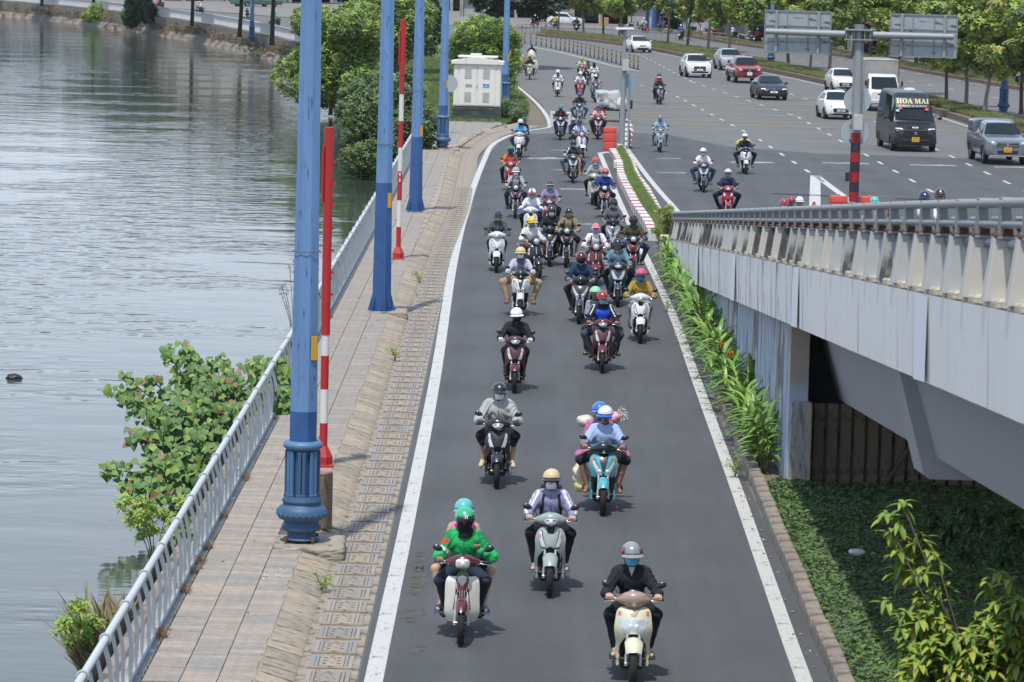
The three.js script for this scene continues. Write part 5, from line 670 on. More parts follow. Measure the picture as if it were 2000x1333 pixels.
const STY = {
  rounded: { rows: [[0.90, 0.37, 0.10, 0.02], [0.845, 0.415, 0.17, 0.05], [0.74, 0.465, 0.205, 0.09], [0.61, 0.485, 0.2, 0.11], [0.45, 0.445, 0.21, 0.13], [0.31, 0.385, 0.2, 0.13], [0.21, 0.32, 0.15, 0.1]], arch: [0.47, 0.8], lens: 'slant', head: 'wide', cowl: 1, fw: 0.1 },
  chromed: { rows: [[0.91, 0.36, 0.12, 0.03], [0.86, 0.41, 0.19, 0.06], [0.74, 0.46, 0.215, 0.1], [0.61, 0.48, 0.2, 0.12], [0.45, 0.44, 0.215, 0.13], [0.31, 0.38, 0.205, 0.13], [0.2, 0.31, 0.15, 0.1]], arch: [0.48, 0.78], lens: 'vee', head: 'wide', cowl: 1.05, fw: 0.1 },
  angular: { rows: [[0.91, 0.35, 0.13, 0.04], [0.85, 0.42, 0.2, 0.09], [0.74, 0.48, 0.215, 0.13], [0.61, 0.5, 0.19, 0.14], [0.46, 0.43, 0.2, 0.13], [0.31, 0.36, 0.2, 0.12], [0.2, 0.3, 0.14, 0.09]], arch: [0.5, 0.7], lens: 'twin', head: 'screen', cowl: 0.95, fw: 0.085, lower: 'black' },
  curvy: { rows: [[0.90, 0.36, 0.14, 0.04], [0.85, 0.42, 0.195, 0.08], [0.74, 0.48, 0.215, 0.12], [0.62, 0.5, 0.225, 0.14], [0.46, 0.44, 0.2, 0.12], [0.31, 0.38, 0.215, 0.13], [0.19, 0.31, 0.16, 0.1]], arch: [0.52, 0.78], lens: 'single', head: 'screen', cowl: 1, fw: 0.105 },
  retro: { rows: [[0.91, 0.34, 0.09, 0.02], [0.86, 0.39, 0.17, 0.06], [0.74, 0.44, 0.22, 0.12], [0.6, 0.46, 0.235, 0.15], [0.45, 0.43, 0.23, 0.16], [0.31, 0.37, 0.21, 0.14], [0.2, 0.3, 0.16, 0.1]], arch: [0.54, 0.62], lens: 'edge', head: 'round', cowl: 0.9, fw: 0.125 },
  shielded: { rows: [[0.80, 0.30, 0.17, 0.03], [0.75, 0.33, 0.205, 0.05], [0.65, 0.34, 0.215, 0.07], [0.52, 0.34, 0.215, 0.08], [0.4, 0.33, 0.22, 0.08], [0.31, 0.31, 0.215, 0.08], [0.22, 0.27, 0.16, 0.06]], arch: [-1, 0.4], lens: 'none', head: 'square', cowl: 1.02, fw: 0.075, bone: 1 },
  sporty: { rows: [[0.90, 0.34, 0.10, 0.03], [0.84, 0.40, 0.16, 0.07], [0.74, 0.45, 0.185, 0.12], [0.6, 0.42, 0.165, 0.12], [0.48, 0.36, 0.18, 0.12], [0.36, 0.31, 0.17, 0.1], [0.26, 0.28, 0.12, 0.08]], arch: [0.44, 0.74], lens: 'vee2', head: 'square', cowl: 0.85, fw: 0.075, bone: 1 },
  commuter: { rows: [[0.88, 0.34, 0.1, 0.02], [0.83, 0.38, 0.165, 0.05], [0.72, 0.41, 0.19, 0.08], [0.6, 0.41, 0.185, 0.1], [0.47, 0.37, 0.2, 0.11], [0.35, 0.33, 0.19, 0.1], [0.25, 0.29, 0.14, 0.08]], arch: [0.46, 0.7], lens: 'small', head: 'wide', cowl: 0.95, fw: 0.08, bone: 1 },
};
const FZ = 0.62, RZ = -0.62, WR = 0.275;
const wheelGeo = (() => {
  const ty = (R, w) => lathe([[R - 0.075, -w * 0.75], [R - 0.05, -w * 0.95], [R - 0.018, -w], [R - 0.004, -w * 0.55], [R, 0], [R - 0.004, w * 0.55], [R - 0.018, w], [R - 0.05, w * 0.95], [R - 0.075, w * 0.75]], 30, 0, 0, 0, 0, Math.PI / 2);
  const rim = (R, w) => merge([lathe([[R - 0.1, -w * 0.7], [R - 0.073, -w * 0.8], [R - 0.073, w * 0.8], [R - 0.1, w * 0.7]], 24, 0, 0, 0, 0, Math.PI / 2), rod([-0.05, 0, 0], [0.05, 0, 0], 0.035, 0.035, 12), ...Array.from({ length: 5 }, (_, k) => { const a = k * 1.2566; return rbox(0.025, 0.035, R - 0.11, 0.008, 0, (R - 0.1) / 2 * Math.cos(a), (R - 0.1) / 2 * Math.sin(a), Math.PI / 2 - a, 0, 0, 1); }), at(new THREE.CylinderGeometry(0.1, 0.1, 0.006, 20), 0.045, 0, 0, 0, 0, Math.PI / 2)]);
  return { ft: ty(WR, 0.043), fr: rim(WR, 0.043), rt: ty(WR, 0.05), rr: rim(WR, 0.05) };
})();
const scCache = {};
function scooterParts(st) {
  if (scCache[st]) return scCache[st];
  const P = STY[st], row = spl(P.rows), out = []; const add = (name, g, slot, par) => out.push([name, g, slot, par]);
  const S = (u, v) => { const [y, z, w, wr] = row(v); return [u * w, y, z - wr * Math.pow(Math.abs(u), 2.3)]; };
  const inner = (v) => P.arch[0] < 0 ? P.arch[1] : v < P.arch[0] ? 0 : P.arch[1] * Math.pow(clamp((v - P.arch[0]) / 0.16), 0.5) * (1 - 0.35 * sstep(0.85, 1, v));
  const vs = P.lower ? 0.56 : 1;
  add('leg_shield', merge([patch(S, inner, (v) => Math.max(inner(v) + 0.02, 1), 0, vs, 7, 22, 0, 0.014), patch(S, (v) => -Math.max(inner(v) + 0.02, 1), (v) => -inner(v), 0, vs, 7, 22, 0, 0.014)]), 'body');
  if (P.lower) add('lower_shield', merge([patch(S, (v) => Math.max(inner(v), 0.1), 1, vs, 1, 5, 12, -0.006, 0.014), patch(S, -1, (v) => -Math.max(inner(v), 0.1), vs, 1, 5, 12, -0.006, 0.014)]), 'black');
  if (P.lower) { add('side_fin', patch(S, (v) => 0.86 - 0.2 * (v - 0.72), 1.03, 0.68, 0.98, 3, 6, 0.006, 0.012), 'body'); add('side_fin', patch(S, -1.03, (v) => -0.86 + 0.2 * (v - 0.72), 0.68, 0.98, 3, 6, 0.006, 0.012), 'body'); }
  add('inner_panel', patch(S, -0.88, 0.88, 0.36, 0.97, 8, 10, -0.07, 0.02), 'black');
  const both = (name, u0, u1, v0, v1, slot, off = 0.004, par) => { for (const s of [1, -1]) { const a = (v) => s * u0((v - v0) / (v1 - v0)), b = (v) => s * u1((v - v0) / (v1 - v0)); add(name, s > 0 ? patch(S, a, b, v0, v1, 4, 8, off, 0.012) : patch(S, b, a, v0, v1, 4, 8, off, 0.012), slot, par); } };
  const L = (a, b) => (t) => lerp(a, b, t);
  const lensB = (name, u0, u1, v0, v1) => { both('lens_bezel', (t) => u0(t) - 0.05, (t) => u1(t) + 0.04, v0 - 0.015, v1 + 0.02, 'black', 0.002); both(name, u0, u1, v0, v1, 'lens', 0.005); };
  if (P.lens === 'slant') { lensB('running_light', L(0.70, 0.3), L(0.86, 0.6), 0.17, 0.47); both('indicator', L(0.68, 0.6), L(0.82, 0.74), 0.25, 0.31, 'amber', 0.008); add('front_badge', patch(S, (v) => -0.5 + v * 1.2, (v) => 0.5 - v * 1.2, 0.03, 0.23, 4, 4, 0.004, 0.01), 'black'); }
  if (P.lens === 'vee') { lensB('running_light', L(0.66, 0.12), L(0.85, 0.48), 0.18, 0.44); both('indicator', L(0.72, 0.62), L(0.9, 0.82), 0.14, 0.2, 'amber', 0.008); both('chrome_vee', L(0.58, 0.0), L(0.66, 0.1), 0.18, 0.44, 'chrome', 0.007); }
  if (P.lens === 'twin') { lensB('headlight', L(0.72, 0.07), L(0.88, 0.5), 0.2, 0.52); both('indicator', L(0.72, 0.66), L(0.9, 0.86), 0.18, 0.25, 'amber', 0.008); add('center_panel', patch(S, (v) => -0.52 + v * 1.0, (v) => 0.52 - v * 1.0, 0.02, 0.46, 5, 8, 0.006, 0.012), 'body2'); for (const s of [-1, 1]) add('reflector', ell(0.03, 0.026, 0.012, s * 0.06, 0.655, 0.492, 8), 'refl'); }
  if (P.lens === 'single') { add('headlight', patch(S, (v) => -0.66 + 1.6 * Math.max(0, v - 0.4), (v) => 0.66 - 1.6 * Math.max(0, v - 0.4), 0.3, 0.52, 8, 8, 0.006, 0.014), 'lens'); both('side_lens', L(0.8, 0.66), L(0.86, 0.8), 0.2, 0.36, 'lens'); both('indicator', L(0.74, 0.7), L(0.9, 0.88), 0.17, 0.24, 'amber', 0.008); add('center_panel', patch(S, (v) => -0.62 + v * 2.0, (v) => 0.62 - v * 2.0, 0.0, 0.25, 5, 6, 0.005, 0.012), 'body2'); for (const s of [-1, 1]) add('reflector', ell(0.028, 0.03, 0.012, s * 0.035, 0.69, 0.503, 8), 'refl'); }
  if (P.lens === 'edge') { lensB('running_light', L(0.76, 0.72), L(0.9, 0.88), 0.24, 0.46); both('indicator', L(0.78, 0.76), L(0.9, 0.88), 0.33, 0.39, 'amber', 0.008); add('tie_strip', patch(S, -0.16, 0.16, 0.03, 0.5, 4, 8, 0.006, 0.012), 'black'); add('chrome_strip', patch(S, (v) => -0.04 - 0.22 * Math.max(0, 0.16 - v), (v) => 0.04 + 0.22 * Math.max(0, 0.16 - v), 0.08, 0.42, 2, 8, 0.012, 0.008), 'chrome'); }
  if (P.lens === 'vee2') { both('side_blade', L(0.5, 0.02), L(0.98, 0.4), 0.1, 0.42, 'body2', 0.006); both('indicator', L(0.8, 0.6), L(0.96, 0.78), 0.2, 0.3, 'amber', 0.012); both('running_light', L(0.62, 0.34), L(0.8, 0.56), 0.3, 0.42, 'lens', 0.012); }
  if (P.lens === 'small') { both('running_light', L(0.6, 0.42), L(0.92, 0.72), 0.16, 0.3, 'lens'); add('front_badge', patch(S, -0.14, 0.14, 0.06, 0.14, 2, 2, 0.005, 0.008), 'chrome'); }
  if (st === 'shielded') { add('head_cover', loft([[0.82, 0.31, 0.065, 0.05], [0.72, 0.36, 0.07, 0.06], [0.62, 0.40, 0.06, 0.05], [0.5, 0.43, 0.045, 0.04]].map(([y, z, a, b]) => Array.from({ length: 16 }, (_, i) => [a * Math.cos(i / 16 * 6.283), y, z + b * Math.sin(i / 16 * 6.283)]).reverse())), 'body2'); add('badge', (() => { const s = new THREE.Shape([[-0.05, 0.05], [0, 0.07], [0.05, 0.05], [0.045, 0.0], [0, -0.06], [-0.045, 0]].map((q) => new THREE.Vector2(...q))); return new THREE.ExtrudeGeometry(s, { depth: 0.01, bevelEnabled: true, bevelSize: 0.005, bevelThickness: 0.004, bevelSegments: 1 }).translate(0, 0.755, 0.41); })(), 'chrome'); add('basket_rack', merge([tube([[-0.055, 0.66, 0.44], [-0.055, 0.56, 0.47], [0.055, 0.56, 0.47], [0.055, 0.66, 0.44]], 0.005, 16, 5), ...[-0.03, 0, 0.03].map((x) => rod([x, 0.65, 0.45], [x, 0.56, 0.475], 0.004, 0.004, 5))]), 'chrome'); add('fork_cover', merge([-1, 1].map((s) => rbox(0.035, 0.22, 0.06, 0.012, s * 0.082, 0.52, 0.47, -0.25, 0, s * 0.12))), 'body2'); }
  // handlebar cover
  const c = P.cowl, sec = [[0, 1.0, 0.35, 0.09, 0.095], [0.05, 1.0, 0.35, 0.087, 0.095], [0.1, 0.995, 0.335, 0.074, 0.085], [0.15, 0.985, 0.315, 0.055, 0.065], [0.19, 0.98, 0.295, 0.038, 0.045], [0.215, 0.98, 0.28, 0.022, 0.03]];
  const full = [...sec.slice(1).reverse().map((s) => [-s[0], ...s.slice(1)]), ...sec];
  add('handlebar_cover', loft(full.map(([x, y, z, ry, rz]) => Array.from({ length: 18 }, (_, i) => { const a = i / 18 * 6.283, cs = Math.cos(a), sn = Math.sin(a); return [x * c, y + ry * Math.sign(sn) * Math.pow(Math.abs(sn), 0.85) * (sn < 0 && P.head === 'screen' ? 1 + 0.5 * Math.max(0, 1 - Math.abs(x) / 0.12) : 1), z + rz * cs]; }))), st === 'angular' ? 'body2' : st === 'curvy' || st === 'shielded' ? 'cowl' : 'cowl');
  if (P.head === 'wide') { add('headlight', loft([0.0, 0.012, 0.024, 0.03].map((d, i) => { const k = [1, 0.98, 0.85, 0.5][i]; return Array.from({ length: 24 }, (_, q) => { const a = q / 24 * 6.283, cs = Math.cos(a), sn = Math.sin(a); return [0.094 * k * cs * (sn > 0 ? 1.0 : 0.82 + 0.18 * (1 + sn)), 0.985 + k * (sn > 0 ? 0.035 : 0.055) * sn, 0.465 + d - 0.03 * cs * cs]; }); })), 'lens'); add('reflector', ell(0.03, 0.028, 0.012, 0, 0.975, 0.49, 8), 'refl', 'headlight'); }
  if (P.head === 'square') { add('headlight', loft([0, 0.015, 0.03, 0.036].map((d, i) => { const k = [1, 0.98, 0.86, 0.5][i]; return sring(0.435 + d, 0, 0.985, 0.09 * k * (st === 'sporty' ? 0.8 : 1), 0.06 * k, 24, 3.2); })), 'lens'); add('reflector', ell(0.035, 0.032, 0.012, 0, 0.985, 0.466, 8), 'refl', 'headlight'); if (st === 'shielded') for (const s of [-1, 1]) add('indicator', rbox(0.085, 0.055, 0.04, 0.018, s * 0.145, 0.975, 0.345, 0, s * 0.35, s * 0.08), 'lens'); }
  if (P.head === 'round') { add('headlight', lathe([[0, 0.03], [0.05, 0.024], [0.07, 0.005], [0.072, -0.02]], 24, 0, 0.995, 0.45, Math.PI / 2), 'lens'); add('headlight_ring', at(new THREE.TorusGeometry(0.072, 0.009, 8, 28), 0, 0.995, 0.45), 'chrome', 'headlight'); add('reflector', ell(0.026, 0.026, 0.01, 0, 0.99, 0.472, 8), 'refl', 'headlight'); }
  if (P.head === 'screen') { add('windscreen', grid((s, t) => { const x = (s - 0.5) * 0.17 * (1 - 0.35 * t), y = 1.0 + t * 0.1; return [x, y, 0.44 - 0.09 * t - 2.6 * x * x]; }, 8, 5), 'screen'); add('brow', merge([patch((u, v) => [u * 0.22 * (1 - 0.5 * v), 1.045 - v * 0.12, 0.425 - 0.1 * Math.abs(u) + 0.03 * v], -1, 1, 0, 1, 10, 5, 0, 0.014)]), st === 'angular' ? 'body' : 'cowl'); }
  add('handlebar', tube([[-0.34, 0.975, 0.255], [-0.2, 0.985, 0.285], [0, 0.985, 0.27], [0.2, 0.985, 0.285], [0.34, 0.975, 0.255]], 0.012, 20, 6), 'silver');
  for (const s of [-1, 1]) {
    add('grip', rod([s * 0.235, 0.982, 0.28], [s * 0.352, 0.974, 0.252], 0.018, 0.018, 10), 'black');
    add('brake_lever', tube([[s * 0.2, 0.972, 0.315], [s * 0.27, 0.962, 0.325], [s * 0.345, 0.945, 0.29]], 0.0055, 10, 5), 'chrome');
    add('mirror_stem', tube([[s * 0.18, 1.0, 0.27], [s * 0.2, 1.06, 0.26], [s * 0.25, 1.11, 0.25], [s * 0.295, 1.135, 0.25]], 0.0065, 12, 5), 'black');
    add('mirror', ell(0.066, 0.04, 0.02, s * 0.32, 1.145, 0.255, 9, 0, 0, s * 0.3), 'mirror', 'mirror_stem');
    add('fork_leg', merge([rod([s * 0.078, WR, FZ - 0.01], [s * 0.07, 0.6, 0.47], 0.02, 0.018, 10), rod([s * 0.078, WR - 0.03, FZ - 0.01], [s * 0.077, WR + 0.1, FZ - 0.045], 0.026, 0.024, 10)]), 'fork');
  }
  add('axle', rod([-0.1, WR, FZ], [0.1, WR, FZ], 0.014, 0.014, 8), 'silver');
  const fw = P.fw, fr = WR + 0.028;
  add('front_fender', merge([0, 0.008].map((o) => grid((s, t) => { const q = s * 2 - 1, a = lerp(0.62, 2.2, t), r = fr + o - 0.05 * Math.pow(Math.abs(q), 2.6), w = fw * (0.78 + 0.22 * Math.sin(Math.PI * clamp(t * 0.9 + 0.08))); return [q * w, WR + r * Math.sin(a), FZ + r * Math.cos(a)]; }, 10, 14))), 'fender');
  // floor, body, seat
  if (!P.bone) { add('floorboard', merge([rbox(0.33, 0.05, 0.56, 0.02, 0, 0.27, 0.08), rbox(0.28, 0.12, 0.5, 0.04, 0, 0.2, 0.05)]), 'black'); add('floor_skirt', merge([-1, 1].map((s) => loft([[0.32, 0.27, 0.08], [0.1, 0.25, 0.07], [-0.2, 0.3, 0.08], [-0.3, 0.36, 0.07]].map(([z, y, h]) => sring(z, s * 0.175, y, 0.022, h, 12))))), 'body'); }
  else { add('tunnel', loft([[0.3, 0.74, 0.06, 0.07], [0.15, 0.6, 0.06, 0.1], [-0.02, 0.54, 0.07, 0.11], [-0.16, 0.6, 0.09, 0.12]].map(([z, y, a, b]) => sring(z, 0, y, a, b, 14))), 'body2'); add('engine', merge([rbox(0.2, 0.2, 0.4, 0.05, 0, 0.32, 0.05), rbox(0.26, 0.14, 0.2, 0.05, 0, 0.33, -0.05)]), 'silver'); add('foot_pegs', merge([rod([-0.27, 0.265, 0.02], [0.27, 0.265, 0.02], 0.014, 0.014, 8), rbox(0.1, 0.03, 0.05, 0.01, -0.23, 0.268, 0.02), rbox(0.1, 0.03, 0.05, 0.01, 0.23, 0.268, 0.02)]), 'black'); }
  add('rear_body', loft([[-0.06, 0.56, 0.09, 0.12], [-0.18, 0.58, 0.155, 0.17], [-0.4, 0.62, 0.17, 0.14], [-0.66, 0.66, 0.15, 0.11], [-0.86, 0.70, 0.11, 0.085], [-1.0, 0.74, 0.05, 0.04]].map(([z, y, a, b]) => sring(z, 0, y, a, b, 18))), 'body');
  add('seat', loft([[-0.02, 0.73, 0.06, 0.03], [-0.1, 0.75, 0.12, 0.045], [-0.3, 0.755, 0.145, 0.05], [-0.52, 0.785, 0.14, 0.055], [-0.75, 0.795, 0.115, 0.045], [-0.88, 0.8, 0.06, 0.03]].map(([z, y, a, b]) => sring(z, 0, y, a, b, 18, 3))), 'seat');
  add('rear_unit', merge([rbox(0.2, 0.2, 0.5, 0.06, -0.1, 0.33, -0.5), rbox(0.1, 0.12, 0.35, 0.03, 0.1, 0.3, -0.55), rod([-0.12, WR, RZ], [0.12, WR, RZ], 0.016, 0.016, 8), rod([0.11, 0.3, -0.62], [0.11, 0.6, -0.72], 0.02, 0.02, 8)]), 'black');
  add('exhaust', loft([[-0.25, 0.26, 0.03, 0.03], [-0.4, 0.27, 0.045, 0.05], [-0.8, 0.34, 0.05, 0.06], [-0.88, 0.36, 0.03, 0.04]].map(([z, y, a, b]) => sring(z, -0.19, y, a, b, 14, 2))), 'black');
  add('rear_fender', merge([grid((s, t) => { const q = s * 2 - 1, a = lerp(1.0, 3.3, t), r = WR + 0.05 - 0.04 * q * q; return [q * 0.07, WR + r * Math.sin(a), RZ + r * Math.cos(a)]; }, 6, 10)]), 'black');
  add('grab_rail', tube([[-0.13, 0.78, -0.7], [-0.13, 0.82, -0.95], [0.13, 0.82, -0.95], [0.13, 0.78, -0.7]], 0.013, 18, 6), 'silver');
  add('tail_light', rbox(0.16, 0.07, 0.05, 0.02, 0, 0.73, -0.99), 'redlamp');
  add('number_plate', rbox(0.19, 0.14, 0.006, 0.002, 0, 0.56, -1.0, 0.3), 'plate');
  add('side_stand', rod([0.1, 0.2, -0.05], [0.2, 0.14, -0.3], 0.01, 0.008, 6), 'silver');
  return scCache[st] = out;
}
function scooter(st, col, p, yaw, label, o = {}) {
  const t = thing(o.name ?? (STY[st].bone ? 'motorbike' : 'scooter'), label, 'motorbike', p, yaw, o.group);
  const b = col[0], b2 = col[1] ?? col[0], slots = { body: paint(b), body2: col[1] === undefined ? blackGl : paint(b2), cowl: paint(col[2] ?? b), fender: paint(col[3] ?? b), black: blackPl, chrome: chromeM, lens: lensM, amber: amberM, silver: silverM, fork: o.darkFork ? mat([0.06, 0.06, 0.06], 0.4, { metalness: 0.5 }) : silverM, mirror: col[4] !== undefined ? paint(col[4]) : blackGl, seat: seatM, screen: blackGl, redlamp: redLamp, plate: mat([0.6, 0.6, 0.58], 0.5), refl: reflM };
  const byName = {};
  for (const [name, g, slot, par] of scooterParts(st)) { const m = mesh(name, g, slots[slot], par ? byName[par] ?? t : t); byName[name] = m; }
  for (const [nm, z, a, r] of [['front_wheel', FZ, 'ft', 'fr'], ['rear_wheel', RZ, 'rt', 'rr']]) { const w = sub(nm, t, [0, WR, z]); mesh('tyre', wheelGeo[a], tyreM, w); mesh('rim', wheelGeo[r], rimM, w); }
  if (o.scale) t.scale.setScalar(o.scale);
  if (o.lean) t.rotation.z = o.lean;
  return t;
}

// ======================= PEOPLE =======================
const sminF = (a, b, k) => { const h = Math.max(k - Math.abs(a - b), 0) / k; return Math.min(a, b) - h * h * k * 0.25; };
function field(prims) {      // prims: {a,b,ra,rb,k} round cones, or {e:[cx,cy,cz,rx,ry,rz],k}
  const Ps = prims.map((q) => { if (q.e) return { e: q.e, k: q.k ?? 0.02 }; const [a, b] = [q.a, q.b], d = [b[0] - a[0], b[1] - a[1], b[2] - a[2]], L2 = d[0] * d[0] + d[1] * d[1] + d[2] * d[2] || 1e-9; return { a, d, L2, ra: q.ra, rb: q.rb ?? q.ra, k: q.k ?? 0.02, c: [a[0] + d[0] / 2, a[1] + d[1] / 2, a[2] + d[2] / 2], R: Math.sqrt(L2) / 2 + Math.max(q.ra, q.rb ?? q.ra) }; });
  return (x, y, z) => { let m = 1; for (const q of Ps) { let d; if (q.e) { const e = q.e, X = (x - e[0]) / e[3], Y = (y - e[1]) / e[4], Z = (z - e[2]) / e[5], l = Math.sqrt(X * X + Y * Y + Z * Z); d = (l - 1) * Math.min(e[3], e[4], e[5]) * (l > 1 ? 1.15 : 1); } else { const bx = x - q.c[0], by = y - q.c[1], bz = z - q.c[2], bd = Math.sqrt(bx * bx + by * by + bz * bz) - q.R; if (bd > m + q.k) continue; const px = x - q.a[0], py = y - q.a[1], pz = z - q.a[2], t = clamp((px * q.d[0] + py * q.d[1] + pz * q.d[2]) / q.L2), ex = px - q.d[0] * t, ey = py - q.d[1] * t, ez = pz - q.d[2] * t; d = Math.sqrt(ex * ex + ey * ey + ez * ez) - (q.ra + (q.rb - q.ra) * t); } m = sminF(m, d, q.k); } return m; };
}
const add3 = (a, b) => [a[0] + b[0], a[1] + b[1], a[2] + b[2]], mix3 = (a, b, t) => [lerp(a[0], b[0], t), lerp(a[1], b[1], t), lerp(a[2], b[2], t)];
function skeleton(o) {       // seated rider joints in the scooter's frame (+z forward)
  const j = { hip: [0, 0.84 + (o.dy ?? 0), -0.24 + (o.dz ?? 0)] }, lean = o.lean ?? 0.05, tl = o.torso ?? 1, sx = o.sx ?? 0; j.chest = add3(j.hip, [sx * 0.6, 0.30 * tl, lean * 0.7]); j.neck = add3(j.hip, [sx, 0.455 * tl, lean]); j.head = add3(j.neck, [sx * 0.2, 0.155, 0.045 + lean * 0.25]);
  const sh = (o.sh ?? 0.18) - 0.016; for (const s of [-1, 1]) {
    const k = s < 0 ? 'R' : 'L'; j['sho' + k] = add3(j.neck, [s * sh, -0.055, -0.005]);
    j['hand' + k] = (o['hand' + k] ?? [s * 0.288, 0.992, 0.264]); const w = o['wrist' + k] ?? add3(j['hand' + k], [-s * 0.0, 0.016, -0.075]); j['wri' + k] = w;
    const a = j['sho' + k], mid = mix3(a, w, 0.5), d = Math.hypot(w[0] - a[0], w[1] - a[1], w[2] - a[2]), up = Math.sqrt(Math.max(0.0004, 0.27 * 0.27 - d * d / 4)), dir = o['elb' + k] ?? [s * 0.5, -0.8, -0.2], l = Math.hypot(...dir); j['elb' + k] = add3(mid, dir.map((v) => v / l * up));
    const hx = 0.088; j['hipj' + k] = add3(j.hip, [s * hx, 0, 0.03]); const ft = o['foot' + k] ?? [s * (o.footX ?? 0.195), (o.footY ?? 0.315), o.footZ ?? 0.12]; j['ank' + k] = add3(ft, [0, 0.06, -0.05]); j['foot' + k] = ft; j['toe' + k] = add3(ft, [s * 0.03, -0.005 - (o.toeDown ?? 0), 0.16]);
    const A = j['hipj' + k], B = j['ank' + k], m2 = mix3(A, B, 0.5), D = Math.hypot(B[0] - A[0], B[1] - A[1], B[2] - A[2]), u2 = Math.sqrt(Math.max(0.0004, 0.415 * 0.415 - D * D / 4)), kd = [s * (o.kneeX ?? 0.48), 0.35, 0.9], kl = Math.hypot(...kd); const dd = kd.map((v) => v / kl), ax = [(B[0] - A[0]) / D, (B[1] - A[1]) / D, (B[2] - A[2]) / D], dot = dd[0] * ax[0] + dd[1] * ax[1] + dd[2] * ax[2], pr = dd.map((v, i) => v - ax[i] * dot), pl = Math.hypot(...pr); j['knee' + k] = add3(m2, pr.map((v) => v / pl * u2));
  }
  return j;
}
function bodyPrims(j, o) {
  const P = [], c = (a, b, ra, rb, k) => P.push({ a, b, ra, rb, k }), f = o.fat ?? 1;
  c(add3(j.hip, [-0.06, 0, 0]), add3(j.hip, [0.06, 0, 0]), 0.1 * f, 0.1 * f, 0.05); c(j.hip, j.chest, 0.105 * f, 0.11 * f, 0.06); c(add3(j.chest, [-0.06, 0, 0]), add3(j.chest, [0.06, 0, 0]), 0.105 * f, 0.105 * f, 0.06); c(add3(j.shoL, [-0.04, 0, 0]), add3(j.shoR, [0.04, 0, 0]), 0.062, 0.062, 0.06); c(add3(j.neck, [0, -0.03, 0]), add3(j.head, [0, -0.06, -0.01]), 0.054, 0.05, 0.03);
  for (const k of ['L', 'R']) { c(j['sho' + k], j['elb' + k], 0.052, 0.04, 0.03); c(j['elb' + k], j['wri' + k], 0.04, 0.026, 0.02); c(j['hipj' + k], j['knee' + k], 0.082 * f, 0.055, 0.05); c(j['knee' + k], j['ank' + k], 0.053, 0.034, 0.02); c(add3(j['ank' + k], [0, -0.035, -0.02]), j['toe' + k], 0.034, 0.03, 0.02); }
  return P;
}
function handPrims(j, k, fist) {
  const s = k === 'L' ? 1 : -1, h = j['hand' + k], w = j['wri' + k], P = [], c = (a, b, ra, rb, q = 0.006) => P.push({ a, b, ra, rb, k: q });
  if (fist) { const d = [0, 0.045, 0.0]; c(w, h, 0.027, 0.03, 0.015); for (let i = 0; i < 4; i++) { const x = (i - 1.5) * 0.02; c(add3(h, [x, 0.028, 0.012]), add3(h, [x, 0.022, 0.044]), 0.0115, 0.011); c(add3(h, [x, 0.022, 0.044]), add3(h, [x, -0.006, 0.036]), 0.0105, 0.01); } c(add3(h, [-s * 0.03, -0.012, 0.02]), add3(h, [-s * 0.008, 0.002, 0.048]), 0.0125, 0.011); return P; }
  const pal = add3(h, [0, 0.02, -0.028]); c(w, add3(pal, [0, 0, -0.01]), 0.026, 0.028, 0.02); c(add3(pal, [-0.026, 0, 0]), add3(pal, [0.026, 0, 0]), 0.022, 0.021, 0.015); c(add3(h, [-0.028, 0.024, -0.004]), add3(h, [0.028, 0.024, -0.004]), 0.015, 0.014, 0.012);
  const len = [0.9, 1.05, 1.0, 0.8]; for (let i = 0; i < 4; i++) { const x = s * (-0.033 + i * 0.022), l = len[i]; const a = add3(h, [x, 0.024, 0.006]), b = add3(h, [x, 0.014, 0.036 * l]), d = add3(h, [x, -0.014 * l, 0.034]); c(a, b, 0.0105, 0.0098, 0.004); c(b, d, 0.0095, 0.0085, 0.004); c(d, add3(h, [x, -0.022 * l, 0.012]), 0.0085, 0.0075, 0.004); }
  c(add3(pal, [-s * 0.034, -0.004, 0.002]), add3(h, [-s * 0.05, -0.004, 0.002]), 0.0135, 0.011, 0.008); c(add3(h, [-s * 0.05, -0.004, 0.002]), add3(h, [-s * 0.044, -0.018, 0.022]), 0.0105, 0.009, 0.004); return P;
}
const headPrims = (h) => [{ e: [h[0], h[1] + 0.022, h[2] - 0.012, 0.076, 0.094, 0.094], k: 0.03 }, { e: [h[0], h[1] - 0.045, h[2] + 0.022, 0.058, 0.07, 0.066], k: 0.03 }, { a: add3(h, [0, 0.012, 0.083]), b: add3(h, [0, -0.026, 0.104]), ra: 0.009, rb: 0.014, k: 0.014 }, { a: add3(h, [-0.04, 0.022, 0.074]), b: add3(h, [0.04, 0.022, 0.074]), ra: 0.012, rb: 0.012, k: 0.015 }, { a: add3(h, [-0.018, -0.062, 0.081]), b: add3(h, [0.018, -0.062, 0.081]), ra: 0.01, rb: 0.01, k: 0.008 }, { e: [h[0], h[1] - 0.1, h[2] + 0.062, 0.024, 0.018, 0.022], k: 0.02 }, { e: [h[0] - 0.078, h[1] - 0.012, h[2] - 0.012, 0.012, 0.03, 0.02], k: 0.008 }, { e: [h[0] + 0.078, h[1] - 0.012, h[2] - 0.012, 0.012, 0.03, 0.02], k: 0.008 }, { a: add3(h, [0, -0.16, -0.04]), b: add3(h, [0, -0.06, -0.015]), ra: 0.054, rb: 0.05, k: 0.03 }];
const LOD = [[0.014, 0.0058], [0.019, 0.0085], [0.03, 0.014]];
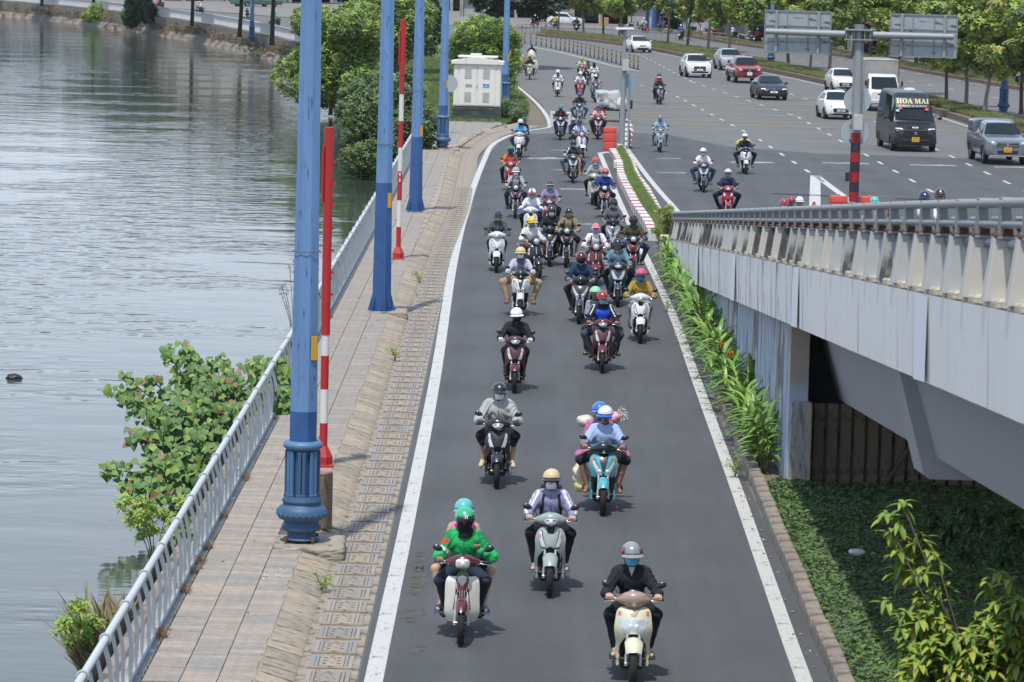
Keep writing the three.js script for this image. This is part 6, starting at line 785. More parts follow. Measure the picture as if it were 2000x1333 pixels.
const bbox = (P, pad) => { const lo = [9, 9, 9], hi = [-9, -9, -9]; for (const q of P) { const L = q.e ? [[q.e.slice(0, 3), Math.max(q.e[3], q.e[4], q.e[5])]] : [[q.a, q.ra], [q.b, q.rb ?? q.ra]]; for (const [p, r] of L) for (let i = 0; i < 3; i++) { lo[i] = Math.min(lo[i], p[i] - r - pad); hi[i] = Math.max(hi[i], p[i] + r + pad); } } return [lo, hi]; };
const netOf = (P, cell, f = field(P)) => surfNet(f, ...bbox(P, cell * 2.5), cell);
const paintV = (g, fn) => { const p = g.attributes.position, c = new Float32Array(p.count * 3); for (let i = 0; i < p.count; i++) c.set(fn(p.getX(i), p.getY(i), p.getZ(i)), i * 3); g.setAttribute('color', new THREE.BufferAttribute(c, 3)); return g; };
const peopleCache = {};
function figure(key, o, lod, wear) {            // geometries for one pose; wear: {sleeve: 1|0.45|0, leg: 1|0.5, loose}
  const ck = key + lod + JSON.stringify(wear); if (peopleCache[ck]) return peopleCache[ck];
  const j = skeleton(o), cell = LOD[lod], B = bodyPrims(j, o); const parts = [netOf(B, cell[0])];
  const hd = netOf(headPrims(j.head), cell[1]); const H = j.head;
  const eye = (x, y, z) => { const dx = Math.abs(x - H[0]) - 0.031, dy = y - H[1] - 0.004, front = z > H[2] + 0.06; if (front && dx * dx / 0.00022 + dy * dy / 0.00004 < 1) return [0.06, 0.05, 0.05]; if (front && Math.abs(dx) < 0.02 && Math.abs(dy - 0.02 + dx * 0.15) < 0.005) return [0.12, 0.09, 0.08]; if (front && Math.abs(x - H[0]) < 0.022 && Math.abs(y - H[1] + 0.062) < 0.008) return [0.75, 0.42, 0.38]; if (y > H[1] + 0.06 || (z < H[2] - 0.02 && y > H[1] - 0.05)) return [0.05, 0.045, 0.04]; return [1, 1, 1]; };
  parts.push(paintV(hd, eye));
  for (const k of ['L', 'R']) parts.push(netOf(handPrims(j, k, o['fist' + k]), cell[1]));
  const body = merge(parts.map((g) => g.attributes.color ? g : paintV(g, () => [1, 1, 1])));
  // jacket or shirt
  const f = (o.fat ?? 1), L = wear.loose ?? 1, T = [], c = (a, b, ra, rb, k = 0.03) => T.push({ a, b, ra, rb, k }), i = 0.014 * L;
  c(add3(j.hip, [-0.055, 0.02, 0]), add3(j.hip, [0.055, 0.02, 0]), 0.112 * f + i, 0.112 * f + i, 0.06); c(add3(j.hip, [0, 0.03, 0]), j.chest, 0.112 * f + i, 0.12 * f + i, 0.06); c(add3(j.chest, [-0.07, 0.01, 0]), add3(j.chest, [0.07, 0.01, 0]), 0.11 * f + i, 0.11 * f + i, 0.07); c(add3(j.shoL, [-0.05, 0, 0]), add3(j.shoR, [0.05, 0, 0]), 0.066 + i, 0.066 + i, 0.07); c(add3(j.neck, [0, -0.06, -0.005]), add3(j.neck, [0, wear.collar ?? 0.02, 0.0]), 0.075 + i * 0.6, 0.066 + i * 0.5, 0.03);
  for (const k of ['L', 'R']) { const e = wear.sleeve ?? 1; if (e <= 0) continue; const up = Math.min(1, e / 0.5), E = mix3(j['sho' + k], j['elb' + k], up); c(j['sho' + k], E, 0.055 + i, (up < 1 ? 0.06 : 0.045) + i, 0.035); if (e > 0.5) c(j['elb' + k], mix3(j['elb' + k], j['wri' + k], Math.min(1, (e - 0.5) / 0.5) * 1.0), 0.046 + i, 0.034 + i * 0.7, 0.03); }
  const tf = field(T), wr = (x, y, z) => tf(x, y, z) + (lod < 2 ? 0.0062 * L * Math.sin(y * 46 + 9 * Math.sin(x * 13 + z * 9) + 3 * Math.sin(z * 21)) * (0.35 + 0.65 * vnoise(x * 7 + 20, y * 7 + z * 5 + 20, 99, 3)) : 0);
  const top = surfNet(wr, ...bbox(T, cell[0] * 2.5), cell[0]);
  // trousers
  const Tr = [], d = (a, b, ra, rb, k = 0.04) => Tr.push({ a, b, ra, rb, k }), q = wear.bag ?? 0.012; d(add3(j.hip, [-0.06, -0.01, 0]), add3(j.hip, [0.06, -0.01, 0]), 0.1 * f + q, 0.1 * f + q, 0.05); d(add3(j.hip, [0, 0.03, 0]), add3(j.hip, [0, 0.08, 0.01]), 0.108 * f, 0.106 * f, 0.04);
  for (const k of ['L', 'R']) { const lg = wear.leg ?? 1, a = Math.min(1, lg / 0.5); d(j['hipj' + k], mix3(j['hipj' + k], j['knee' + k], a), 0.084 * f + q, 0.062 + q, 0.05); if (lg > 0.5) d(j['knee' + k], mix3(j['knee' + k], j['ank' + k], (lg - 0.5) / 0.5 * 0.96), 0.06 + q, 0.04 + q * 1.3, 0.03); }
  const pf = field(Tr), bot = surfNet((x, y, z) => pf(x, y, z) + (lod < 2 ? 0.003 * Math.sin(y * 38 + x * 31 + 8 * Math.sin(z * 11)) : 0), ...bbox(Tr, cell[0] * 2.5), cell[0]);
  const front = (x, y) => { for (let z = 0.4; z > -0.5; z -= 0.006) if (wr(x, y, z) < 0) return z; return null; };
  const shoe = {}; for (const k of ['L', 'R']) shoe[k] = netOf([{ a: add3(j['ank' + k], [0, -0.035, -0.035]), b: add3(j['toe' + k], [0, -0.002, 0.012]), ra: 0.043, rb: 0.04, k: 0.02 }, { a: add3(j['ank' + k], [0, -0.03, -0.02]), b: add3(j['ank' + k], [0, 0.012, -0.01]), ra: 0.042, rb: 0.04, k: 0.02 }], Math.max(cell[1], 0.009));
  const sole = {}; for (const k of ['L', 'R']) { const t = j['toe' + k], a = j['ank' + k], n = mix3(a, t, 0.5), len = Math.hypot(t[0] - a[0], t[2] - a[2]) + 0.1; sole[k] = merge([rbox(0.092, 0.02, len, 0.009, n[0], Math.min(t[1], a[1] - 0.035) - 0.035, n[2] + 0.005, 0, Math.atan2(t[0] - a[0], t[2] - a[2]), 0), tube([[t[0] - 0.04, t[1] - 0.03, t[2] - 0.06], [t[0], t[1] + 0.034, t[2] - 0.045], [t[0] + 0.04, t[1] - 0.03, t[2] - 0.06]], 0.014, 12, 5)]); }
  return peopleCache[ck] = { j, body, top, bot, front, shoe, sole };
}
// ---- headgear, centred on the head ----
const HG = (() => {
  const shellOf = (R, edgeF, n = 28, m = 12) => { const S = (s, t, o) => { const th = s * 6.2832, e = lerp(Math.PI / 2, edgeF(th), t); return [(R[0] + o) * Math.sin(th) * Math.cos(e), 0.038 + (R[1] + o) * Math.sin(e), -0.012 + (R[2] + o) * Math.cos(th) * Math.cos(e)]; }; const rim = []; for (let i = 0; i < n; i++) rim.push(S(i / n, 1, -0.004)); return { g: merge([grid((s, t) => S(s, t, 0), n, m), grid((s, t) => S(1 - s, t, -0.014), n, m)]), rim: tube(rim, 0.008, n * 2, 5, true), S }; };
  const fr = (th) => 0.5 + 0.5 * Math.cos(th);   // 1 at the front
  const half = shellOf([0.121, 0.122, 0.143], (th) => lerp(-0.32, 0.12, Math.pow(fr(th), 0.8))), open = shellOf([0.128, 0.13, 0.15], (th) => { const f = fr(th); return f > 0.72 ? lerp(-0.6, 0.2, sstep(0.72, 0.86, f)) : -0.72; }), full = shellOf([0.132, 0.135, 0.155], (th) => { const f = fr(th); return f > 0.76 ? lerp(-0.75, 0.24, sstep(0.76, 0.88, f)) : -0.95; });
  const peak = merge([0, -0.006].map((o) => grid((s, t) => { const th = (s - 0.5) * 2.0, r = 0.140 + t * 0.055 * Math.cos(th * 0.75), y = 0.05 - t * 0.022 + o - 0.012 * Math.abs(th); return [r * 0.9 * Math.sin(th), y, -0.012 + (r + 0.004) * Math.cos(th)]; }, 14, 3)));
  const visor = merge([grid((s, t) => { const th = (s - 0.5) * 1.9, e = lerp(0.38, -0.12, t); return [0.139 * Math.sin(th) * Math.cos(e), 0.038 + 0.14 * Math.sin(e), -0.006 + 0.163 * Math.cos(th) * Math.cos(e)]; }, 14, 5)]);
  const fullVisor = merge([grid((s, t) => { const th = (s - 0.5) * 2.1, e = lerp(0.3, -0.42, t); return [0.137 * Math.sin(th) * Math.cos(e), 0.038 + 0.14 * Math.sin(e), -0.006 + 0.163 * Math.cos(th) * Math.cos(e)]; }, 14, 6)]);
  const chinBar = merge([0, -0.012].map((o) => grid((s, t) => { const th = (s - 0.5) * 2.3, e = lerp(-0.42, -0.85, t); return [(0.138 + o) * Math.sin(th) * Math.cos(e), 0.038 + 0.145 * Math.sin(e), -0.004 + (0.17 + o) * Math.cos(th) * Math.cos(e)]; }, 14, 4)));
  const strap = merge([-1, 1].map((s) => tube([[s * 0.105, 0.03, 0.0], [s * 0.088, -0.05, 0.02], [s * 0.05, -0.11, 0.045], [0, -0.125, 0.05]], 0.006, 14, 4)));
  const stripe = merge([grid((s, t) => { const th = (s - 0.5) * 0.55, e = lerp(0.18, 2.6, t); return [0.1235 * Math.sin(th) * (Math.abs(Math.cos(e)) * 0.75 + 0.25), 0.039 + 0.1235 * Math.sin(e), -0.012 + 0.1455 * Math.cos(e) * Math.cos(th)]; }, 4, 14)]);
  const mask = merge([0, -0.004].map((o) => grid((s, t) => { const th = (s - 0.5) * 2.7, e = lerp(0.62, -1.15, t), k = 1 + 0.05 * Math.cos(th) * Math.sin(t * Math.PI) + 0.012 * Math.sin(t * 19) * Math.cos(th); return [(0.07 + o) * k * Math.sin(th) * Math.cos(e * 0.62) * 1.06, -0.052 + (0.062 + o) * Math.sin(e) * 1.05, 0.012 + (0.1 + o) * k * Math.cos(th * 0.86) * Math.cos(e * 0.7)]; }, 16, 10)));
  const scarf = merge([grid((s, t) => { const th = (s - 0.5) * 5.6, y = lerp(0.0, -0.2, t), r = 0.084 + 0.012 * Math.sin(t * 9 + th) + 0.012 * t; return [r * Math.sin(th) * 1.02, y, 0.004 + (r + 0.024) * Math.cos(th) * (1 - 0.1 * t)]; }, 24, 10)]);
  const glasses = merge([-1, 1].map((s) => ell(0.029, 0.019, 0.007, s * 0.033, 0.006, 0.091, 8, 0, s * 0.28, 0)).concat([rod([-0.01, 0.01, 0.096], [0.01, 0.01, 0.096], 0.003, 0.003, 5), rod([0.06, 0.01, 0.08], [0.08, 0.008, 0.0], 0.003, 0.003, 5), rod([-0.06, 0.01, 0.08], [-0.08, 0.008, 0.0], 0.003, 0.003, 5)]));
  const hood = merge([0, -0.01].map((o) => grid((s, t) => { const th = lerp(0.75, 5.53, s), e = lerp(1.5, -1.2, t), fl = 1 + 0.06 * Math.sin(t * 7 + s * 5); return [(0.104 + o) * fl * Math.sin(th) * Math.cos(e * 0.85), 0.012 + (0.118 + o) * Math.sin(e), -0.02 + (0.122 + o) * Math.cos(th) * Math.cos(e * 0.75)]; }, 24, 12)));
  const capPeak = merge([0, -0.005].map((o) => grid((s, t) => { const th = (s - 0.5) * 1.7, r = 0.1 + t * 0.08 * Math.cos(th * 0.7); return [r * 0.85 * Math.sin(th), 0.055 - t * 0.02 + o, -0.005 + r * Math.cos(th)]; }, 10, 3)));
  const hair = merge([ell(0.09, 0.1, 0.1, 0, 0.0, -0.035, 10), ell(0.07, 0.16, 0.05, 0, -0.14, -0.075, 10)]);
  return { half, open, full, peak, visor, fullVisor, chinBar, strap, stripe, mask, scarf, glasses, hood, capPeak, hair };
})();
const clothM = (c, vc) => mat(c, 0.85, { bumpMap: fineT, bumpScale: 0.002, ...(vc ? { vertexColors: true } : {}) });
const SKIN = { a: [0.42, 0.25, 0.17], b: [0.33, 0.185, 0.115], c: [0.26, 0.14, 0.085], d: [0.50, 0.32, 0.23] };
function headgear(par, R, j) {
  const g = sub('headgear', par, j.head); g.rotation.set(R.nod ?? 0.06, R.turn ?? 0, R.tip ?? 0); g.rotation.order = 'YXZ';
  const [sty, c1, c2] = R.helm ?? [];
  if (sty === 'half' || sty === 'bare') { mesh('helmet_shell', HG.half.g, paint(c1, 0.3), g); mesh('helmet_rim', HG.half.rim, blackPl, g); if (sty === 'half') mesh('helmet_peak', HG.peak, c2 !== undefined ? paint(c2, 0.3) : blackGl, g); mesh('chin_strap', HG.strap, blackPl, g); }
  if (sty === 'open') { mesh('helmet_shell', HG.open.g, paint(c1, 0.25), g); mesh('helmet_rim', HG.open.rim, blackPl, g); mesh('helmet_visor', HG.visor, mat([0.015, 0.016, 0.018], 0.08, { clearcoat: 1 }), g); mesh('chin_strap', HG.strap, blackPl, g); if (c2 !== undefined) mesh('helmet_stripe', HG.stripe, paint(c2), g); }
  if (sty === 'full') { mesh('helmet_shell', HG.full.g, paint(c1, 0.22), g); mesh('helmet_visor', HG.fullVisor, mat([0.02, 0.018, 0.017], 0.06, { clearcoat: 1 }), g); mesh('chin_bar', HG.chinBar, paint(c1, 0.22), g); }
  if (sty === 'cap') { mesh('cap_peak', HG.capPeak, clothM(c1), g); mesh('cap_crown', HG.half.g, clothM(c1), g); g.children[g.children.length - 1].scale.set(0.84, 0.9, 0.84); }
  if (R.stripe !== undefined) mesh('helmet_stripe', HG.stripe, paint(R.stripe), g);
  if (R.mark) for (const s of R.mark === 'side' ? [-1, 1] : [-1, 1]) mesh(R.mark === 'side' ? 'helmet_patch' : 'visor_mark', R.mark === 'side' ? ell(0.012, 0.045, 0.05, s * 0.113, 0.075, 0.03, 8, 0, 0, s * 0.35) : rbox(0.012, 0.05, 0.006, 0.002, s * 0.012, 0.09, 0.142, -0.45), mat(R.mark === 'side' ? [0.3, 0.05, 0.04] : [0.7, 0.72, 0.7], 0.4), g);
  if (R.hair) mesh('hair', HG.hair, mat([0.03, 0.018, 0.014], 0.5), g);
  if (R.mask !== undefined) mesh('face_mask', HG.mask, mat(R.mask, 0.85, { bumpMap: fineT, bumpScale: 0.002 }), g);
  if (R.scarf !== undefined) mesh('face_scarf', HG.scarf, clothM(R.scarf), g);
  if (R.hood !== undefined) mesh('hood', HG.hood, clothM(R.hood), g);
  if (R.glasses) mesh('sunglasses', HG.glasses, blackGl, g);
  return g;
}
function person(R, lod, p, yaw, sc = 1, group) {
  const o = R.pose ?? {}, key = JSON.stringify(o), F = figure(key, o, lod, { sleeve: R.sleeve ?? 1, leg: R.leg ?? 1, loose: R.loose ?? 1, collar: R.collar ?? 0.02, bag: R.bag ?? 0.012 });
  const t = thing('person', R.d, 'person', p, yaw, group); t.scale.setScalar(sc);
  mesh('body', F.body, mat(SKIN[R.skin ?? 'a'], 0.55, { vertexColors: true }), t);
  let top = F.top; if (R.pat) { top = F.top.clone(); paintV(top, (x, y, z) => R.pat(x, y, z, F.j)); }
  const tp = mesh(R.topName ?? (R.sleeve !== undefined && R.sleeve < 1 ? 'shirt' : 'jacket'), top, clothM(R.pat ? 0xffffff : R.top, !!R.pat), t);
  mesh(R.leg !== undefined && R.leg < 0.7 ? 'shorts' : 'trousers', F.bot, clothM(R.bot ?? 0x15161b), t);
  for (const k of ['L', 'R']) if (R.shoe === 'sandal') mesh('sandal', F.sole[k], mat(R.shoeC ?? 0x2a211c, 0.8), t); else mesh('shoe', F.shoe[k], mat(R.shoeC ?? 0x1c1a1a, 0.6), t);
  if (R.gloves !== undefined) for (const k of ['L', 'R']) mesh('glove', (peopleCache[key + 'gl' + lod + k] ??= netOf(handPrims(F.j, k).map((q) => ({ ...q, ra: q.ra + 0.004, rb: q.rb + 0.004 })), LOD[lod][1] * 1.1)), clothM(R.gloves), t);
  if (lod < 2) {
    const y0 = F.j.hip[1] + 0.1, y1 = F.j.neck[1] - 0.03, line = (x, a, b, r, n = 9) => { const pts = []; for (let i = 0; i <= n; i++) { const y = lerp(a, b, i / n), xx = typeof x === 'function' ? x(i / n) : x, z = F.front(xx, y); if (z !== null) pts.push([xx, y, z + r * 0.2]); } return pts.length > 2 ? tube(pts, r, 20, 5) : null; };
    if (R.zip !== undefined) { const g = line(F.j.neck[0] * 0.5, y0, y1, 0.005); if (g) mesh('zip', g, mat(R.zip, 0.5), tp); }
    if (R.straps !== undefined) for (const s of [-1, 1]) { const g = line((q) => F.j.neck[0] + s * lerp(0.135, 0.1, q), y0 + 0.05, y1 - 0.0, 0.02); if (g) mesh('backpack_strap', g, clothM(R.straps), t); }
    if (R.straps !== undefined) mesh('backpack', rbox(0.3, 0.4, 0.16, 0.06, F.j.chest[0], F.j.chest[1] + 0.02, F.j.chest[2] - 0.21, 0, 0, 0, 3), clothM(R.straps), t);
    if (R.shirt !== undefined) { const n = F.j.neck, zs = F.front(n[0], n[1] - 0.07) ?? 0; mesh('shirt_front', (() => { const s = new THREE.Shape([[-0.04, 0.06], [0.04, 0.06], [0.0, -0.05]].map((q) => new THREE.Vector2(...q))); return new THREE.ExtrudeGeometry(s, { depth: 0.012, bevelEnabled: false }).applyMatrix4(new THREE.Matrix4().makeRotationX(-0.28)).translate(n[0], n[1] - 0.04, zs + 0.004); })(), clothM(R.shirt), tp); }
    if (R.collarC !== undefined) mesh('collar', merge([-1, 1].map((s) => rbox(0.075, 0.028, 0.012, 0.004, F.j.neck[0] + s * 0.045, F.j.neck[1] + 0.005, (F.front(F.j.neck[0], F.j.neck[1]) ?? F.j.neck[2] + 0.08) - 0.004, -0.5, s * 0.35, s * -0.6))), clothM(R.collarC), tp);
    if (R.logo) { const [tx, lx, ly, w, h, col] = R.logo, c = document.createElement('canvas'); c.width = 128; c.height = 64; const x = c.getContext('2d'); x.fillStyle = R.logoBg; x.fillRect(0, 0, 128, 64); x.fillStyle = col; x.font = 'bold 44px sans-serif'; x.textAlign = 'center'; x.fillText(tx, 64, 48); const tt = new THREE.CanvasTexture(c); tt.colorSpace = THREE.SRGBColorSpace; const yy = F.j.chest[1] + ly; mesh('chest_logo', grid((s, q) => { const X = lx + (s - 0.5) * w, Y = yy + (q - 0.5) * h, z = F.front(X, Y) ?? 0; return [X, Y, z + 0.006]; }, 5, 3), mat(0xffffff, 0.8, { map: tt }), tp); }
  }
  headgear(t, R, F.j);
  return t;
}

// ======================= TRAFFIC: RIDERS =======================
const lin = (h) => new THREE.Color(h).toArray();
function armPos(x, y, z, j) { const k = x > 0 ? 'L' : 'R', s = x > 0 ? 1 : -1; let best = null; for (const [a, b, n] of [[j['sho' + k], j['elb' + k], 0], [j['elb' + k], j['wri' + k], 1]]) { const d = [b[0] - a[0], b[1] - a[1], b[2] - a[2]], L = d[0] ** 2 + d[1] ** 2 + d[2] ** 2, t = ((x - a[0]) * d[0] + (y - a[1]) * d[1] + (z - a[2]) * d[2]) / L, tc = clamp(t), e = [x - a[0] - d[0] * tc, y - a[1] - d[1] * tc, z - a[2] - d[2] * tc], q = Math.hypot(...e); if (!best || q < best.q) best = { q, n, t: tc, out: (e[0] * s * 0.55 + e[1] * 0.55 + e[2] * 0.62) / (q || 1) }; } return { ...best, k, on: best.q < 0.088 && Math.abs(x) > 0.14 }; }
const PIL = { dz: -0.34, dy: 0.05, footY: 0.34, footZ: -0.12, footX: 0.25, kneeX: 1.0, handL: [0.17, 0.96, -0.22], handR: [-0.17, 0.96, -0.22], sx: -0.07, sh: 0.165 };
const W = 0xe4e4e2, MASKW = 0xe6e8ea, BLUE = 0x4fb4dc;
const bikes = [
  { p: [1.51,-41.25], st: 'curvy', c: [[0.62, 0.60, 0.44], [0.33, 0.23, 0.17], [0.36, 0.25, 0.19]], d: 'cream scooter with gold handlebar cover, nearest to the camera', lod: 0, r: { d: 'rider in black half zip jacket with light blue mask and silver helmet', top: 0x14171f, bot: 0x0e0f13, helm: ['half', 0x8a8c8f, 0x8a8c8f], mark: 'side', mask: BLUE, shirt: 0xb8aeb2, skin: 'd', shoe: 'sandal', shoeC: 0x2a2a2c, collar: 0.035, loose: 1.25, pose: { kneeX: 0.5 } } },
  { p: [-0.54,-43.54], st: 'shielded', c: [0xdedbd0, [0.085, 0.008, 0.014], [0.085, 0.008, 0.014], [0.085, 0.008, 0.014]], d: 'white and maroon motorbike carrying the green jacket rider and passenger', lod: 0, r: { d: 'rider in bright green jacket and green helmet with fist at chest', top: 0x18a558, bot: 0x1d2a3a, helm: ['open', 0x3aa878, undefined], mark: 'bars', scarf: 0x11131a, zip: 0x0d7a3f, loose: 1.7, skin: 'c', nod: 0.15, pose: { footZ: 0.0, footY: 0.3, handL: [0.165, 1.13, 0.03], wristL: [0.21, 1.075, 0.03], elbL: [1, -0.9, 0.15], fistL: 1, torso: 0.98 }, logo: ['G', 0.08, 0.1, 0.045, 0.04, '#eef6f0'], logoBg: '#18a558', pat: (x, y, z, j) => { const a = armPos(x, y, z, j); if (a.on && a.n === 0 && a.t > 0.62 && a.t < 0.78) return lin(0xc8d4d2); if (a.on && a.n === 0 && a.t > 0.3 && a.t < 0.48 && x < 0 && a.out > 0.6) return lin(0xc03a20); if (a.on && a.n === 0 && a.t < 0.6) return lin(0x0f8248); return lin(0x18a558); } }, pil: { d: 'passenger in pink top with teal helmet behind the green rider', top: 0xe86aa8, sleeve: 0, bot: 0x1c2430, leg: 0.4, helm: ['half', 0x57b5ae, 0x57b5ae], hair: 1, skin: 'd', shoe: 'sandal', shoeC: 0x30508a, loose: 0.4, topName: 'tank_top', pose: { ...PIL, sx: -0.01, dy: 0.05, footY: 0.34, footX: 0.27 } } },
  { p: [0.58,-47.06], st: 'rounded', c: [[0.30, 0.34, 0.33]], d: 'sage grey scooter ridden by the lavender track jacket rider', lod: 0, r: { d: 'rider in lavender track jacket with white sleeve stripes and cream helmet', top: 0x8484a4, bot: 0x101014, helm: ['half', 0xcdb98c], mask: MASKW, hood: 0x23273a, zip: 0x23243a, straps: 0x17171a, skin: 'd', loose: 1.4, shoe: 'sandal', shoeC: 0x4c5c68, pat: (x, y, z, j) => { const a = armPos(x, y, z, j); return a.on && Math.abs(a.out - 0.86) < 0.1 ? lin(0xd2d4e0) : lin(0x8484a4); } } },
  { p: [-0.19,-56.67], st: 'rounded', c: [0x14151a, undefined], d: 'black scooter with a small red badge ridden by light grey jacket rider', lod: 0, o: { darkFork: 1 }, r: { d: 'rider in puffy light grey hooded jacket with dark green helmet', top: 0xa4a6a4, bot: 0x16161a, leg: 0.6, helm: ['half', 0x14241f, 0x14241f], mask: MASKW, hood: 0xb0b2b0, zip: 0x55585a, gloves: 0x2a2c33, loose: 2.3, skin: 'd', shoe: 'shoe', shoeC: 0xc6b496, pose: { footX: 0.23, kneeX: 0.5, sh: 0.19 } } },
  { p: [1.45,-54.16], st: 'angular', c: [[0.075, 0.35, 0.42], 0x0b0d13, 0x0b0d13, [0.075, 0.35, 0.42]], d: 'turquoise and black scooter ridden by the unmasked man in pale blue polo', lod: 0, r: { d: 'unmasked man in pale blue polo shirt with white and blue helmet', top: 0x9fb4de, sleeve: 0.36, bot: 0x14161d, leg: 0.55, helm: ['half', 0xd8dadf, 0x1f55b4], collarC: 0xa9bce4, skin: 'c', loose: 1.2, shoe: 'sandal', shoeC: 0x77705f, nod: 0.12, pose: { footX: 0.24, footZ: 0.16, kneeX: 0.9, fat: 1.06 } }, pil: { d: 'passenger with blue helmet hidden behind the polo shirt man', top: 0xb06a92, bot: 0xb06a92, helm: ['half', 0x2f6fc0, 0x2f6fc0], hood: 0xc8c8c6, mask: 0x8a8c90, skin: 'b', shoe: 'shoe', shoeC: 0x6a2818, pose: { ...PIL, sx: -0.05, dy: 0.0 } } },
  { p: [0.07,-69.21], st: 'rounded', c: [[0.07, 0.007, 0.012], undefined], d: 'dark red scooter with black nose panel ridden by the white helmet rider', lod: 0, r: { d: 'rider in black jacket with glossy white helmet and black mask', top: 0x1b1a1e, bot: 0x141418, helm: ['half', 0xe6e7ea, 0xe6e7ea], mask: 0x101013, zip: 0x4a4a50, gloves: 0xb9b4a6, skin: 'd', loose: 1.3, pose: { kneeX: 0.3, footX: 0.15 } } },
  { p: [1.86,-72.93], st: 'rounded', c: [[0.095, 0.008, 0.014], undefined], d: 'dark red scooter carrying two riders, the front one in blue jacket', lod: 0, r: { d: 'rider in royal blue and navy jacket with red helmet', top: 0x1d4fc4, bot: 0x3c3d44, helm: ['half', 0x9a1c22, 0x7a1a1e], mask: 0x86c3d8, skin: 'c', bag: 0.022, loose: 1.4, shoe: 'shoe', shoeC: 0x17181a, pose: { footX: 0.21, footZ: 0.08, kneeX: 1.0, footY: 0.3 }, logo: ['~', -0.1, 0.05, 0.06, 0.04, '#dfe8fa'], logoBg: '#1d4fc4', pat: (x, y, z, j) => { const a = armPos(x, y, z, j); if (a.on) return a.n === 0 && Math.abs(a.out - 0.8) < 0.09 ? lin(0xc4ccd8) : lin(0x10131f); return y > j.neck[1] - 0.07 ? lin(0x12151f) : lin(0x1d4fc4); } }, pil: { d: 'passenger in grey shirt with mint green helmet behind blue jacket rider', top: 0x8c8f98, sleeve: 0.4, bot: 0x14151a, helm: ['half', 0x86d0a4], skin: 'b', shoe: 'sandal', shoeC: 0x121214, pose: { ...PIL, sx: -0.13, dy: 0.07, footX: 0.31 } } },
  { p: [2.83,-78.78], st: 'rounded', c: [[0.66, 0.68, 0.68], undefined], d: 'white scooter ridden by the pink helmet rider beside the right line', lod: 0, r: { d: 'rider in mustard hooded jacket with pink helmet and blue mask', top: 0x9a8136, bot: 0x8c8e92, helm: ['half', 0xd0427e], mask: 0x2f8dc0, hood: 0x8f7832, skin: 'b', loose: 1.3, pose: { footX: 0.16, kneeX: 0.3 } } },
  { p: [0.17,-83.85], st: 'angular', c: [[0.60, 0.60, 0.57], 0x16181d], d: 'white scooter with large headlamps ridden by beige trousers rider', lod: 1, r: { d: 'rider in open pale jacket and beige trousers with cream helmet', top: 0xb0b0bc, bot: 0xa08a6a, helm: ['half', 0xcbb583, 0xcbb583], mask: 0xe8eaec, skin: 'b', shoe: 'sandal', shoeC: 0x6a2e18, bag: 0.02, pose: { footX: 0.3, kneeX: 1.6, footZ: 0.1 }, pat: (x, y, z, j) => { const a = armPos(x, y, z, j); return !a.on && Math.abs(x) < 0.085 && z > j.chest[2] ? lin(0x57546a) : lin(0xb0b0bc); } } },
  { p: [1.54,-82.66], st: 'angular', c: [[0.035, 0.05, 0.06], 0x10151a], d: 'dark slate scooter with lit amber indicator ridden by the navy jacket rider', lod: 1, yaw: -0.08, r: { d: 'rider in navy blue jacket with maroon full helmet looking down', top: 0x1b3150, bot: 0x1c181c, helm: ['full', 0x571018], mask: 0xa0b4bc, skin: 'b', loose: 1.3, nod: 0.4, shoe: 'shoe', pose: { footX: 0.2, kneeX: 0.8, sh: 0.19 } } },
  { p: [2.55,-86.91], st: 'chromed', c: [[0.022, 0.035, 0.06], undefined], d: 'navy scooter with chrome V nose ridden by the denim jacket man', lod: 1, r: { d: 'man in light denim jacket with navy helmet and sunglasses', top: 0x6f8c9c, bot: 0x10141f, helm: ['half', 0x121a28, 0x121a28], glasses: 1, shirt: 0x9a9a90, skin: 'b', loose: 1.5, pose: { kneeX: 0.8, footX: 0.2, fat: 1.05 }, pat: (x, y, z, j) => { const n = vnoise(x * 16 + 40, y * 16 + z * 12 + 40, 999, 5); const a = lin(0x6f8c9c), b = lin(0x4b6678); return a.map((v, i) => lerp(v, b[i], n)); } } },
  { p: [-0.47,-95.5], st: 'chromed', c: [[0.66, 0.66, 0.64], undefined], d: 'pearl white scooter ridden by the grey hoodie rider at left line', lod: 1, r: { d: 'rider in dark grey hooded jacket with navy helmet and sunglasses', top: 0x44464a, bot: 0x24262b, helm: ['half', 0x17223f], mask: 0xb4988a, glasses: 1, hair: 1, gloves: 0x55525a, zip: 0x9a9a98, skin: 'd', pose: { kneeX: 0.3, footX: 0.15 } } },
  { p: [0.63,-93.69], st: 'retro', c: [0x14181f, undefined, 0x101216], yaw: 0.28, d: 'black retro scooter with round headlamp ridden by yellow helmet rider', lod: 1, r: { d: 'rider in white jacket with yellow helmet and grey mask', top: 0xc8c8c6, bot: 0x6a3f2c, leg: 0.5, helm: ['half', 0xd8b21c, 0xd8b21c], mask: 0x7d8088, skin: 'b', shoe: 'sandal' } },
  { p: [0.97,-97.81], st: 'angular', c: [[0.015, 0.02, 0.03], 0x0e1218], d: 'black scooter with big twin lamps ridden by dark green helmet rider', lod: 1, r: { d: 'rider in black jacket with dark green open helmet and white mask', top: 0x141a26, bot: 0x14161c, helm: ['open', 0x16281f], mask: MASKW, skin: 'd', gloves: undefined } },
  { p: [1.42,-97.61], st: 'sporty', c: [0x10141a, 0x1a2028, 0x12161c], yaw: -0.05, d: 'black motorbike ridden by the unmasked man in khaki hoodie', lod: 1, r: { d: 'unmasked young man in khaki hoodie with backpack straps and dark helmet', top: 0x7d7252, bot: 0x191a1e, leg: 0.6, helm: ['bare', 0x1f2428], straps: 0x201d1d, skin: 'a', shoe: 'sandal', pose: { footX: 0.24, footZ: 0.02, footY: 0.3, sh: 0.19 } } },
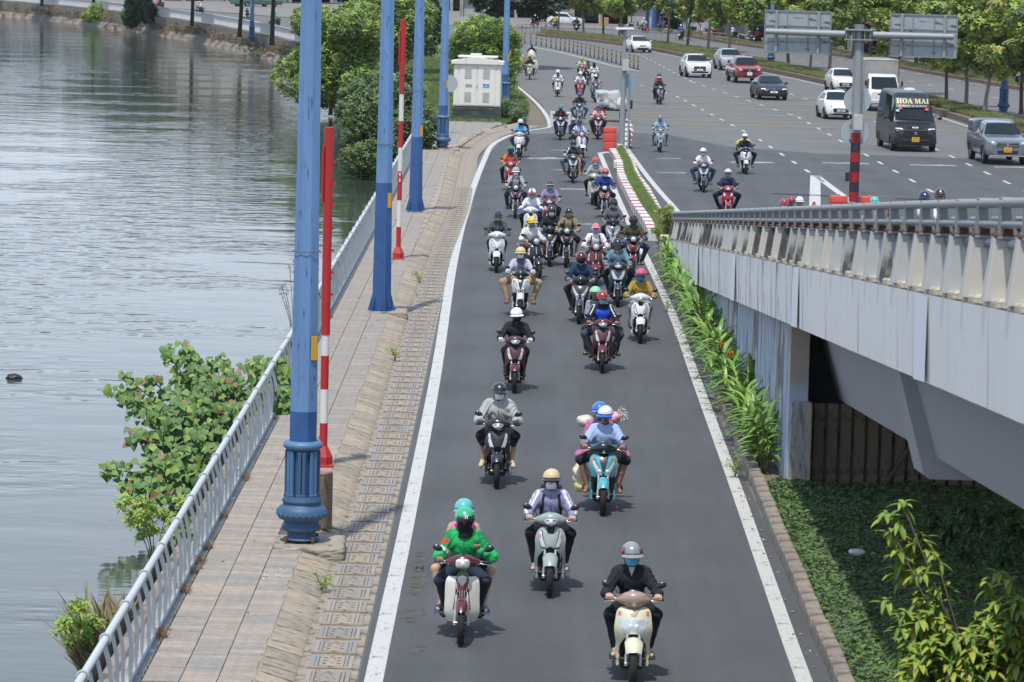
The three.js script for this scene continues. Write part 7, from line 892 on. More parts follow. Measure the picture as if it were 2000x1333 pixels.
  { p: [2.12,-92.34], st: 'retro', c: [[0.12, 0.008, 0.016], undefined, undefined, undefined, [0.12, 0.008, 0.016]], d: 'deep red scooter with round headlamp and red mirrors', lod: 1, r: { d: 'rider in white hooded sun jacket with pink cap and lilac mask', top: 0xcfcfd4, bot: 0x1a1a1f, helm: ['cap', 0xe0788f], hood: 0xcfcfd4, mask: 0xa493c4, glasses: 1, straps: 0x3a3438, gloves: 0xc0b49c, skin: 'd', loose: 1.3, pose: { kneeX: 0.3, footX: 0.15 } } },
  { p: [2.79,-101.34], st: 'angular', c: [[0.2, 0.23, 0.27], 0x10141a, 0x10141a], d: 'grey blue scooter half hidden behind the denim jacket man', lod: 1, r: { d: 'rider in dark grey jacket with black helmet and pale mask', top: 0x55545c, bot: 0x1d1d22, helm: ['open', 0x141619], mask: 0x9ba08e, skin: 'b', pose: { sh: 0.19 } } },
  { p: [3.18,-95.3], st: 'sporty', c: [0x14161a, [0.2, 0.012, 0.02], 0x1c222a, [0.2, 0.012, 0.02]], d: 'black motorbike with red front blades beside the right line', lod: 1, r: { d: 'rider in quilted olive jacket with black helmet and blue bandana', top: 0x47452f, bot: 0x2c3f63, helm: ['open', 0x15171c], mask: 0x2c4268, gloves: 0x5c5860, zip: 0x1a1a14, skin: 'b', loose: 1.6, shoe: 'shoe', shoeC: 0x6e6a5c, pose: { footZ: 0.0, footX: 0.25, kneeX: 0.9, sh: 0.19 } } },
  { p: [0.46,-105.31], st: 'rounded', c: [[0.66, 0.66, 0.65], 0x22262c], d: 'white scooter behind the yellow helmet rider', lod: 1, r: { d: 'rider in white shirt with white helmet striped blue and red peak', top: 0xd6d8e2, bot: 0x1a1b20, helm: ['half', 0xdcdde2, 0xa01c24], stripe: 0x222c6a, mask: 0xa09c8c, glasses: 1, gloves: 0x5270a8, skin: 'b', collarC: 0xd6d8e2 } },
  { p: [1.04,-109.18], st: 'commuter', c: [[0.17, 0.015, 0.03], 0xb8b8b8], d: 'dark red motorbike farther back with a white panel', lod: 1, r: { d: 'rider in lilac jacket with purple helmet and sky blue mask', top: 0x857a99, bot: 0x202228, helm: ['half', 0x3a3048, 0xb8963c], hood: 0x1c1a22, mask: BLUE, glasses: 1, skin: 'b' } },
  { p: [0,-115.42], st: 'sporty', c: [0x14171c, [0.12, 0.014, 0.02], 0x161a1f], d: 'black motorbike with thin red nose lines near the left line', lod: 1, r: { d: 'rider in light grey jacket with white cap, mask and backpack', top: 0x9a9aa4, bot: 0x23344f, helm: ['half', 0x9a9c9c, 0xd8d8d8], hood: 0x35343a, mask: MASKW, straps: 0x1b1b1f, shirt: 0xc8cc6a, skin: 'b', shoe: 'shoe', shoeC: 0x3c3a2e, pose: { footX: 0.26, footZ: 0.0 } } },
  { p: [-0.19,-128.63], st: 'commuter', c: [[0.35, 0.016, 0.025], 0x9a9a9a], yaw: 0.05, d: 'bright red motorbike with a green flask hanging at its side', lod: 1, r: { d: 'rider in orange and grey jacket with green helmet and navy mask', top: 0xd8642a, bot: 0x17181c, helm: ['open', 0x1f7a42], mask: 0x2d4468, skin: 'b', turn: -0.2, pose: { footX: 0.26, footZ: 0.0 }, pat: (x, y, z, j) => { const a = armPos(x, y, z, j); return (y > j.chest[1] + 0.02 && !a.on) || (a.on && x > 0 && a.n === 0) ? lin(0x4a4850) : lin(0xd2602a); } } },
  { p: [0.07,-149.83], st: 'angular', c: [[0.6, 0.61, 0.62], 0xb4b8bc, 0xc0c2c4], yaw: -0.08, d: 'white and black scooter entering the lane past the cabinet', lod: 2, r: { d: 'rider in light blue tee with white helmet and black mask', top: 0x5d93c0, sleeve: 0.35, bot: 0x3a3540, helm: ['half', 0xbfc8c4, 0xbfc8c4], mask: 0x17171b, skin: 'c', shoe: 'sandal', pose: { kneeX: 1.0 } }, pil: { d: 'passenger in dark clothes behind the light blue tee rider', top: 0x1e232e, bot: 0x55504e, leg: 0.5, helm: ['half', 0x22252c], skin: 'b', shoe: 'sandal', pose: { ...PIL, sx: 0.1 } } },
  { p: [2.13,-134.16], st: 'chromed', c: [[0.025, 0.03, 0.038], undefined], d: 'black scooter with chrome V and a peach scarf hanging beside', lod: 1, r: { d: 'rider in charcoal jacket with white sleeve stripe and black full helmet', top: 0x2a2b31, bot: 0x3a4c5c, helm: ['open', 0x14161a], mask: 0x9c9c98, skin: 'b', shoe: 'shoe', shoeC: 0x6a4a38, pose: { kneeX: 1.5, footX: 0.29 }, pat: (x, y, z, j) => { const a = armPos(x, y, z, j); return a.on && x < 0 && Math.abs(a.out - 0.7) < 0.16 ? lin(0xc8c8cc) : lin(0x2a2b31); } } },
  { p: [2.76,-151.02], st: 'retro', c: [[0.6, 0.62, 0.63], undefined, [0.3, 0.02, 0.03]], yaw: 0.18, d: 'silver white retro scooter with red handlebar cover', lod: 2, r: { d: 'man in blue and white striped shirt with dark helmet', top: 0x9fb4cc, sleeve: 0.4, bot: 0x14161a, helm: ['half', 0x252b36], glasses: 1, skin: 'b', shoe: 'shoe', pose: { footX: 0.24 }, pat: (x) => Math.sin(x * 150) > 0.1 ? lin(0x4a76a8) : lin(0xccd6e0) }, pil: { d: 'passenger in navy behind the striped shirt man', top: 0x1f2d55, bot: 0x1a1c22, helm: ['half', 0x8a9098], skin: 'b', pose: { ...PIL, sx: -0.17 } } },
  { p: [2.64,-122.52], st: 'shielded', c: [0xb9b5a4, 0x2a2a2a, 0x9a9a94, 0x8a8a84], yaw: -0.12, d: 'cream motorbike with tall leg shields behind the blue jacket rider', lod: 1, r: { d: 'rider in grey lettered sweatshirt with coral helmet and white mask', top: 0x96979b, bot: 0x15161b, helm: ['half', 0xb8452e, 0xb8452e], hood: 0x1a1c24, mask: MASKW, logo: ['TEEN', 0.0, 0.08, 0.2, 0.07, '#33343a'], logoBg: '#96979b', skin: 'b', turn: 0.1, pose: { footZ: 0, footX: 0.24 } } },
  { p: [2.89,-116.18], st: 'sporty', c: [0x121519, [0.28, 0.12, 0.07], 0x12151a], d: 'black motorbike with copper nose blades near the white line', lod: 1, r: { d: 'rider in royal blue jacket with orange helmet and white mask', top: 0x16307c, bot: 0x17171b, helm: ['half', 0xc8421c], mask: MASKW, hood: 0x101a3c, skin: 'c', shoe: 'sandal', loose: 1.5, pose: { footX: 0.25, footZ: 0.0 }, logo: ['Z', 0.09, 0.1, 0.06, 0.05, '#c6d6ee'], logoBg: '#16307c' } },
  { p: [1.99,-165.24], st: 'chromed', c: [[0.02, 0.028, 0.045], undefined], d: 'navy scooter carrying white boxes on both sides', lod: 2, r: { d: 'rider in black jacket over red shirt with teal helmet', top: 0x17181d, bot: 0x223450, helm: ['half', 0x1f7f80, 0x1f7f80], mask: 0x16161a, skin: 'b', pat: (x, y, z, j) => Math.abs(x) < 0.045 && y > j.chest[1] && z > j.chest[2] ? lin(0xc8242c) : lin(0x17181d) } },
  { p: [3.76,-166.56], st: 'chromed', c: [[0.085, 0.008, 0.014], undefined], d: 'dark red scooter in front of the covered cargo cart', lod: 2, r: { d: 'rider in pink jacket with red helmet and blue mask', top: 0xd49ca4, bot: 0x1d1d22, helm: ['half', 0x8a2a2e], mask: 0x63aedb, skin: 'b' }, pil: { d: 'small passenger with blue helmet behind the pink jacket rider', top: 0xb9222c, bot: 0x22242a, helm: ['half', 0x34488f, 0x34488f], mask: 0x8a8c94, skin: 'b', pose: { ...PIL, sx: 0.12 } } },
  { p: [3.12,-181.29], st: 'commuter', c: [0x6a6c6c, 0x444444, 0x3a3c3c], d: 'old grey motorbike ridden by the man in blue jeans', lod: 2, r: { d: 'man in dark shirt and blue jeans with blue helmet', top: 0x1f1f23, bot: 0x3e5e80, helm: ['half', 0x27348a, 0x27348a], skin: 'c', shoe: 'sandal', pose: { footX: 0.26, kneeX: 1.2 } } },
  { p: [4.51,-209.14], st: 'retro', c: [[0.02, 0.035, 0.08], undefined], d: 'navy retro scooter right of the red scooter', lod: 2, r: { d: 'rider in grey tee with white and black helmet', top: 0x8b8688, sleeve: 0.35, bot: 0x7488a0, helm: ['half', 0xc4c6c8], mask: 0x1c1c20, skin: 'b' } },
  { p: [3.69,-213.82], st: 'rounded', c: [[0.35, 0.016, 0.025], undefined], d: 'bright red scooter ridden by the white hooded rider', lod: 2, r: { d: 'rider wrapped in white hood and white jacket', top: 0xcfd0d2, bot: 0x24262a, helm: ['half', 0xd4d6d6, 0xd4d6d6], hood: 0xd0d2d2, mask: 0xc4c6c8, glasses: 1, skin: 'd' } },
  { p: [2.37,-216.06], st: 'retro', c: [[0.64, 0.63, 0.56], undefined], d: 'cream scooter ridden by the white helmet man at far left', lod: 2, r: { d: 'man in open white shirt over black with white helmet', top: 0xc2c0cc, bot: 0x17181c, helm: ['half', 0xd6d6d2, 0xd6d6d2], mask: 0x8a6a5c, skin: 'b', pat: (x, y, z, j) => Math.abs(x) < 0.05 && z > j.chest[2] ? lin(0x1c1c22) : lin(0xc2c0cc) } },
  { p: [4.91,-233.62], st: 'rounded', c: [[0.55, 0.56, 0.57], undefined], d: 'pale scooter ridden by the dark scarf rider in white', lod: 2, r: { d: 'rider in white top wrapped in dark headscarf', top: 0xc6c6c4, bot: 0x222228, helm: ['half', 0x1a1b20], scarf: 0x17181c, mask: 0x17181c, skin: 'd' } },
  { p: [4.58,-237.05], st: 'commuter', c: [0x26282c, 0x444444], d: 'dark motorbike behind the dark scarf rider', lod: 2, r: { d: 'rider in brown grey jacket with black helmet and blue mask', top: 0x7a6a60, bot: 0x1e1f24, helm: ['half', 0x1d2023], mask: 0x58a8d0, skin: 'b' } },
  { p: [4.3,-244.52], st: 'rounded', c: [[0.3, 0.05, 0.025], undefined], d: 'orange red scooter ridden by the yellow helmet rider', lod: 2, r: { d: 'rider in cream jacket with yellow helmet', top: 0xc8b898, bot: 0x2a2a30, helm: ['half', 0xc89a28, 0xc89a28], mask: 0xd8d2c4, skin: 'b' } },
  { p: [0.74,-243.97], st: 'commuter', c: [0xb4ae9a, 0x555550], d: 'white motorbike laden with cream sacks and a carton', lod: 2, r: { d: 'bareheaded man in black tee on the laden motorbike', top: 0x16161a, sleeve: 0.4, bot: 0x54505a, helm: ['bare', 0x1d1512], skin: 'c', shoe: 'sandal' } },
  { p: [0.07,-258.22], st: 'retro', c: [[0.6, 0.57, 0.48], undefined], d: 'cream scooter leaving from under the round tree', lod: 2, r: { d: 'rider with green helmet beside the laden motorbike', top: 0xbab294, bot: 0x6a6458, helm: ['half', 0x2c8c6c, 0x2c8c6c], mask: 0xb0a890, skin: 'b' } },
  { p: [0.96,-275.57], st: 'rounded', c: [0x3a3c40], d: 'dark scooter behind the laden motorbike', lod: 2, r: { d: 'rider in dark jacket with blue helmet behind the sacks', top: 0x2b3038, bot: 0x22242a, helm: ['half', 0x2c52b4, 0x2c52b4], mask: 0x3a3a40, skin: 'b' } },
  // arterial road
  { p: [8.28,-208.53], st: 'rounded', c: [0x4a4d55, undefined], yaw: 0.1, d: 'grey scooter with bags carrying two people on the arterial', lod: 2, r: { d: 'rider in dark clothes with white visor helmet before the red jacket', top: 0x2c2a2e, bot: 0x232327, helm: ['open', 0x9aa0aa], mask: 0x8a8c90, skin: 'b', shoe: 'sandal' }, pil: { d: 'passenger in red jacket with black helmet on the arterial', top: 0xa8242e, bot: 0x1e1e24, helm: ['open', 0x1c1d22], skin: 'b', pose: { ...PIL, sx: 0.03, dy: 0.18 } } },
  { p: [6.29,-156.92], st: 'commuter', c: [0x9aa0a8, 0x6a7078, 0x6f747a, 0x6f8094], yaw: 0.02, d: 'silver motorbike right of the fork ridden by denim shirt man', lod: 2, r: { d: 'man in pale denim shirt with grey helmet and sunglasses right of fork', top: 0x8aa4b4, bot: 0x6a7c90, leg: 0.5, helm: ['half', 0x51708a, 0x51708a], glasses: 1, shirt: 0xc0b8b0, skin: 'c', shoe: 'sandal', pose: { footX: 0.28 } } },
  { p: [6.86,-130.73], st: 'chromed', c: [[0.03, 0.045, 0.06], undefined], yaw: 0.02, d: 'dark blue scooter with chrome fork ridden by white polo man', lod: 1, r: { d: 'man in white polo with white helmet and blue jeans', top: 0xd2cfda, sleeve: 0.4, bot: 0x243c5c, helm: ['half', 0xdcdcda, 0x3c3f5c], mask: 0xdedcd8, glasses: 1, collarC: 0xd2cfda, skin: 'b', shoe: 'sandal', pose: { kneeX: 1.3, footX: 0.27, fat: 1.08 } } },
  { p: [9.13,-142.34], st: 'angular', c: [[0.58, 0.62, 0.62], 0x1a2230, 0xc4caca], yaw: 0.02, d: 'white scooter with slim shield ridden by navy uniform man', lod: 1, r: { d: 'man in navy uniform with white helmet and yellow bag behind', top: 0x1b2540, bot: 0x161d30, helm: ['half', 0xd2d4d0, 0x1c1c20], skin: 'c', shoe: 'sandal', pose: { kneeX: 1.3, footX: 0.27 } } },
  { p: [7,-117.57], st: 'commuter', c: [[0.33, 0.012, 0.025], 0x7a0c18], yaw: 0.03, d: 'red motorbike cut off by the flyover railing', lod: 1, r: { d: 'man in purple navy polo with cream helmet by the flyover railing', top: 0x29254a, sleeve: 0.36, bot: 0x14162a, helm: ['half', 0xc8beaa], mask: 0x58a4c8, skin: 'c', collarC: 0xc8c4d0, pose: { kneeX: 1.2, footX: 0.26 } } },
];
for (const [bi, b] of bikes.entries()) {
  b.r.turn ??= (hash(bi, 1, 3) - 0.5) * 0.45; b.r.tip ??= (hash(bi, 2, 3) - 0.5) * 0.12; b.r.nod ??= 0.02 + hash(bi, 3, 3) * 0.14; if (b.lod < 2) b.r.pose = { sx: (hash(bi, 4, 3) - 0.5) * 0.05, lean: 0.02 + 0.09 * hash(bi, 5, 3), torso: 0.96 + 0.08 * hash(bi, 6, 3), ...(b.r.pose ?? {}) };
  const yaw = b.yaw ?? 0, y = b.y ?? 0, x0 = b.p[0] - FZ * Math.sin(yaw), z0 = b.p[1] - FZ * Math.cos(yaw), pos = [x0, y + 0.004, z0];
  scooter(b.st, b.c, pos, yaw, b.d, b.o ?? {});
  const bone = STY[b.st].bone && !(b.r.pose?.footZ !== undefined); if (bone) b.r.pose = { footZ: 0.0, footX: 0.24, footY: 0.3, ...(b.r.pose ?? {}) };
  person(b.r, b.lod, pos, yaw, b.ps ?? 1); if (b.pil) person(b.pil, b.lod, pos, yaw, b.ps ?? 1);
}
// riders climbing the flyover ramp, seen through its railing
for (const [x, D, st, c, d, r, pil] of [
  [7.75, 103, 'commuter', [[0.3, 0.012, 0.02], 0x333333], 'red motorbike entering the ramp behind the railing', { d: 'rider with red helmet and sunglasses at the ramp foot', top: 0x8e9096, bot: 0x22242a, helm: ['half', 0xa0161e, 0xa0161e], mask: 0xdadada, glasses: 1, skin: 'b' }, { d: 'passenger with red helmet at the ramp foot', top: 0x55585e, bot: 0x22242a, helm: ['half', 0xa0161e], skin: 'b', pose: { ...PIL, sx: 0.2 } }],
  [8.35, 105, 'rounded', [0x55585c], 'grey scooter entering the ramp behind the railing', { d: 'rider with white helmet at the ramp foot', top: 0x9a9ca2, bot: 0x22242a, helm: ['half', 0xd8dade, 0xd8dade], mask: 0x8a8c90, skin: 'b' }],
  [10.0 - 0.2, 97.5, 'rounded', [[0.3, 0.02, 0.03]], 'red scooter ridden by teal helmet rider on the ramp', { d: 'rider in white shirt with teal helmet on the ramp', top: 0xd6d4dc, bot: 0x1d2536, helm: ['half', 0x35b8a4, 0x35b8a4], mask: 0xbfc0c4, skin: 'b' }],
  [8.3, 72.5, 'rounded', [[0.3, 0.015, 0.03]], 'red scooter carrying two dark helmeted people on the ramp', { d: 'rider in white shirt with dark blue helmet on the ramp', top: 0xd4d2da, bot: 0x1c2030, helm: ['half', 0x18213a, 0x18213a], mask: 0x7a2c30, skin: 'b' }, { d: 'passenger with black striped helmet on the ramp', top: 0xd0ced6, bot: 0x1c2030, helm: ['half', 0x17191d, 0x17191d], stripe: 0x55585c, skin: 'b', pose: { ...PIL, sx: 0.3, dy: 0.04 } }]]) {
  const y = Math.max(0.02, fTop(D) - 0.3) * (D > 98 ? clamp((106 - D) / 9) : 1) + 0.01; scooter(st, c, [x, y, -D], 0.0, d); person(r, 1, [x, y, -D], 0); if (pil) person(pil, 1, [x, y, -D], 0);
}
// riders beyond the long median and on the river bend
[[[1.79,-424.29], 0xd0d0d0, 0x8a1c28, 0xd8d8d8, 'in white shirt and red trousers'], [[4.04,-412.54], 0xc0a030, 0x22242a, 0xd8d8d8, 'in yellow jacket'], [[6.3,-398.95], 0x1d1e22, 0x22242a, 0xa02028, 'with an orange bag on black jacket'], [[10.9,-386.54], 0x4a3c40, 0x2a2a2e, 0xc0303a, 'in brown behind the white sedan'], [[14.01,-405.15], 0xd0d0ce, 0x2a2a2e, 0xd0d0ce, 'in white behind the blue lamp post'], [[16.59,-369.67], 0x3a5aa8, 0x33343a, 0xd8d8dc, 'in blue with brown bag near umbrellas'], [[16.5,-418.89], 0x2a4a9a, 0x6a5040, 0x1c4a34, 'seated in blue by the awning'], [[22.2,-375.46], 0xb8c2cc, 0x33343a, 0x2a5a9a, 'with a carton near the silver car'], [[23.87,-360.22], 0x9a4a48, 0x33343a, 0xd8d8d8, 'in red by the left gantry panel'], [[-48.7,-484.72], 0x33343a, 0x22242a, 0x1c1d22, 'riding along the river bend, leftmost'], [[-40.41,-451.6], 0xc8c8c8, 0x22242a, 0xc0c4c8, 'in white on the river bend'], [[-31.42,-412.25], 0x2a2c34, 0x22242a, 0x5a5c64, 'in dark clothes on the river bend'], [[-26.96,-394.28], 0x3ca08c, 0x8a8272, 0x35a890, 'in green on the river bend near lamp post']].forEach(([p, t, b, h, w], i) => { const yaw = i < 9 ? [2.6, 2.9, 3.1, 2.8, 0.2, 2.9, 1.2, 2.9, 2.7][i] : -0.7; scooter(['commuter', 'rounded', 'chromed'][i % 3], [[0x33363c, 0x8a1c20, 0x2a3c5c, 0xb8b8b8][i % 4]], [p[0], i < 9 ? 0.1 : 0.0, p[1]], yaw, 'distant motorbike under the rider ' + w); person({ d: 'distant rider ' + w, top: t, bot: b, helm: ['half', h, h], skin: 'b', pose: i % 2 ? {} : { footZ: 0, footX: 0.24 } }, 2, [p[0], i < 9 ? 0.1 : 0.0, p[1]], yaw); });
// ---- things carried ----
function bag(name, label, cat, p, r, c, seed, cell = 0.018) { const n = (x, y, z) => 0.16 * (vnoise(x * 11 + 30, y * 9 + z * 6 + 30, 99, seed) - 0.5) + 0.05 * Math.sin(y * 40 + x * 33); const g = surfNet((x, y, z) => Math.hypot(x / r[0], y / r[1], z / r[2]) - 1 + n(x, y, z) * 1.3, [-r[0] * 1.3, -r[1] * 1.3, -r[2] * 1.3], r.map((v) => v * 1.3), cell); const o = mesh(name, g, mat(c, 0.45, { bumpMap: noiseT, bumpScale: 0.01 })); o.position.set(...p); return tag(o, label, cat); }
{ const b = [1.45,-54.16]; bag('plastic_bag', 'clear plastic bag of yellow snacks hanging left of turquoise scooter', 'bag', [b[0] - 0.33, 0.52, b[1] - 0.75], [0.14, 0.17, 0.14], [0.62, 0.52, 0.40], 2); bag('plastic_bag', 'lower plastic bag of coloured packets left of turquoise scooter', 'bag', [b[0] - 0.31, 0.34, b[1] - 0.72], [0.13, 0.11, 0.12], [0.6, 0.55, 0.2], 3); bag('white_sack', 'cream sack behind the polo shirt man on the left', 'bag', [b[0] - 0.28, 1.27, b[1] - 1.35], [0.13, 0.1, 0.12], [0.55, 0.5, 0.4], 4); bag('pink_bag', 'pink bag behind the polo shirt man on the right', 'bag', [b[0] + 0.16, 1.32, b[1] - 1.4], [0.13, 0.1, 0.12], [0.68, 0.32, 0.38], 5); const r = rng(6), f = []; for (let k = 0; k < 26; k++) { const a = rr(r, -0.6, 1.2), l = rr(r, 0.08, 0.2); f.push(tube([[0, 0, 0], [l * 0.5 * Math.cos(a), l * 0.5 * Math.sin(a) + 0.03, rr(r, -0.05, 0.05)], [l * Math.cos(a), l * Math.sin(a) - 0.03, rr(r, -0.08, 0.08)]], 0.007, 6, 4)); } const o = mesh('straw_tassel', merge(f), mat([0.6, 0.58, 0.52], 0.85)); o.position.set(b[0] + 0.22, 1.36, b[1] - 1.38); tag(o, 'white straw tassel sticking out behind the polo shirt man', 'tassel'); }
{ const b = [-0.19,-56.67]; const o = mesh('leg_cover', merge([-1, 1].map((s) => ell(0.07, 0.12, 0.05, s * 0.25, 0.72, 0.15, 8))), blackPl); o.position.set(b[0], 0, b[1] - FZ); tag(o, 'black rain leg covers on the black scooter', 'leg cover'); }
{ const b = [2.13,-134.16]; const o = mesh('peach_scarf', tube([[0.13, 0.95, 0.34], [0.24, 0.85, 0.42], [0.23, 0.6, 0.4], [0.25, 0.4, 0.38], [0.27, 0.32, 0.4]], 0.04, 20, 7), clothM(0xb8805c)); o.position.set(b[0], 0, b[1] - FZ); tag(o, 'peach scarf hanging from the handlebar of black scooter', 'scarf'); }
{ const b = [-0.19,-128.63]; const o = mesh('green_flask', lathe([[0, 0], [0.07, 0.01], [0.075, 0.2], [0.05, 0.28], [0.03, 0.33]], 14), mat([0.05, 0.3, 0.1], 0.4)); o.position.set(b[0] - 0.17, 0.62, b[1] - 0.35); tag(o, 'green flask hanging beside the bright red motorbike', 'flask'); }
{ const b = [1.99,-165.24]; for (const s of [-1, 1]) { const o = thing('white_box', s < 0 ? 'white box left of the teal helmet rider' : 'white box right of the teal helmet rider', 'box', [b[0] + s * 0.36, 0.75, b[1] - 1.25]); mesh('shell', rbox(0.22, 0.6, 0.5, 0.02, 0, 0.15, 0), mat([0.7, 0.7, 0.69], 0.6), o); mesh('lid', rbox(0.23, 0.05, 0.51, 0.015, 0, 0.47, 0), mat([0.6, 0.6, 0.6], 0.6), o); } }
{ const b = [9.13,-142.34]; bag('yellow_bag', 'yellow bag behind the navy uniform man', 'bag', [b[0], 1.16, b[1] - 1.45], [0.36, 0.2, 0.2], [0.5, 0.4, 0.05], 8, 0.03); }
{ const b = [0.74,-243.97]; bag('cream_sack', 'large cream sack on the right of laden motorbike', 'sack', [b[0] + 0.3, 0.85, b[1] - 1.7], [0.3, 0.55, 0.35], [0.55, 0.5, 0.38], 9, 0.04); bag('cream_sack', 'tall cream sack on the top of laden motorbike', 'sack', [b[0] + 0.1, 1.55, b[1] - 1.8], [0.3, 0.45, 0.35], [0.58, 0.53, 0.42], 10, 0.04); const o = thing('carton', 'brown carton behind the bareheaded man', 'box', [b[0] - 0.22, 0.95, b[1] - 1.6]); mesh('carton_body', rbox(0.5, 0.55, 0.5, 0.01, 0, 0.28, 0), mat([0.34, 0.22, 0.13], 0.85), o); mesh('tape', box(0.06, 0.004, 0.5, 0, 0.558, 0), mat([0.4, 0.3, 0.16], 0.4), o); }
{ const b = [4.6,-183.74], o = thing('cargo_cart', 'cargo cart under a white and silver cover behind the dark red scooter', 'cart', [b[0] + 0.2, 0, b[1] - 2]); const cov = surfNet((x, y, z) => Math.max(Math.abs(x) - 0.62 - 0.25 * y, Math.abs(y) - 0.36, Math.abs(z) - 0.8) - 0.06 + 0.2 * (vnoise(x * 4 + 20, y * 4 + z * 3 + 20, 99, 2) - 0.5), [-1.05, -0.6, -1.1], [1.05, 0.6, 1.1], 0.07); mesh('cover', cov, mat([0.42, 0.43, 0.43], 0.5, { bumpMap: noiseT, bumpScale: 0.05 }), o).position.y = 1.12; mesh('frame', merge([rbox(1.7, 0.08, 1.8, 0.02, 0, 0.6, 0), rbox(0.3, 0.4, 0.3, 0.05, 0.6, 0.35, 0.5)]), blackPl, o); for (const s of [-1, 1]) { const w = sub('wheel', o, [s * 0.75, WR, -0.2]); mesh('tyre', wheelGeo.rt, tyreM, w); mesh('rim', wheelGeo.rr, rimM, w); } bag('packed_bag', 'white packed bag on the right of cargo cart', 'bag', [b[0] + 0.75, 0.95, b[1] - 1.0], [0.28, 0.35, 0.25], [0.6, 0.6, 0.58], 12, 0.04); mesh('lamp_box', rbox(0.16, 0.45, 0.12, 0.02, 1.05, 0.9, 0.3), blackPl, o); }

// ======================= CARS, VAN, TRUCK =======================
const glassM = mat([0.012, 0.018, 0.018], 0.06), grilleM = mat([0.012, 0.012, 0.013], 0.45);
const carWheel = (R, w) => ({ t: lathe([[R * 0.62, -w], [R * 0.9, -w], [R * 0.97, -w * 0.85], [R, -w * 0.5], [R, w * 0.5], [R * 0.97, w * 0.85], [R * 0.9, w], [R * 0.62, w]], 28, 0, 0, 0, 0, Math.PI / 2), r: merge([lathe([[R * 0.5, -w * 0.6], [R * 0.63, -w * 0.9], [R * 0.63, w * 0.9], [R * 0.5, w * 0.6]], 24, 0, 0, 0, 0, Math.PI / 2), ...[0, 1, 2, 3, 4].map((k) => box(w * 1.3, R * 0.2, R * 0.55, 0, R * 0.28 * Math.cos(k * 1.257), R * 0.28 * Math.sin(k * 1.257), Math.PI / 2 - k * 1.257)), rod([-w * 0.7, 0, 0], [w * 0.7, 0, 0], R * 0.14, R * 0.14, 10)]) });
function plateTex(a, b, bg, fg) { const c = document.createElement('canvas'); c.width = 96; c.height = b ? 64 : 32; const x = c.getContext('2d'); x.fillStyle = bg; x.fillRect(0, 0, 96, 64); x.fillStyle = fg; x.font = 'bold 25px sans-serif'; x.textAlign = 'center'; x.fillText(a, 48, 25); if (b) x.fillText(b, 48, 55); const t = new THREE.CanvasTexture(c); t.colorSpace = THREE.SRGBColorSpace; return t; }
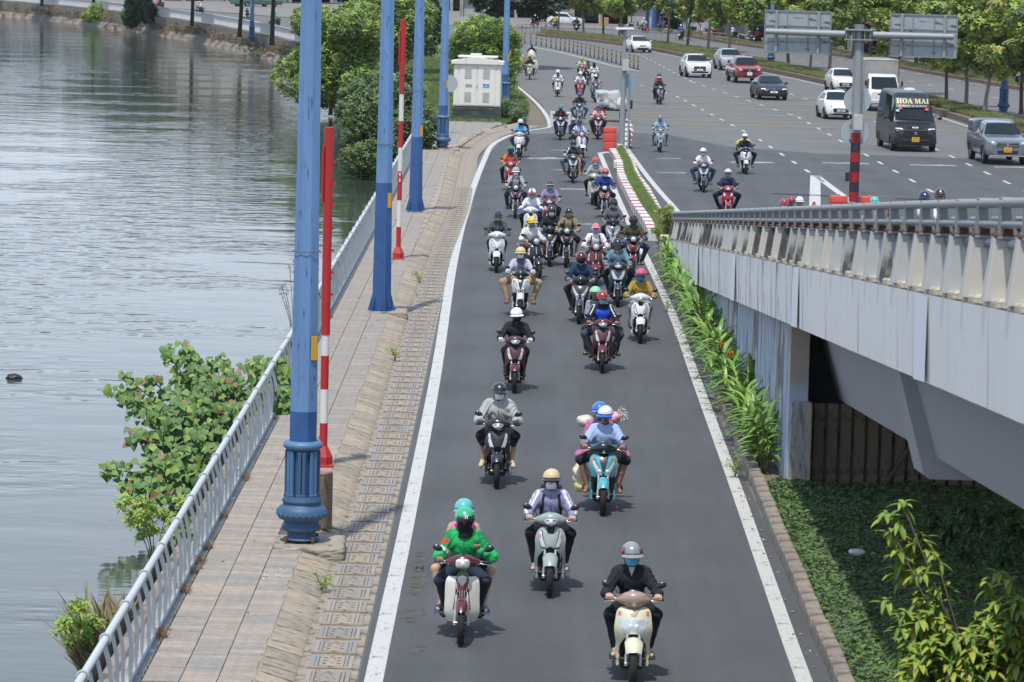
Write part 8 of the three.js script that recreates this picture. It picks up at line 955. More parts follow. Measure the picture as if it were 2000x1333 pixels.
const CAR = {
  sedan: { st: [[2.25, 0.60, 0.56, 0.55, 0.45, 0.34], [2.17, 0.70, 0.64, 0.78, 0.6, 0.22], [1.6, 0.88, 0.82, 0.88, 0.74, 0.19], [0.95, 0.98, 0.93, 0.89, 0.74, 0.18], [0.1, 1.40, 0.95, 0.89, 0.58, 0.18], [-0.5, 1.45, 0.96, 0.89, 0.59, 0.18], [-1.1, 1.38, 0.98, 0.89, 0.57, 0.18], [-1.8, 1.07, 1.0, 0.88, 0.68, 0.2], [-2.15, 1.02, 0.95, 0.82, 0.66, 0.25], [-2.25, 0.8, 0.75, 0.7, 0.55, 0.35]], cowl: 3, roof: 4, rear: [6, 7], sides: [4, 5, 6], hl: [0.64, 0.66, 2.12, 0.3, 0.1], gr: [0, 0.62, 2.24, 0.6, 0.09], lo: [0, 0.36, 2.24, 1.0, 0.16], pl: [0, 0.5, 2.275], wz: 1.38, wr: 0.32, mir: [0.88, 1.0, 0.75] },
  hatch: { st: [[1.9, 0.62, 0.58, 0.55, 0.45, 0.34], [1.82, 0.76, 0.7, 0.76, 0.6, 0.22], [1.35, 0.92, 0.86, 0.83, 0.7, 0.2], [0.9, 1.0, 0.95, 0.84, 0.7, 0.18], [0.2, 1.44, 0.97, 0.84, 0.56, 0.18], [-0.5, 1.51, 0.98, 0.84, 0.58, 0.18], [-1.3, 1.46, 1.0, 0.83, 0.57, 0.2], [-1.75, 1.1, 1.02, 0.8, 0.66, 0.25], [-1.85, 0.8, 0.75, 0.72, 0.6, 0.32]], cowl: 3, roof: 4, rear: [6, 7], sides: [4, 5, 6], hl: [0.6, 0.72, 1.78, 0.28, 0.16], gr: [0, 0.5, 1.9, 0.85, 0.22], lo: [0, 0.3, 1.9, 0.9, 0.07], pl: [0, 0.5, 1.93], wz: 1.2, wr: 0.29, mir: [0.83, 1.02, 0.75] },
  suv: { st: [[2.2, 0.75, 0.7, 0.62, 0.5, 0.36], [2.1, 0.92, 0.86, 0.84, 0.68, 0.26], [1.5, 1.04, 0.98, 0.91, 0.78, 0.24], [0.95, 1.12, 1.06, 0.915, 0.78, 0.23], [0.3, 1.58, 1.08, 0.915, 0.62, 0.23], [-0.5, 1.64, 1.09, 0.915, 0.63, 0.23], [-1.5, 1.6, 1.1, 0.91, 0.62, 0.24], [-2.05, 1.2, 1.1, 0.88, 0.72, 0.28], [-2.2, 0.8, 0.75, 0.78, 0.6, 0.36]], cowl: 3, roof: 4, rear: [6, 7], sides: [4, 5, 6], hl: [0.66, 0.86, 2.06, 0.34, 0.1], gr: [0, 0.66, 2.2, 0.86, 0.32], lo: [0, 0.4, 2.19, 1.2, 0.12], pl: [0, 0.56, 2.24], wz: 1.35, wr: 0.36, mir: [0.93, 1.14, 0.75] },
  pickup: { st: [[2.6, 0.9, 0.84, 0.7, 0.56, 0.44], [2.5, 1.06, 1.0, 0.9, 0.74, 0.36], [1.9, 1.16, 1.1, 0.93, 0.82, 0.34], [1.2, 1.22, 1.15, 0.93, 0.82, 0.32], [0.55, 1.72, 1.16, 0.93, 0.64, 0.32], [-0.3, 1.80, 1.17, 0.93, 0.65, 0.32], [-0.95, 1.76, 1.18, 0.93, 0.65, 0.32], [-1.15, 1.24, 1.18, 0.93, 0.8, 0.33], [-2.6, 1.22, 1.16, 0.93, 0.8, 0.36], [-2.7, 0.8, 0.76, 0.9, 0.7, 0.45]], cowl: 3, roof: 4, rear: [6, 7], sides: [4, 5, 6], hl: [0.7, 0.94, 2.48, 0.3, 0.14], gr: [0, 0.86, 2.58, 0.95, 0.22], lo: [0, 0.56, 2.6, 0.9, 0.14], pl: [0, 0.66, 2.64], wz: 1.65, wr: 0.39, mir: [0.97, 1.26, 0.98] },
  van: { st: [[2.8, 0.82, 0.76, 0.8, 0.62, 0.36], [2.72, 1.02, 0.94, 0.96, 0.8, 0.26], [2.35, 1.22, 1.14, 1.0, 0.86, 0.24], [2.05, 1.34, 1.26, 1.01, 0.88, 0.24], [1.45, 2.36, 1.3, 1.02, 0.78, 0.24], [0.9, 2.62, 1.3, 1.02, 0.80, 0.24], [-0.8, 2.7, 1.3, 1.02, 0.82, 0.24], [-2.6, 2.68, 1.3, 1.02, 0.82, 0.26], [-2.78, 2.5, 1.3, 1.0, 0.8, 0.3]], cowl: 3, roof: 4, rear: null, sides: [4, 5, 6, 7], hl: [0.74, 0.98, 2.62, 0.36, 0.16], gr: [0, 0.84, 2.78, 1.1, 0.3], lo: [0, 0.5, 2.8, 1.3, 0.1], pl: [0, 0.56, 2.83], wz: 1.95, wz2: -1.75, wr: 0.36, mir: [1.16, 1.5, 1.75] },
};
const carG = {};
function carGeo(k) {
  if (carG[k]) return carG[k]; const C = CAR[k];
  const half = ([z, top, belt, w, wr, bot]) => [[0, bot], [w * 0.86, bot], [w * 0.98, bot + 0.1], [w, lerp(bot, belt, 0.45)], [w * 0.985, belt], [lerp(w * 0.985, wr, 0.55), lerp(belt, top, 0.5)], [wr, top - Math.min(0.07, (top - belt) * 0.3)], [wr * 0.78, top], [0, top + 0.012]].map((p) => [p[0], p[1], z]);
  const H = C.st.map(half), dense = []; // smooth along z
  for (let i = 0; i < H.length - 1; i++) for (let t = 0; t < (i === H.length - 2 ? 1.01 : 1); t += 0.25) { const q = (n) => H[clamp(n, 0, H.length - 1)]; dense.push(H[0].map((_, p) => [0, 1, 2].map((c) => lerp(q(i)[p][c], q(i + 1)[p][c], c === 2 ? t : (t + sstep(0, 1, t)) / 2)))); }
  const ring = (h) => [...h, ...h.slice(1, -1).reverse().map((p) => [-p[0], p[1], p[2]])];
  const body = loft(dense.map(ring).reverse());
  const quadG = (a, b, c, d, off, nu = 6, nv = 6) => grid((s, t) => [0, 1, 2].map((k) => lerp(lerp(a[k], b[k], s), lerp(c[k], d[k], s), t) + off[k]), nu, nv);
  const glass = []; const cw = H[C.cowl], rf = H[C.roof], inset = (p, q, t) => [0, 1, 2].map((c) => lerp(p[c], q[c], t)), m = (p) => [-p[0], p[1], p[2]];
  const ws = (A, B, dz, dy) => { const a = inset(A[7], B[7], 0.06), b = inset(A[7], B[7], 0.94); a[0] = A[6][0] * 0.97; b[0] = B[6][0] * 0.97; return merge([grid((s, t) => { const x = lerp(-1, 1, s), w = lerp(a[0], b[0], t), l = lerp(0, 1, t); return [x * w, lerp(a[1], b[1], t) + 0.016 - 0.02 * x * x * 1 + dy, lerp(a[2], b[2], t) + dz - Math.sign(dz) * 0.04 * x * x]; }, 12, 6)]); };
  glass.push(['windscreen', ws(cw, rf, 0.03, 0.015)]); if (C.rear) glass.push(['rear_window', ws(H[C.rear[1]], H[C.rear[0]], -0.03, 0.015)]);
  for (const s of [-1, 1]) for (let i = 0; i < C.sides.length - 1; i++) { const A = H[C.sides[i]], B = H[C.sides[i + 1]], f = (p) => [s * (p[0] + 0.012), p[1], p[2]]; glass.push(['side_window', quadG(f(inset(A[4], A[6], 0.08)), f(inset(B[4], B[6], 0.08)), f(inset(A[4], A[6], 0.92)), f(inset(B[4], B[6], 0.92)), [0, 0, 0], 3, 3)]); if (i === 0 && cw) { const a = f(inset(cw[4], A[4], 0.25)), b = f(inset(A[4], A[6], 0.06)), c = f(inset(A[4], A[6], 0.88)); glass.push(['quarter_window', quadG(a, b, a, c, [0, 0, 0], 3, 3)]); } }
  return carG[k] = { C, body, glass, wheel: carWheel(C.wr, 0.11) };
}
function car(kind, col, p, yaw, label, o = {}) {
  const { C, body, glass, wheel } = carGeo(kind), t = thing(o.name ?? 'car', label, o.cat ?? 'car', [p[0], 0.004, p[1]], yaw), pm = Math.max(...col) < 0.05 ? mat(col, 0.35, { clearcoat: 0.2, clearcoatRoughness: 0.1 }) : paint(col, 0.3), L = C.st[0][0];
  t.position.x -= L * Math.sin(yaw); t.position.z -= L * Math.cos(yaw);
  mesh('body', body, pm, t); glass.forEach(([n, g]) => mesh(n, g, glassM, t));
  const [hx, hy, hz, hw, hh] = C.hl; for (const s of [-1, 1]) { const h = mesh('headlight', rbox(hw, hh, 0.12, 0.035, s * hx, hy, hz, -0.25, s * 0.42, s * 0.12), o.lit ? mat([0.9, 0.92, 0.95], 0.1, { clearcoat: 1 }) : lensM, t); mesh('lamp_unit', ell(0.05, 0.04, 0.03, s * (hx - 0.03), hy, hz + 0.06, 8), reflM, h); mesh('fog_lamp', ell(0.06, 0.045, 0.03, s * (C.lo[3] / 2 + 0.06), C.lo[1] + 0.03, C.lo[2] - 0.04, 8), o.noFog ? grilleM : lensM, t); const m = mesh('mirror', merge([rbox(0.18, 0.14, 0.12, 0.04, s * (C.mir[0] + 0.1), C.mir[1], C.mir[2]), rod([s * (C.mir[0] - 0.06), C.mir[1] - 0.03, C.mir[2]], [s * (C.mir[0] + 0.06), C.mir[1] - 0.02, C.mir[2]], 0.02, 0.02, 6)]), kind === 'van' ? blackGl : pm, t); }
  const gr = mesh('grille', rbox(C.gr[3], C.gr[4], 0.05, 0.03, C.gr[0], C.gr[1], C.gr[2]), grilleM, t); for (let k = 0; k < 3; k++) mesh('grille_bar', rbox(C.gr[3] * 0.92, 0.014, 0.03, 0.005, 0, C.gr[1] - C.gr[4] * 0.3 + k * C.gr[4] * 0.3, C.gr[2] + 0.03), o.chrome ? chromeM : mat([0.05, 0.05, 0.05], 0.4), gr);
  mesh('badge', at(new THREE.TorusGeometry(0.05, 0.012, 6, 18), 0, C.gr[1] + (o.badgeUp ?? 0.02), C.gr[2] + 0.04), chromeM, t);
  mesh('lower_intake', rbox(C.lo[3], C.lo[4], 0.05, 0.03, C.lo[0], C.lo[1], C.lo[2]), grilleM, t);
  mesh('bumper_lip', rbox(C.st[1][3] * 1.7, 0.05, 0.12, 0.02, 0, C.st[1][5] + 0.03, C.st[0][0] - 0.06), o.lip ? mat(o.lip, 0.5) : grilleM, t);
  const pt = plateTex(o.plate?.[0] ?? '51G', o.plate?.[1] ?? '', o.plate?.[2] ?? '#e4e4e0', o.plate?.[3] ?? '#222'); mesh('number_plate', rbox(o.plate?.[1] ? 0.34 : 0.46, o.plate?.[1] ? 0.22 : 0.12, 0.012, 0.003, ...C.pl), mat(0xffffff, 0.5, { map: pt }), t);
  for (const s of [-1, 1]) for (const z of [C.wz, C.wz2 ?? -C.wz]) { const w = sub('wheel', t, [s * (C.st[3][3] - 0.1), C.wr, z]); mesh('tyre', wheel.t, tyreM, w); mesh('rim', wheel.r, o.darkRim ? rimM : silverM, w); mesh('wheel_arch', at(new THREE.TorusGeometry(C.wr + 0.05, 0.045, 6, 20, Math.PI), s * (C.st[3][3] - 0.015), C.wr, z, 0, Math.PI / 2, 0), grilleM, t); }
  for (const s of [-1, 1]) { mesh('tail_light', rbox(0.26, 0.14, 0.06, 0.02, s * 0.62, C.st[C.st.length - 2][2] - 0.08, C.st[C.st.length - 1][0] + 0.06), redLamp, t); mesh('door_line', box(0.004, 0.62, 0.012, s * (C.st[4][3] + 0.001), 0.68, -0.28), grilleM, t); mesh('door_handle', rbox(0.02, 0.03, 0.16, 0.008, s * (C.st[4][3] + 0.006), C.st[4][2] - 0.1, -0.15), o.chrome ? chromeM : pm, t); }
  if (o.rails) for (const s of [-1, 1]) mesh('roof_rail', tube([[s * 0.56, C.st[4][1] + 0.0, C.st[4][0] - 0.2], [s * 0.58, C.st[5][1] + 0.04, -0.5], [s * 0.56, C.st[6][1] + 0.02, C.st[6][0]]], 0.018, 14, 6), silverM, t);
  return t;
}
car('sedan', [0.72, 0.72, 0.71], [11.04,-320.51], 0.16, 'white sedan with dark roof glass beside the delineator posts', { plate: ['51F', ''], chrome: 0 });
car('suv', [0.72, 0.73, 0.72], [12.96,-256.89], 0.1, 'white crossover with black grille and roof rails', { name: 'car', rails: 1, chrome: 1, lip: [0.6, 0.6, 0.6], plate: ['51K', ''] });
car('suv', [0.36, 0.38, 0.39], [16.43,-275.38], 0.1, 'silver sport utility car behind the red pickup', { rails: 1, chrome: 1 });
const redPk = car('pickup', [0.21, 0.018, 0.012], [15.94,-247.76], 0.09, 'dark red pickup truck with orange indicator lit', { plate: ['51L', '018'], lip: [0.2, 0.02, 0.015] }); mesh('indicator', rbox(0.1, 0.1, 0.04, 0.02, -0.78, 0.95, 2.5), mat([0.9, 0.45, 0.05], 0.3), redPk);
car('sedan', [0.012, 0.015, 0.022], [15.61,-218.9], 0.08, 'black sedan with white daytime lights', { lit: 1, plate: ['51K', ''] });
car('hatch', [0.72, 0.72, 0.71], [21.5,-235.74], 0.08, 'white hatchback half hidden behind gantry mast, farther one', {});
car('hatch', [0.74, 0.74, 0.73], [17.51,-194.17], 0.07, 'white hatchback with wide black grille, nearer one', { plate: ['61A', ''] });
const van = car('van', [0.013, 0.014, 0.017], [18.09,-162.69], 0.05, 'black minibus with gold lettering above its windscreen', { name: 'minibus', cat: 'minibus', plate: ['51B', '261.14', '#d8a41c', '#222'], badgeUp: 0.0, chrome: 0, lit: 1 });
{ const c = document.createElement('canvas'); c.width = 512; c.height = 160; const x = c.getContext('2d'); x.fillStyle = '#0b0c0e'; x.fillRect(0, 0, 512, 160); x.fillStyle = '#d9cfa2'; x.font = 'bold 104px serif'; x.textAlign = 'center'; x.fillText('HOA MAI', 256, 88); x.fillStyle = '#e4e4e0'; x.font = 'bold 26px sans-serif'; x.fillText('BX. VŨNG TÀU - Q.1 - BX. MIỀN TÂY', 256, 140, 470); const t = new THREE.CanvasTexture(c); t.colorSpace = THREE.SRGBColorSpace;
  mesh('header_panel', grid((s, q) => { const X = (s - 0.5) * 1.56; return [X, 1.96 + q * 0.44, 1.80 - q * 0.275 - 0.03 * X * X * 2]; }, 10, 3), mat(0xffffff, 0.35, { map: t, clearcoat: 0.6 }), van);
  for (const [X, Y, cc] of [[-0.6, 1.93, [0.6, 0.05, 0.04]], [0.62, 1.9, [0.6, 0.05, 0.04]], [-0.72, 1.83, [0.2, 0.5, 0.5]]]) mesh('windscreen_sticker', rbox(0.16, 0.12, 0.006, 0.002, X, Y, 1.86 - (Y - 1.88) * 0.6 - 0.05 * X * X, -0.5), mat(cc, 0.5), van);
  const b = document.createElement('canvas'); b.width = 256; b.height = 48; const y = b.getContext('2d'); y.fillStyle = '#0b0c0e'; y.fillRect(0, 0, 256, 48); y.fillStyle = '#e8e8e4'; y.font = 'bold 40px sans-serif'; y.textAlign = 'center'; y.fillText('DCAR', 128, 39, 220); const bt = new THREE.CanvasTexture(b); bt.colorSpace = THREE.SRGBColorSpace; mesh('bonnet_lettering', grid((s, q) => [(s - 0.5) * 0.7, 1.045 + q * 0.11, 2.735 - q * 0.2], 4, 2), mat(0xffffff, 0.4, { map: bt }), van);
  mesh('roof_vent', lathe([[0, 0.12], [0.22, 0.1], [0.3, 0.03], [0.3, 0]], 20, 0.15, 2.68, -0.4), mat([0.5, 0.5, 0.48], 0.5), van); }
const hil = car('pickup', [0.13, 0.15, 0.175], [21.06,-153.66], 0.04, 'silver grey pickup with canopy at the right frame edge', { chrome: 1, plate: ['51D', '904.99', '#d8a41c', '#222'], lip: [0.3, 0.3, 0.3] }); mesh('canopy', loft([[-1.15, 1.45, 0.86, 0.32], [-1.3, 1.5, 0.88, 0.34], [-2.5, 1.48, 0.88, 0.33], [-2.65, 1.42, 0.84, 0.28]].map(([z, y, a, b]) => sring(z, 0, y, a * 1.04, b, 24, 5))), paint([0.13, 0.15, 0.175], 0.3), hil);
// box truck
{ const p = [21.09,-206.34], yaw = 0.06, t = thing('box_truck', 'white box truck with tall grey cargo box behind the minibus', 'truck', [p[0] - 2.6 * Math.sin(yaw), 0.004, p[1] - 2.6 * Math.cos(yaw)], yaw), cab = paint([0.7, 0.7, 0.68], 0.35);
  const rg = (z, y0, y1, w0, w1) => [[-w0, y0, z], [w0, y0, z], [w0 * 1.02, lerp(y0, y1, 0.5), z], [w1, y1, z], [-w1, y1, z], [-w0 * 1.02, lerp(y0, y1, 0.5), z]];
  mesh('cab', loft([rg(2.55, 0.5, 1.1, 0.78, 0.76), rg(2.45, 0.42, 1.22, 0.86, 0.82), rg(2.2, 0.4, 1.5, 0.88, 0.82), rg(1.75, 0.4, 2.05, 0.88, 0.76), rg(1.1, 0.4, 2.12, 0.88, 0.76)].reverse()), cab, t);
  mesh('windscreen', grid((s, q) => { const X = (s - 0.5) * 2; return [X * lerp(0.78, 0.7, q), 1.3 + q * 0.66, 2.47 - q * 0.58 - 0.03 * X * X]; }, 8, 4), glassM, t); for (const s of [-1, 1]) { mesh('side_window', grid((a, b) => [s * (0.905 - 0.09 * b), 1.3 + b * 0.55, lerp(2.05 - 0.25 * b, 1.2, a)], 3, 3), glassM, t); mesh('headlight', rbox(0.3, 0.2, 0.08, 0.04, s * 0.62, 0.86, 2.5, -0.1, s * 0.25, 0), lensM, t); mesh('mirror', rbox(0.12, 0.3, 0.1, 0.03, s * 1.05, 1.6, 2.1), blackPl, t); }
  mesh('grille', rbox(0.8, 0.12, 0.05, 0.02, 0, 0.98, 2.53), grilleM, t); mesh('grille_stripe', rbox(0.5, 0.06, 0.02, 0.01, 0, 1.05, 2.56), mat([0.5, 0.05, 0.05], 0.5), t); mesh('bumper', rbox(1.7, 0.22, 0.16, 0.05, 0, 0.55, 2.52), mat([0.5, 0.5, 0.5], 0.5), t);
  const bx = mat([0.42, 0.41, 0.39], 0.55, { map: rep(dataTex(128, (u, v) => { const a = 0.9 + 0.12 * (fbm(u, v, 8, 4, 231) - 0.5); return [a, a, a]; }), 1) }); mesh('cargo_box', rbox(2.0, 2.15, 4.2, 0.03, 0, 1.85, -1.25), bx, t); for (const [x, y, w, h] of [[0, 2.9, 2.04, 0.07], [0, 0.82, 2.04, 0.07]]) mesh('box_edge', rbox(w, h, 4.24, 0.02, x, y, -1.25), silverM, t); for (const s of [-1, 1]) mesh('box_post', rbox(0.07, 2.1, 0.07, 0.02, s * 0.99, 1.85, 0.86), silverM, t); mesh('side_print', box(0.006, 1.1, 3.2, -1.004, 1.8, -1.3), mat([0.33, 0.2, 0.22], 0.6, { map: rep(noiseT, 1) }), t); for (const s of [-1, 1]) mesh('marker_lamp', rbox(0.08, 0.05, 0.03, 0.01, s * 0.85, 2.78, 0.87), amberM, t);
  mesh('chassis', rbox(0.9, 0.2, 5.6, 0.03, 0, 0.6, -0.6), blackPl, t); const cw = carWheel(0.38, 0.12); for (const s of [-1, 1]) for (const z of [1.75, -2.0]) { const w = sub('wheel', t, [s * 0.8, 0.38, z]); mesh('tyre', cw.t, tyreM, w); mesh('rim', cw.r, silverM, w); } for (const s of [-1, 1]) mesh('side_guard', rbox(0.04, 0.3, 2.2, 0.01, s * 0.95, 0.5, -0.2), mat([0.5, 0.3, 0.03], 0.6), t); }
car('suv', [0.6, 0.62, 0.63], [7.65,-431.55], 1.35, 'white car crossing far behind the median trees', {});
// ======================= FAR SIDE OF THE AVENUE =======================
lampPost('avenue_lamp_post', 'blue lamp post on the long median right of the minibus', [[27.44,-202.69][0], 0.25, [27.44,-202.69][1]], true);
lampPost('avenue_lamp_post', 'blue lamp post behind the left gantry panel', [[20.43,-291.27][0], 0.25, [20.43,-291.27][1]], true);
lampPost('avenue_lamp_post', 'blue lamp post behind the right gantry panel on far median', [[33.7,-325.92][0], 0.25, [33.7,-325.92][1]], false);
lampPost('avenue_lamp_post', 'left blue post of the pair above the white sedan', [[14.56,-411.13][0], 0.1, [14.56,-411.13][1]], false);
lampPost('avenue_lamp_post', 'right blue post of the pair above the white sedan', [[15.57,-417.79][0], 0.1, [15.57,-417.79][1]], false);
{ const o = thing('mirror_sign', 'small black traffic lamp on a pole at right frame edge', 'traffic light', [[28.25,-201.24][0], 0.3, [28.25,-201.24][1]]); mesh('post', rod([0, 0, 0], [0, 1.5, 0], 0.05, 0.05, 10), blackPl, o); mesh('head', rbox(0.22, 0.34, 0.18, 0.05, -0.3, 1.9, 0), blackPl, o); mesh('bracket', tube([[0, 1.4, 0], [-0.1, 1.6, 0], [-0.28, 1.72, 0]], 0.02, 8, 5), blackPl, o); }
{ // railing of the far pavement, with orange reflectors
  const L = poly([[-0.27,-383.87], [4.83,-399.88], [9.27,-394.62], [14.94,-381.43], [21.11,-365.72]], 60), o = thing('pavement_railing', 'low grey railing in front of the shops', 'railing'); const rm = mat([0.25, 0.25, 0.25], 0.6); mesh('top_rail', tube(L.map((p) => [p[0], 0.95, p[1]]), 0.035, 80, 6), rm, o); mesh('lower_rail', tube(L.map((p) => [p[0], 0.55, p[1]]), 0.03, 80, 6), rm, o); const pg = rod([0, 0, 0], [0, 0.95, 0], 0.03, 0.03, 6), pp = rbox(0.3, 0.24, 0.03, 0.02, 0, 0.72, 0.05); L.forEach((p, i) => { if (i % 2) return; mesh('post', pg, rm, o).position.set(p[0], 0, p[1]); if (i % 6 === 2) mesh('reflector', pp, mat([0.5, 0.1, 0.04], 0.5), o).position.set(p[0], 0, p[1]); }); }
const shopWalls = [[0.42, 0.42, 0.42], [0.5, 0.46, 0.4], [0.3, 0.36, 0.4], [0.55, 0.55, 0.53], [0.36, 0.3, 0.27], [0.45, 0.48, 0.5]];
function shop(label, p, yaw, w, k, floors = 3) {
  const o = thing('shop_building', label, 'building', p, yaw), wm = mat(shopWalls[k % 6], 0.85, { map: rep(concN, 0.3) }), n = Math.max(2, Math.round(w / 4)), bw = w / n, dark = mat([0.03, 0.03, 0.032], 0.7);
  mesh('rear_wall', box(w, 3.4 * floors, 0.4, 0, 1.7 * floors, -6), wm, o); mesh('upper_wall', box(w, 3.4 * floors - 3.2, 6, 0, 3.2 + (3.4 * floors - 3.2) / 2, -3), wm, o); mesh('side_wall', box(0.3, 3.2, 6, -w / 2 + 0.15, 1.6, -3), wm, o); mesh('side_wall', box(0.3, 3.2, 6, w / 2 - 0.15, 1.6, -3), wm, o); mesh('shop_interior', box(w - 0.7, 3.1, 0.2, 0, 1.6, -4.5), dark, o); mesh('sign_board', rbox(w - 0.4, 0.9, 0.2, 0.03, 0, 3.3, 0.12), mat([[0.06, 0.16, 0.36], [0.45, 0.1, 0.08], [0.1, 0.25, 0.12], [0.5, 0.48, 0.42]][k % 4], 0.5), o);
  for (let i = 0; i <= n; i++) mesh('pillar', rbox(0.4, 3.2, 0.4, 0.03, clamp(-w / 2 + i * bw, -w / 2 + 0.22, w / 2 - 0.22), 1.6, -0.2), wm, o);
  for (let i = 0; i < n; i++) { const x = -w / 2 + (i + 0.5) * bw; if ((i + k) % 3 === 0) mesh('roller_shutter', box(bw - 0.5, 2.7, 0.08, x, 1.35, -0.6), mat([0.35, 0.37, 0.38], 0.5), o); else if ((i + k) % 3 === 1) mesh('shop_window', box(bw - 0.6, 2.2, 0.06, x, 1.5, -0.8), glassM, o); for (let f = 1; f < floors; f++) { const q = mesh('window', rbox(bw * 0.5, 1.5, 0.1, 0.02, x, 3.4 * f + 1.9, 0.03), mat([0.5, 0.5, 0.5], 0.6), o); mesh('pane', box(bw * 0.44, 1.35, 0.04, x, 3.4 * f + 1.9, 0.075), glassM, q); } }
}
[['grey shop building left of the blue lamp post pair', [4.95,-467.73], -0.1, 26], ['beige shop building behind the blue awning', [17.2,-440.26], -0.15, 22], ['blue grey shop building behind the yellow blossom tree', [24.93,-412.26], -0.3, 20], ['pale shop building behind the left gantry panel', [31.14,-380.23], -0.45, 22], ['brown shop building behind the box truck trees', [36.45,-352.8], -0.55, 24], ['white shop building at the far right behind trees', [40.84,-316.45], -0.6, 26], ['grey building far left behind the shade trees', [-9.88,-510.51], 0.2, 30], ['apartment building beyond the river bend', [-40.42,-550.3], 0.6, 34], ['pale building beyond the river bend at far left', [-72.1,-605.83], 0.7, 40]].forEach(([l, p, y, w], i) => shop(l, [p[0], 0.08, p[1] - 6], y, w, i, i > 5 ? 5 : 3));
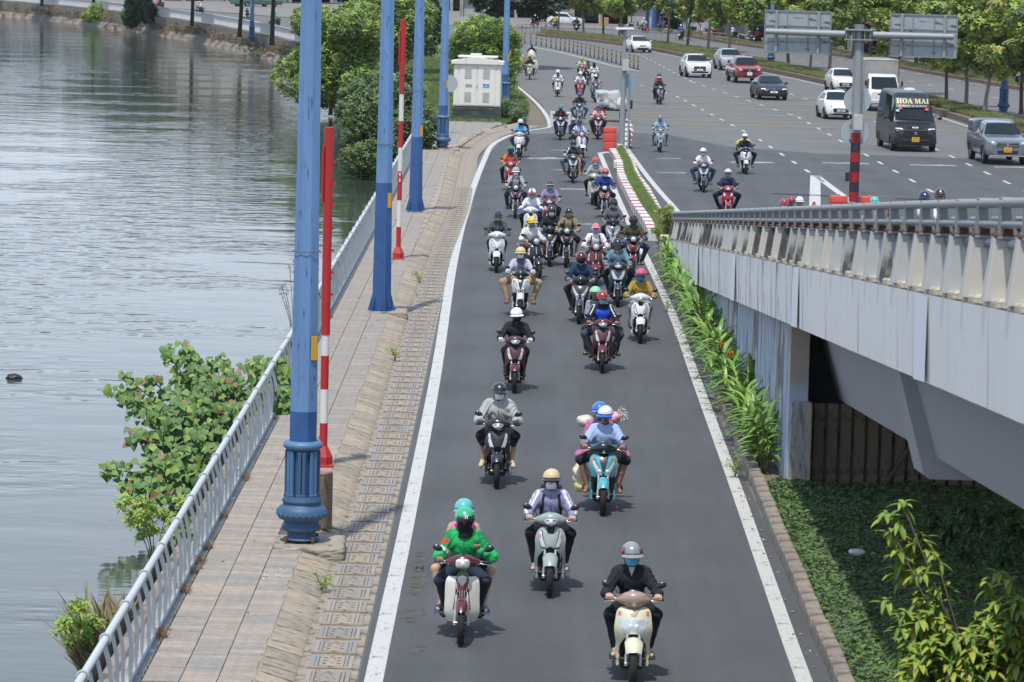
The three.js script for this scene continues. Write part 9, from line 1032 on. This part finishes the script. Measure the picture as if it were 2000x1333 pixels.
{ const aw = (name, label, p, w, d, h, c, yaw, tilt) => { const o = thing(name, label, 'awning', p, yaw); mesh('sheet', grid((s, t) => [(s - 0.5) * w, h - t * tilt + 0.12 * Math.sin(s * 9) * t - 0.1 * Math.sin(s * 3.14), t * d], 10, 6), mat(c, 0.6), o); for (const s of [-1, 1]) mesh('pole', rod([s * w * 0.45, 0, d * 0.9], [s * w * 0.45, h - tilt, d * 0.9], 0.03, 0.03, 6), galv, o); };
  const a = [19.48,-406.12]; aw('blue_awning', 'bright blue tarpaulin awning in front of shops', [a[0], 0.1, a[1]], 5.5, 4, 3.4, [0.03, 0.2, 0.6], -0.3, 1.3); aw('green_awning', 'green tarpaulin behind the blue awning', [a[0] - 2.2, 0.1, a[1] - 4], 6, 3, 3.9, [0.03, 0.24, 0.2], -0.2, 0.8); aw('blue_awning', 'greyer blue awning edge beside the umbrellas', [a[0] + 1.2, 0.1, a[1] + 1.5], 4.2, 3, 2.5, [0.09, 0.24, 0.38], -0.3, 0.9);
  const um = (label, p, r, c, tip) => { const o = thing('umbrella', label, 'umbrella', [p[0], 0.1, p[1]]); o.rotation.z = tip; mesh('canopy', lathe([[0, 2.75], [r * 0.5, 2.6], [r * 0.9, 2.3], [r, 2.1]], 10), mat(c, 0.7), o); mesh('pole', rod([0, 0, 0], [0, 2.8, 0], 0.025, 0.025, 6), galv, o); };
  um('pink umbrella at the street stall', [18.02,-404.47], 1.5, [0.62, 0.2, 0.36], 0.25); um('dark pink umbrella by the left gantry panel', [24.75,-373.7], 1.2, [0.4, 0.08, 0.16], 0); um('grey green umbrella beside the pink one', [16.13,-373.59], 1.1, [0.2, 0.34, 0.32], -0.4);
  const b = thing('bus', 'white and blue bus parked behind the median trees', 'bus', [[11.13,-476.08][0], 0.1, [11.13,-476.08][1]], 1.4); mesh('body', rbox(2.4, 2.6, 8, 0.2, 0, 1.7, 0, 0, 0, 0, 3), paint([0.1, 0.2, 0.5], 0.4), b); mesh('window_band', rbox(2.44, 0.8, 7.2, 0.05, 0, 2.2, 0), glassM, b); mesh('stripe', rbox(2.43, 0.5, 7.6, 0.05, 0, 1.3, 0), mat([0.65, 0.66, 0.66], 0.4), b); for (const s of [-1, 1]) for (const z of [2.6, -2.4]) { const w = sub('wheel', b, [s * 1.08, 0.45, z]); const cw = carWheel(0.45, 0.13); mesh('tyre', cw.t, tyreM, w); mesh('rim', cw.r, silverM, w); }
  const cp = [9.27,-394.62]; const cb = thing('carrier_carton', 'brown carton carried on a back by the median tree', 'box', [cp[0], 0.9, cp[1]]); mesh('carton_body', rbox(0.9, 0.9, 0.6, 0.02, 0, 0.45, 0), mat([0.4, 0.26, 0.13], 0.85), cb); mesh('tape', box(0.08, 0.904, 0.604, 0, 0.45, 0), mat([0.46, 0.34, 0.18], 0.5), cb);
  const c2 = [-37.65,-512.69], bus2 = b.clone(); bus2.name = numbered('bus'); bus2.userData = { label: 'dark green bus beyond the river bend fence', category: 'bus' }; bus2.position.set(c2[0], 0, c2[1]); bus2.rotation.y = -0.8; scene.add(bus2); bus2.children[0].material = paint([0.05, 0.12, 0.1], 0.4);
}
[[1300, [16.55,-408.05]], [1, [20.25,-391.91]], [2, [21.08,-392.81]], [3, [21.64,-388.61]], [4, [23.05,-376.34]], [5, [23.5,-372.43]], [6, [32.56,-338.35]], [7, [32.93,-335.23]], [8, [32.93,-328.51]], [9, [30.97,-347.68]], [10, [30.87,-355.15]], [11, [34.55,-302.65]], [12, [19.82,-401.36]], [13, [13.46,-420.94]]].forEach(([k, p], i) => scooter(['commuter', 'rounded', 'chromed', 'angular'][i % 4], [[0x16181c, 0x7a1c20, 0x2c3440, 0xa8a8a8][(i * 3) % 4]], [p[0], 0.1, p[1]], 1.2 + hash(i, 2, 5), ['black', 'dark red', 'blue grey', 'silver'][(i * 3) % 4] + ' motorbike parked in front of the shops', { group: 'motorbikes parked in front of the shops' }));
// ======================= LITTER AND FLOATING BITS =======================
bag('litter_bag', 'crumpled white plastic bag on the shaded ground cover', 'litter', [4.9,0.52,-49.6].map((v, i) => i === 1 ? 0.28 : v), [0.12, 0.05, 0.08], [0.6, 0.62, 0.65], 21, 0.012);
bag('floating_bag', 'black plastic bag floating on the river at left', 'litter', [[-12,-85.86][0], -1.98, [-12,-85.86][1]], [0.2, 0.1, 0.16], [0.015, 0.015, 0.016], 22, 0.02);
bag('litter_bag', 'small clear bag at the fence foot', 'litter', [-4.38,-0.08,-57].map((v, i) => i === 1 ? 0.17 : v), [0.1, 0.03, 0.08], [0.6, 0.6, 0.6], 23, 0.012);
{ const r = rng(99), o = new THREE.InstancedMesh(new THREE.IcosahedronGeometry(0.02, 0), mat(0xffffff, 0.8), 420), c = new THREE.Color(), mt = new THREE.Matrix4(); for (let i = 0; i < 420; i++) { const k = i % 3, z = rr(r, -100, -41), x = k === 0 ? rr(r, 3.66, 3.86) : k === 1 ? rr(r, -2.46, -2.36) : rr(r, -3.9, -3.0), y = k === 2 ? 0.16 : 0.01; if (k === 2 && r() < 0.7) { mt.compose(V(rr(r, -3.25, -2.95), 0.158, rr(r, -47.8, -46.6)), Q.identity(), V(0.4, 0.3, 0.4)); c.setRGB(0.6, 0.62, 0.58); } else { const s = rr(r, 0.4, 1.3); mt.compose(V(x, y, z), Q.setFromEuler(EU.set(r() * 3, r() * 3, 0)), V(s, s * 0.6, s)); const g = rr(r, 0.1, 0.5); c.setRGB(g, g * 0.88, g * 0.7); } o.setMatrixAt(i, mt); o.setColorAt(i, c); } o.name = 'kerbside_debris'; o.castShadow = o.receiveShadow = true; scene.add(o); stuff(o, 'scattered bits of gravel and broken glass along the kerbs', 'debris'); }

scene.fog = new THREE.FogExp2(new THREE.Color(0.86, 0.92, 1), 0.00005);
renderer.render(scene, camera);
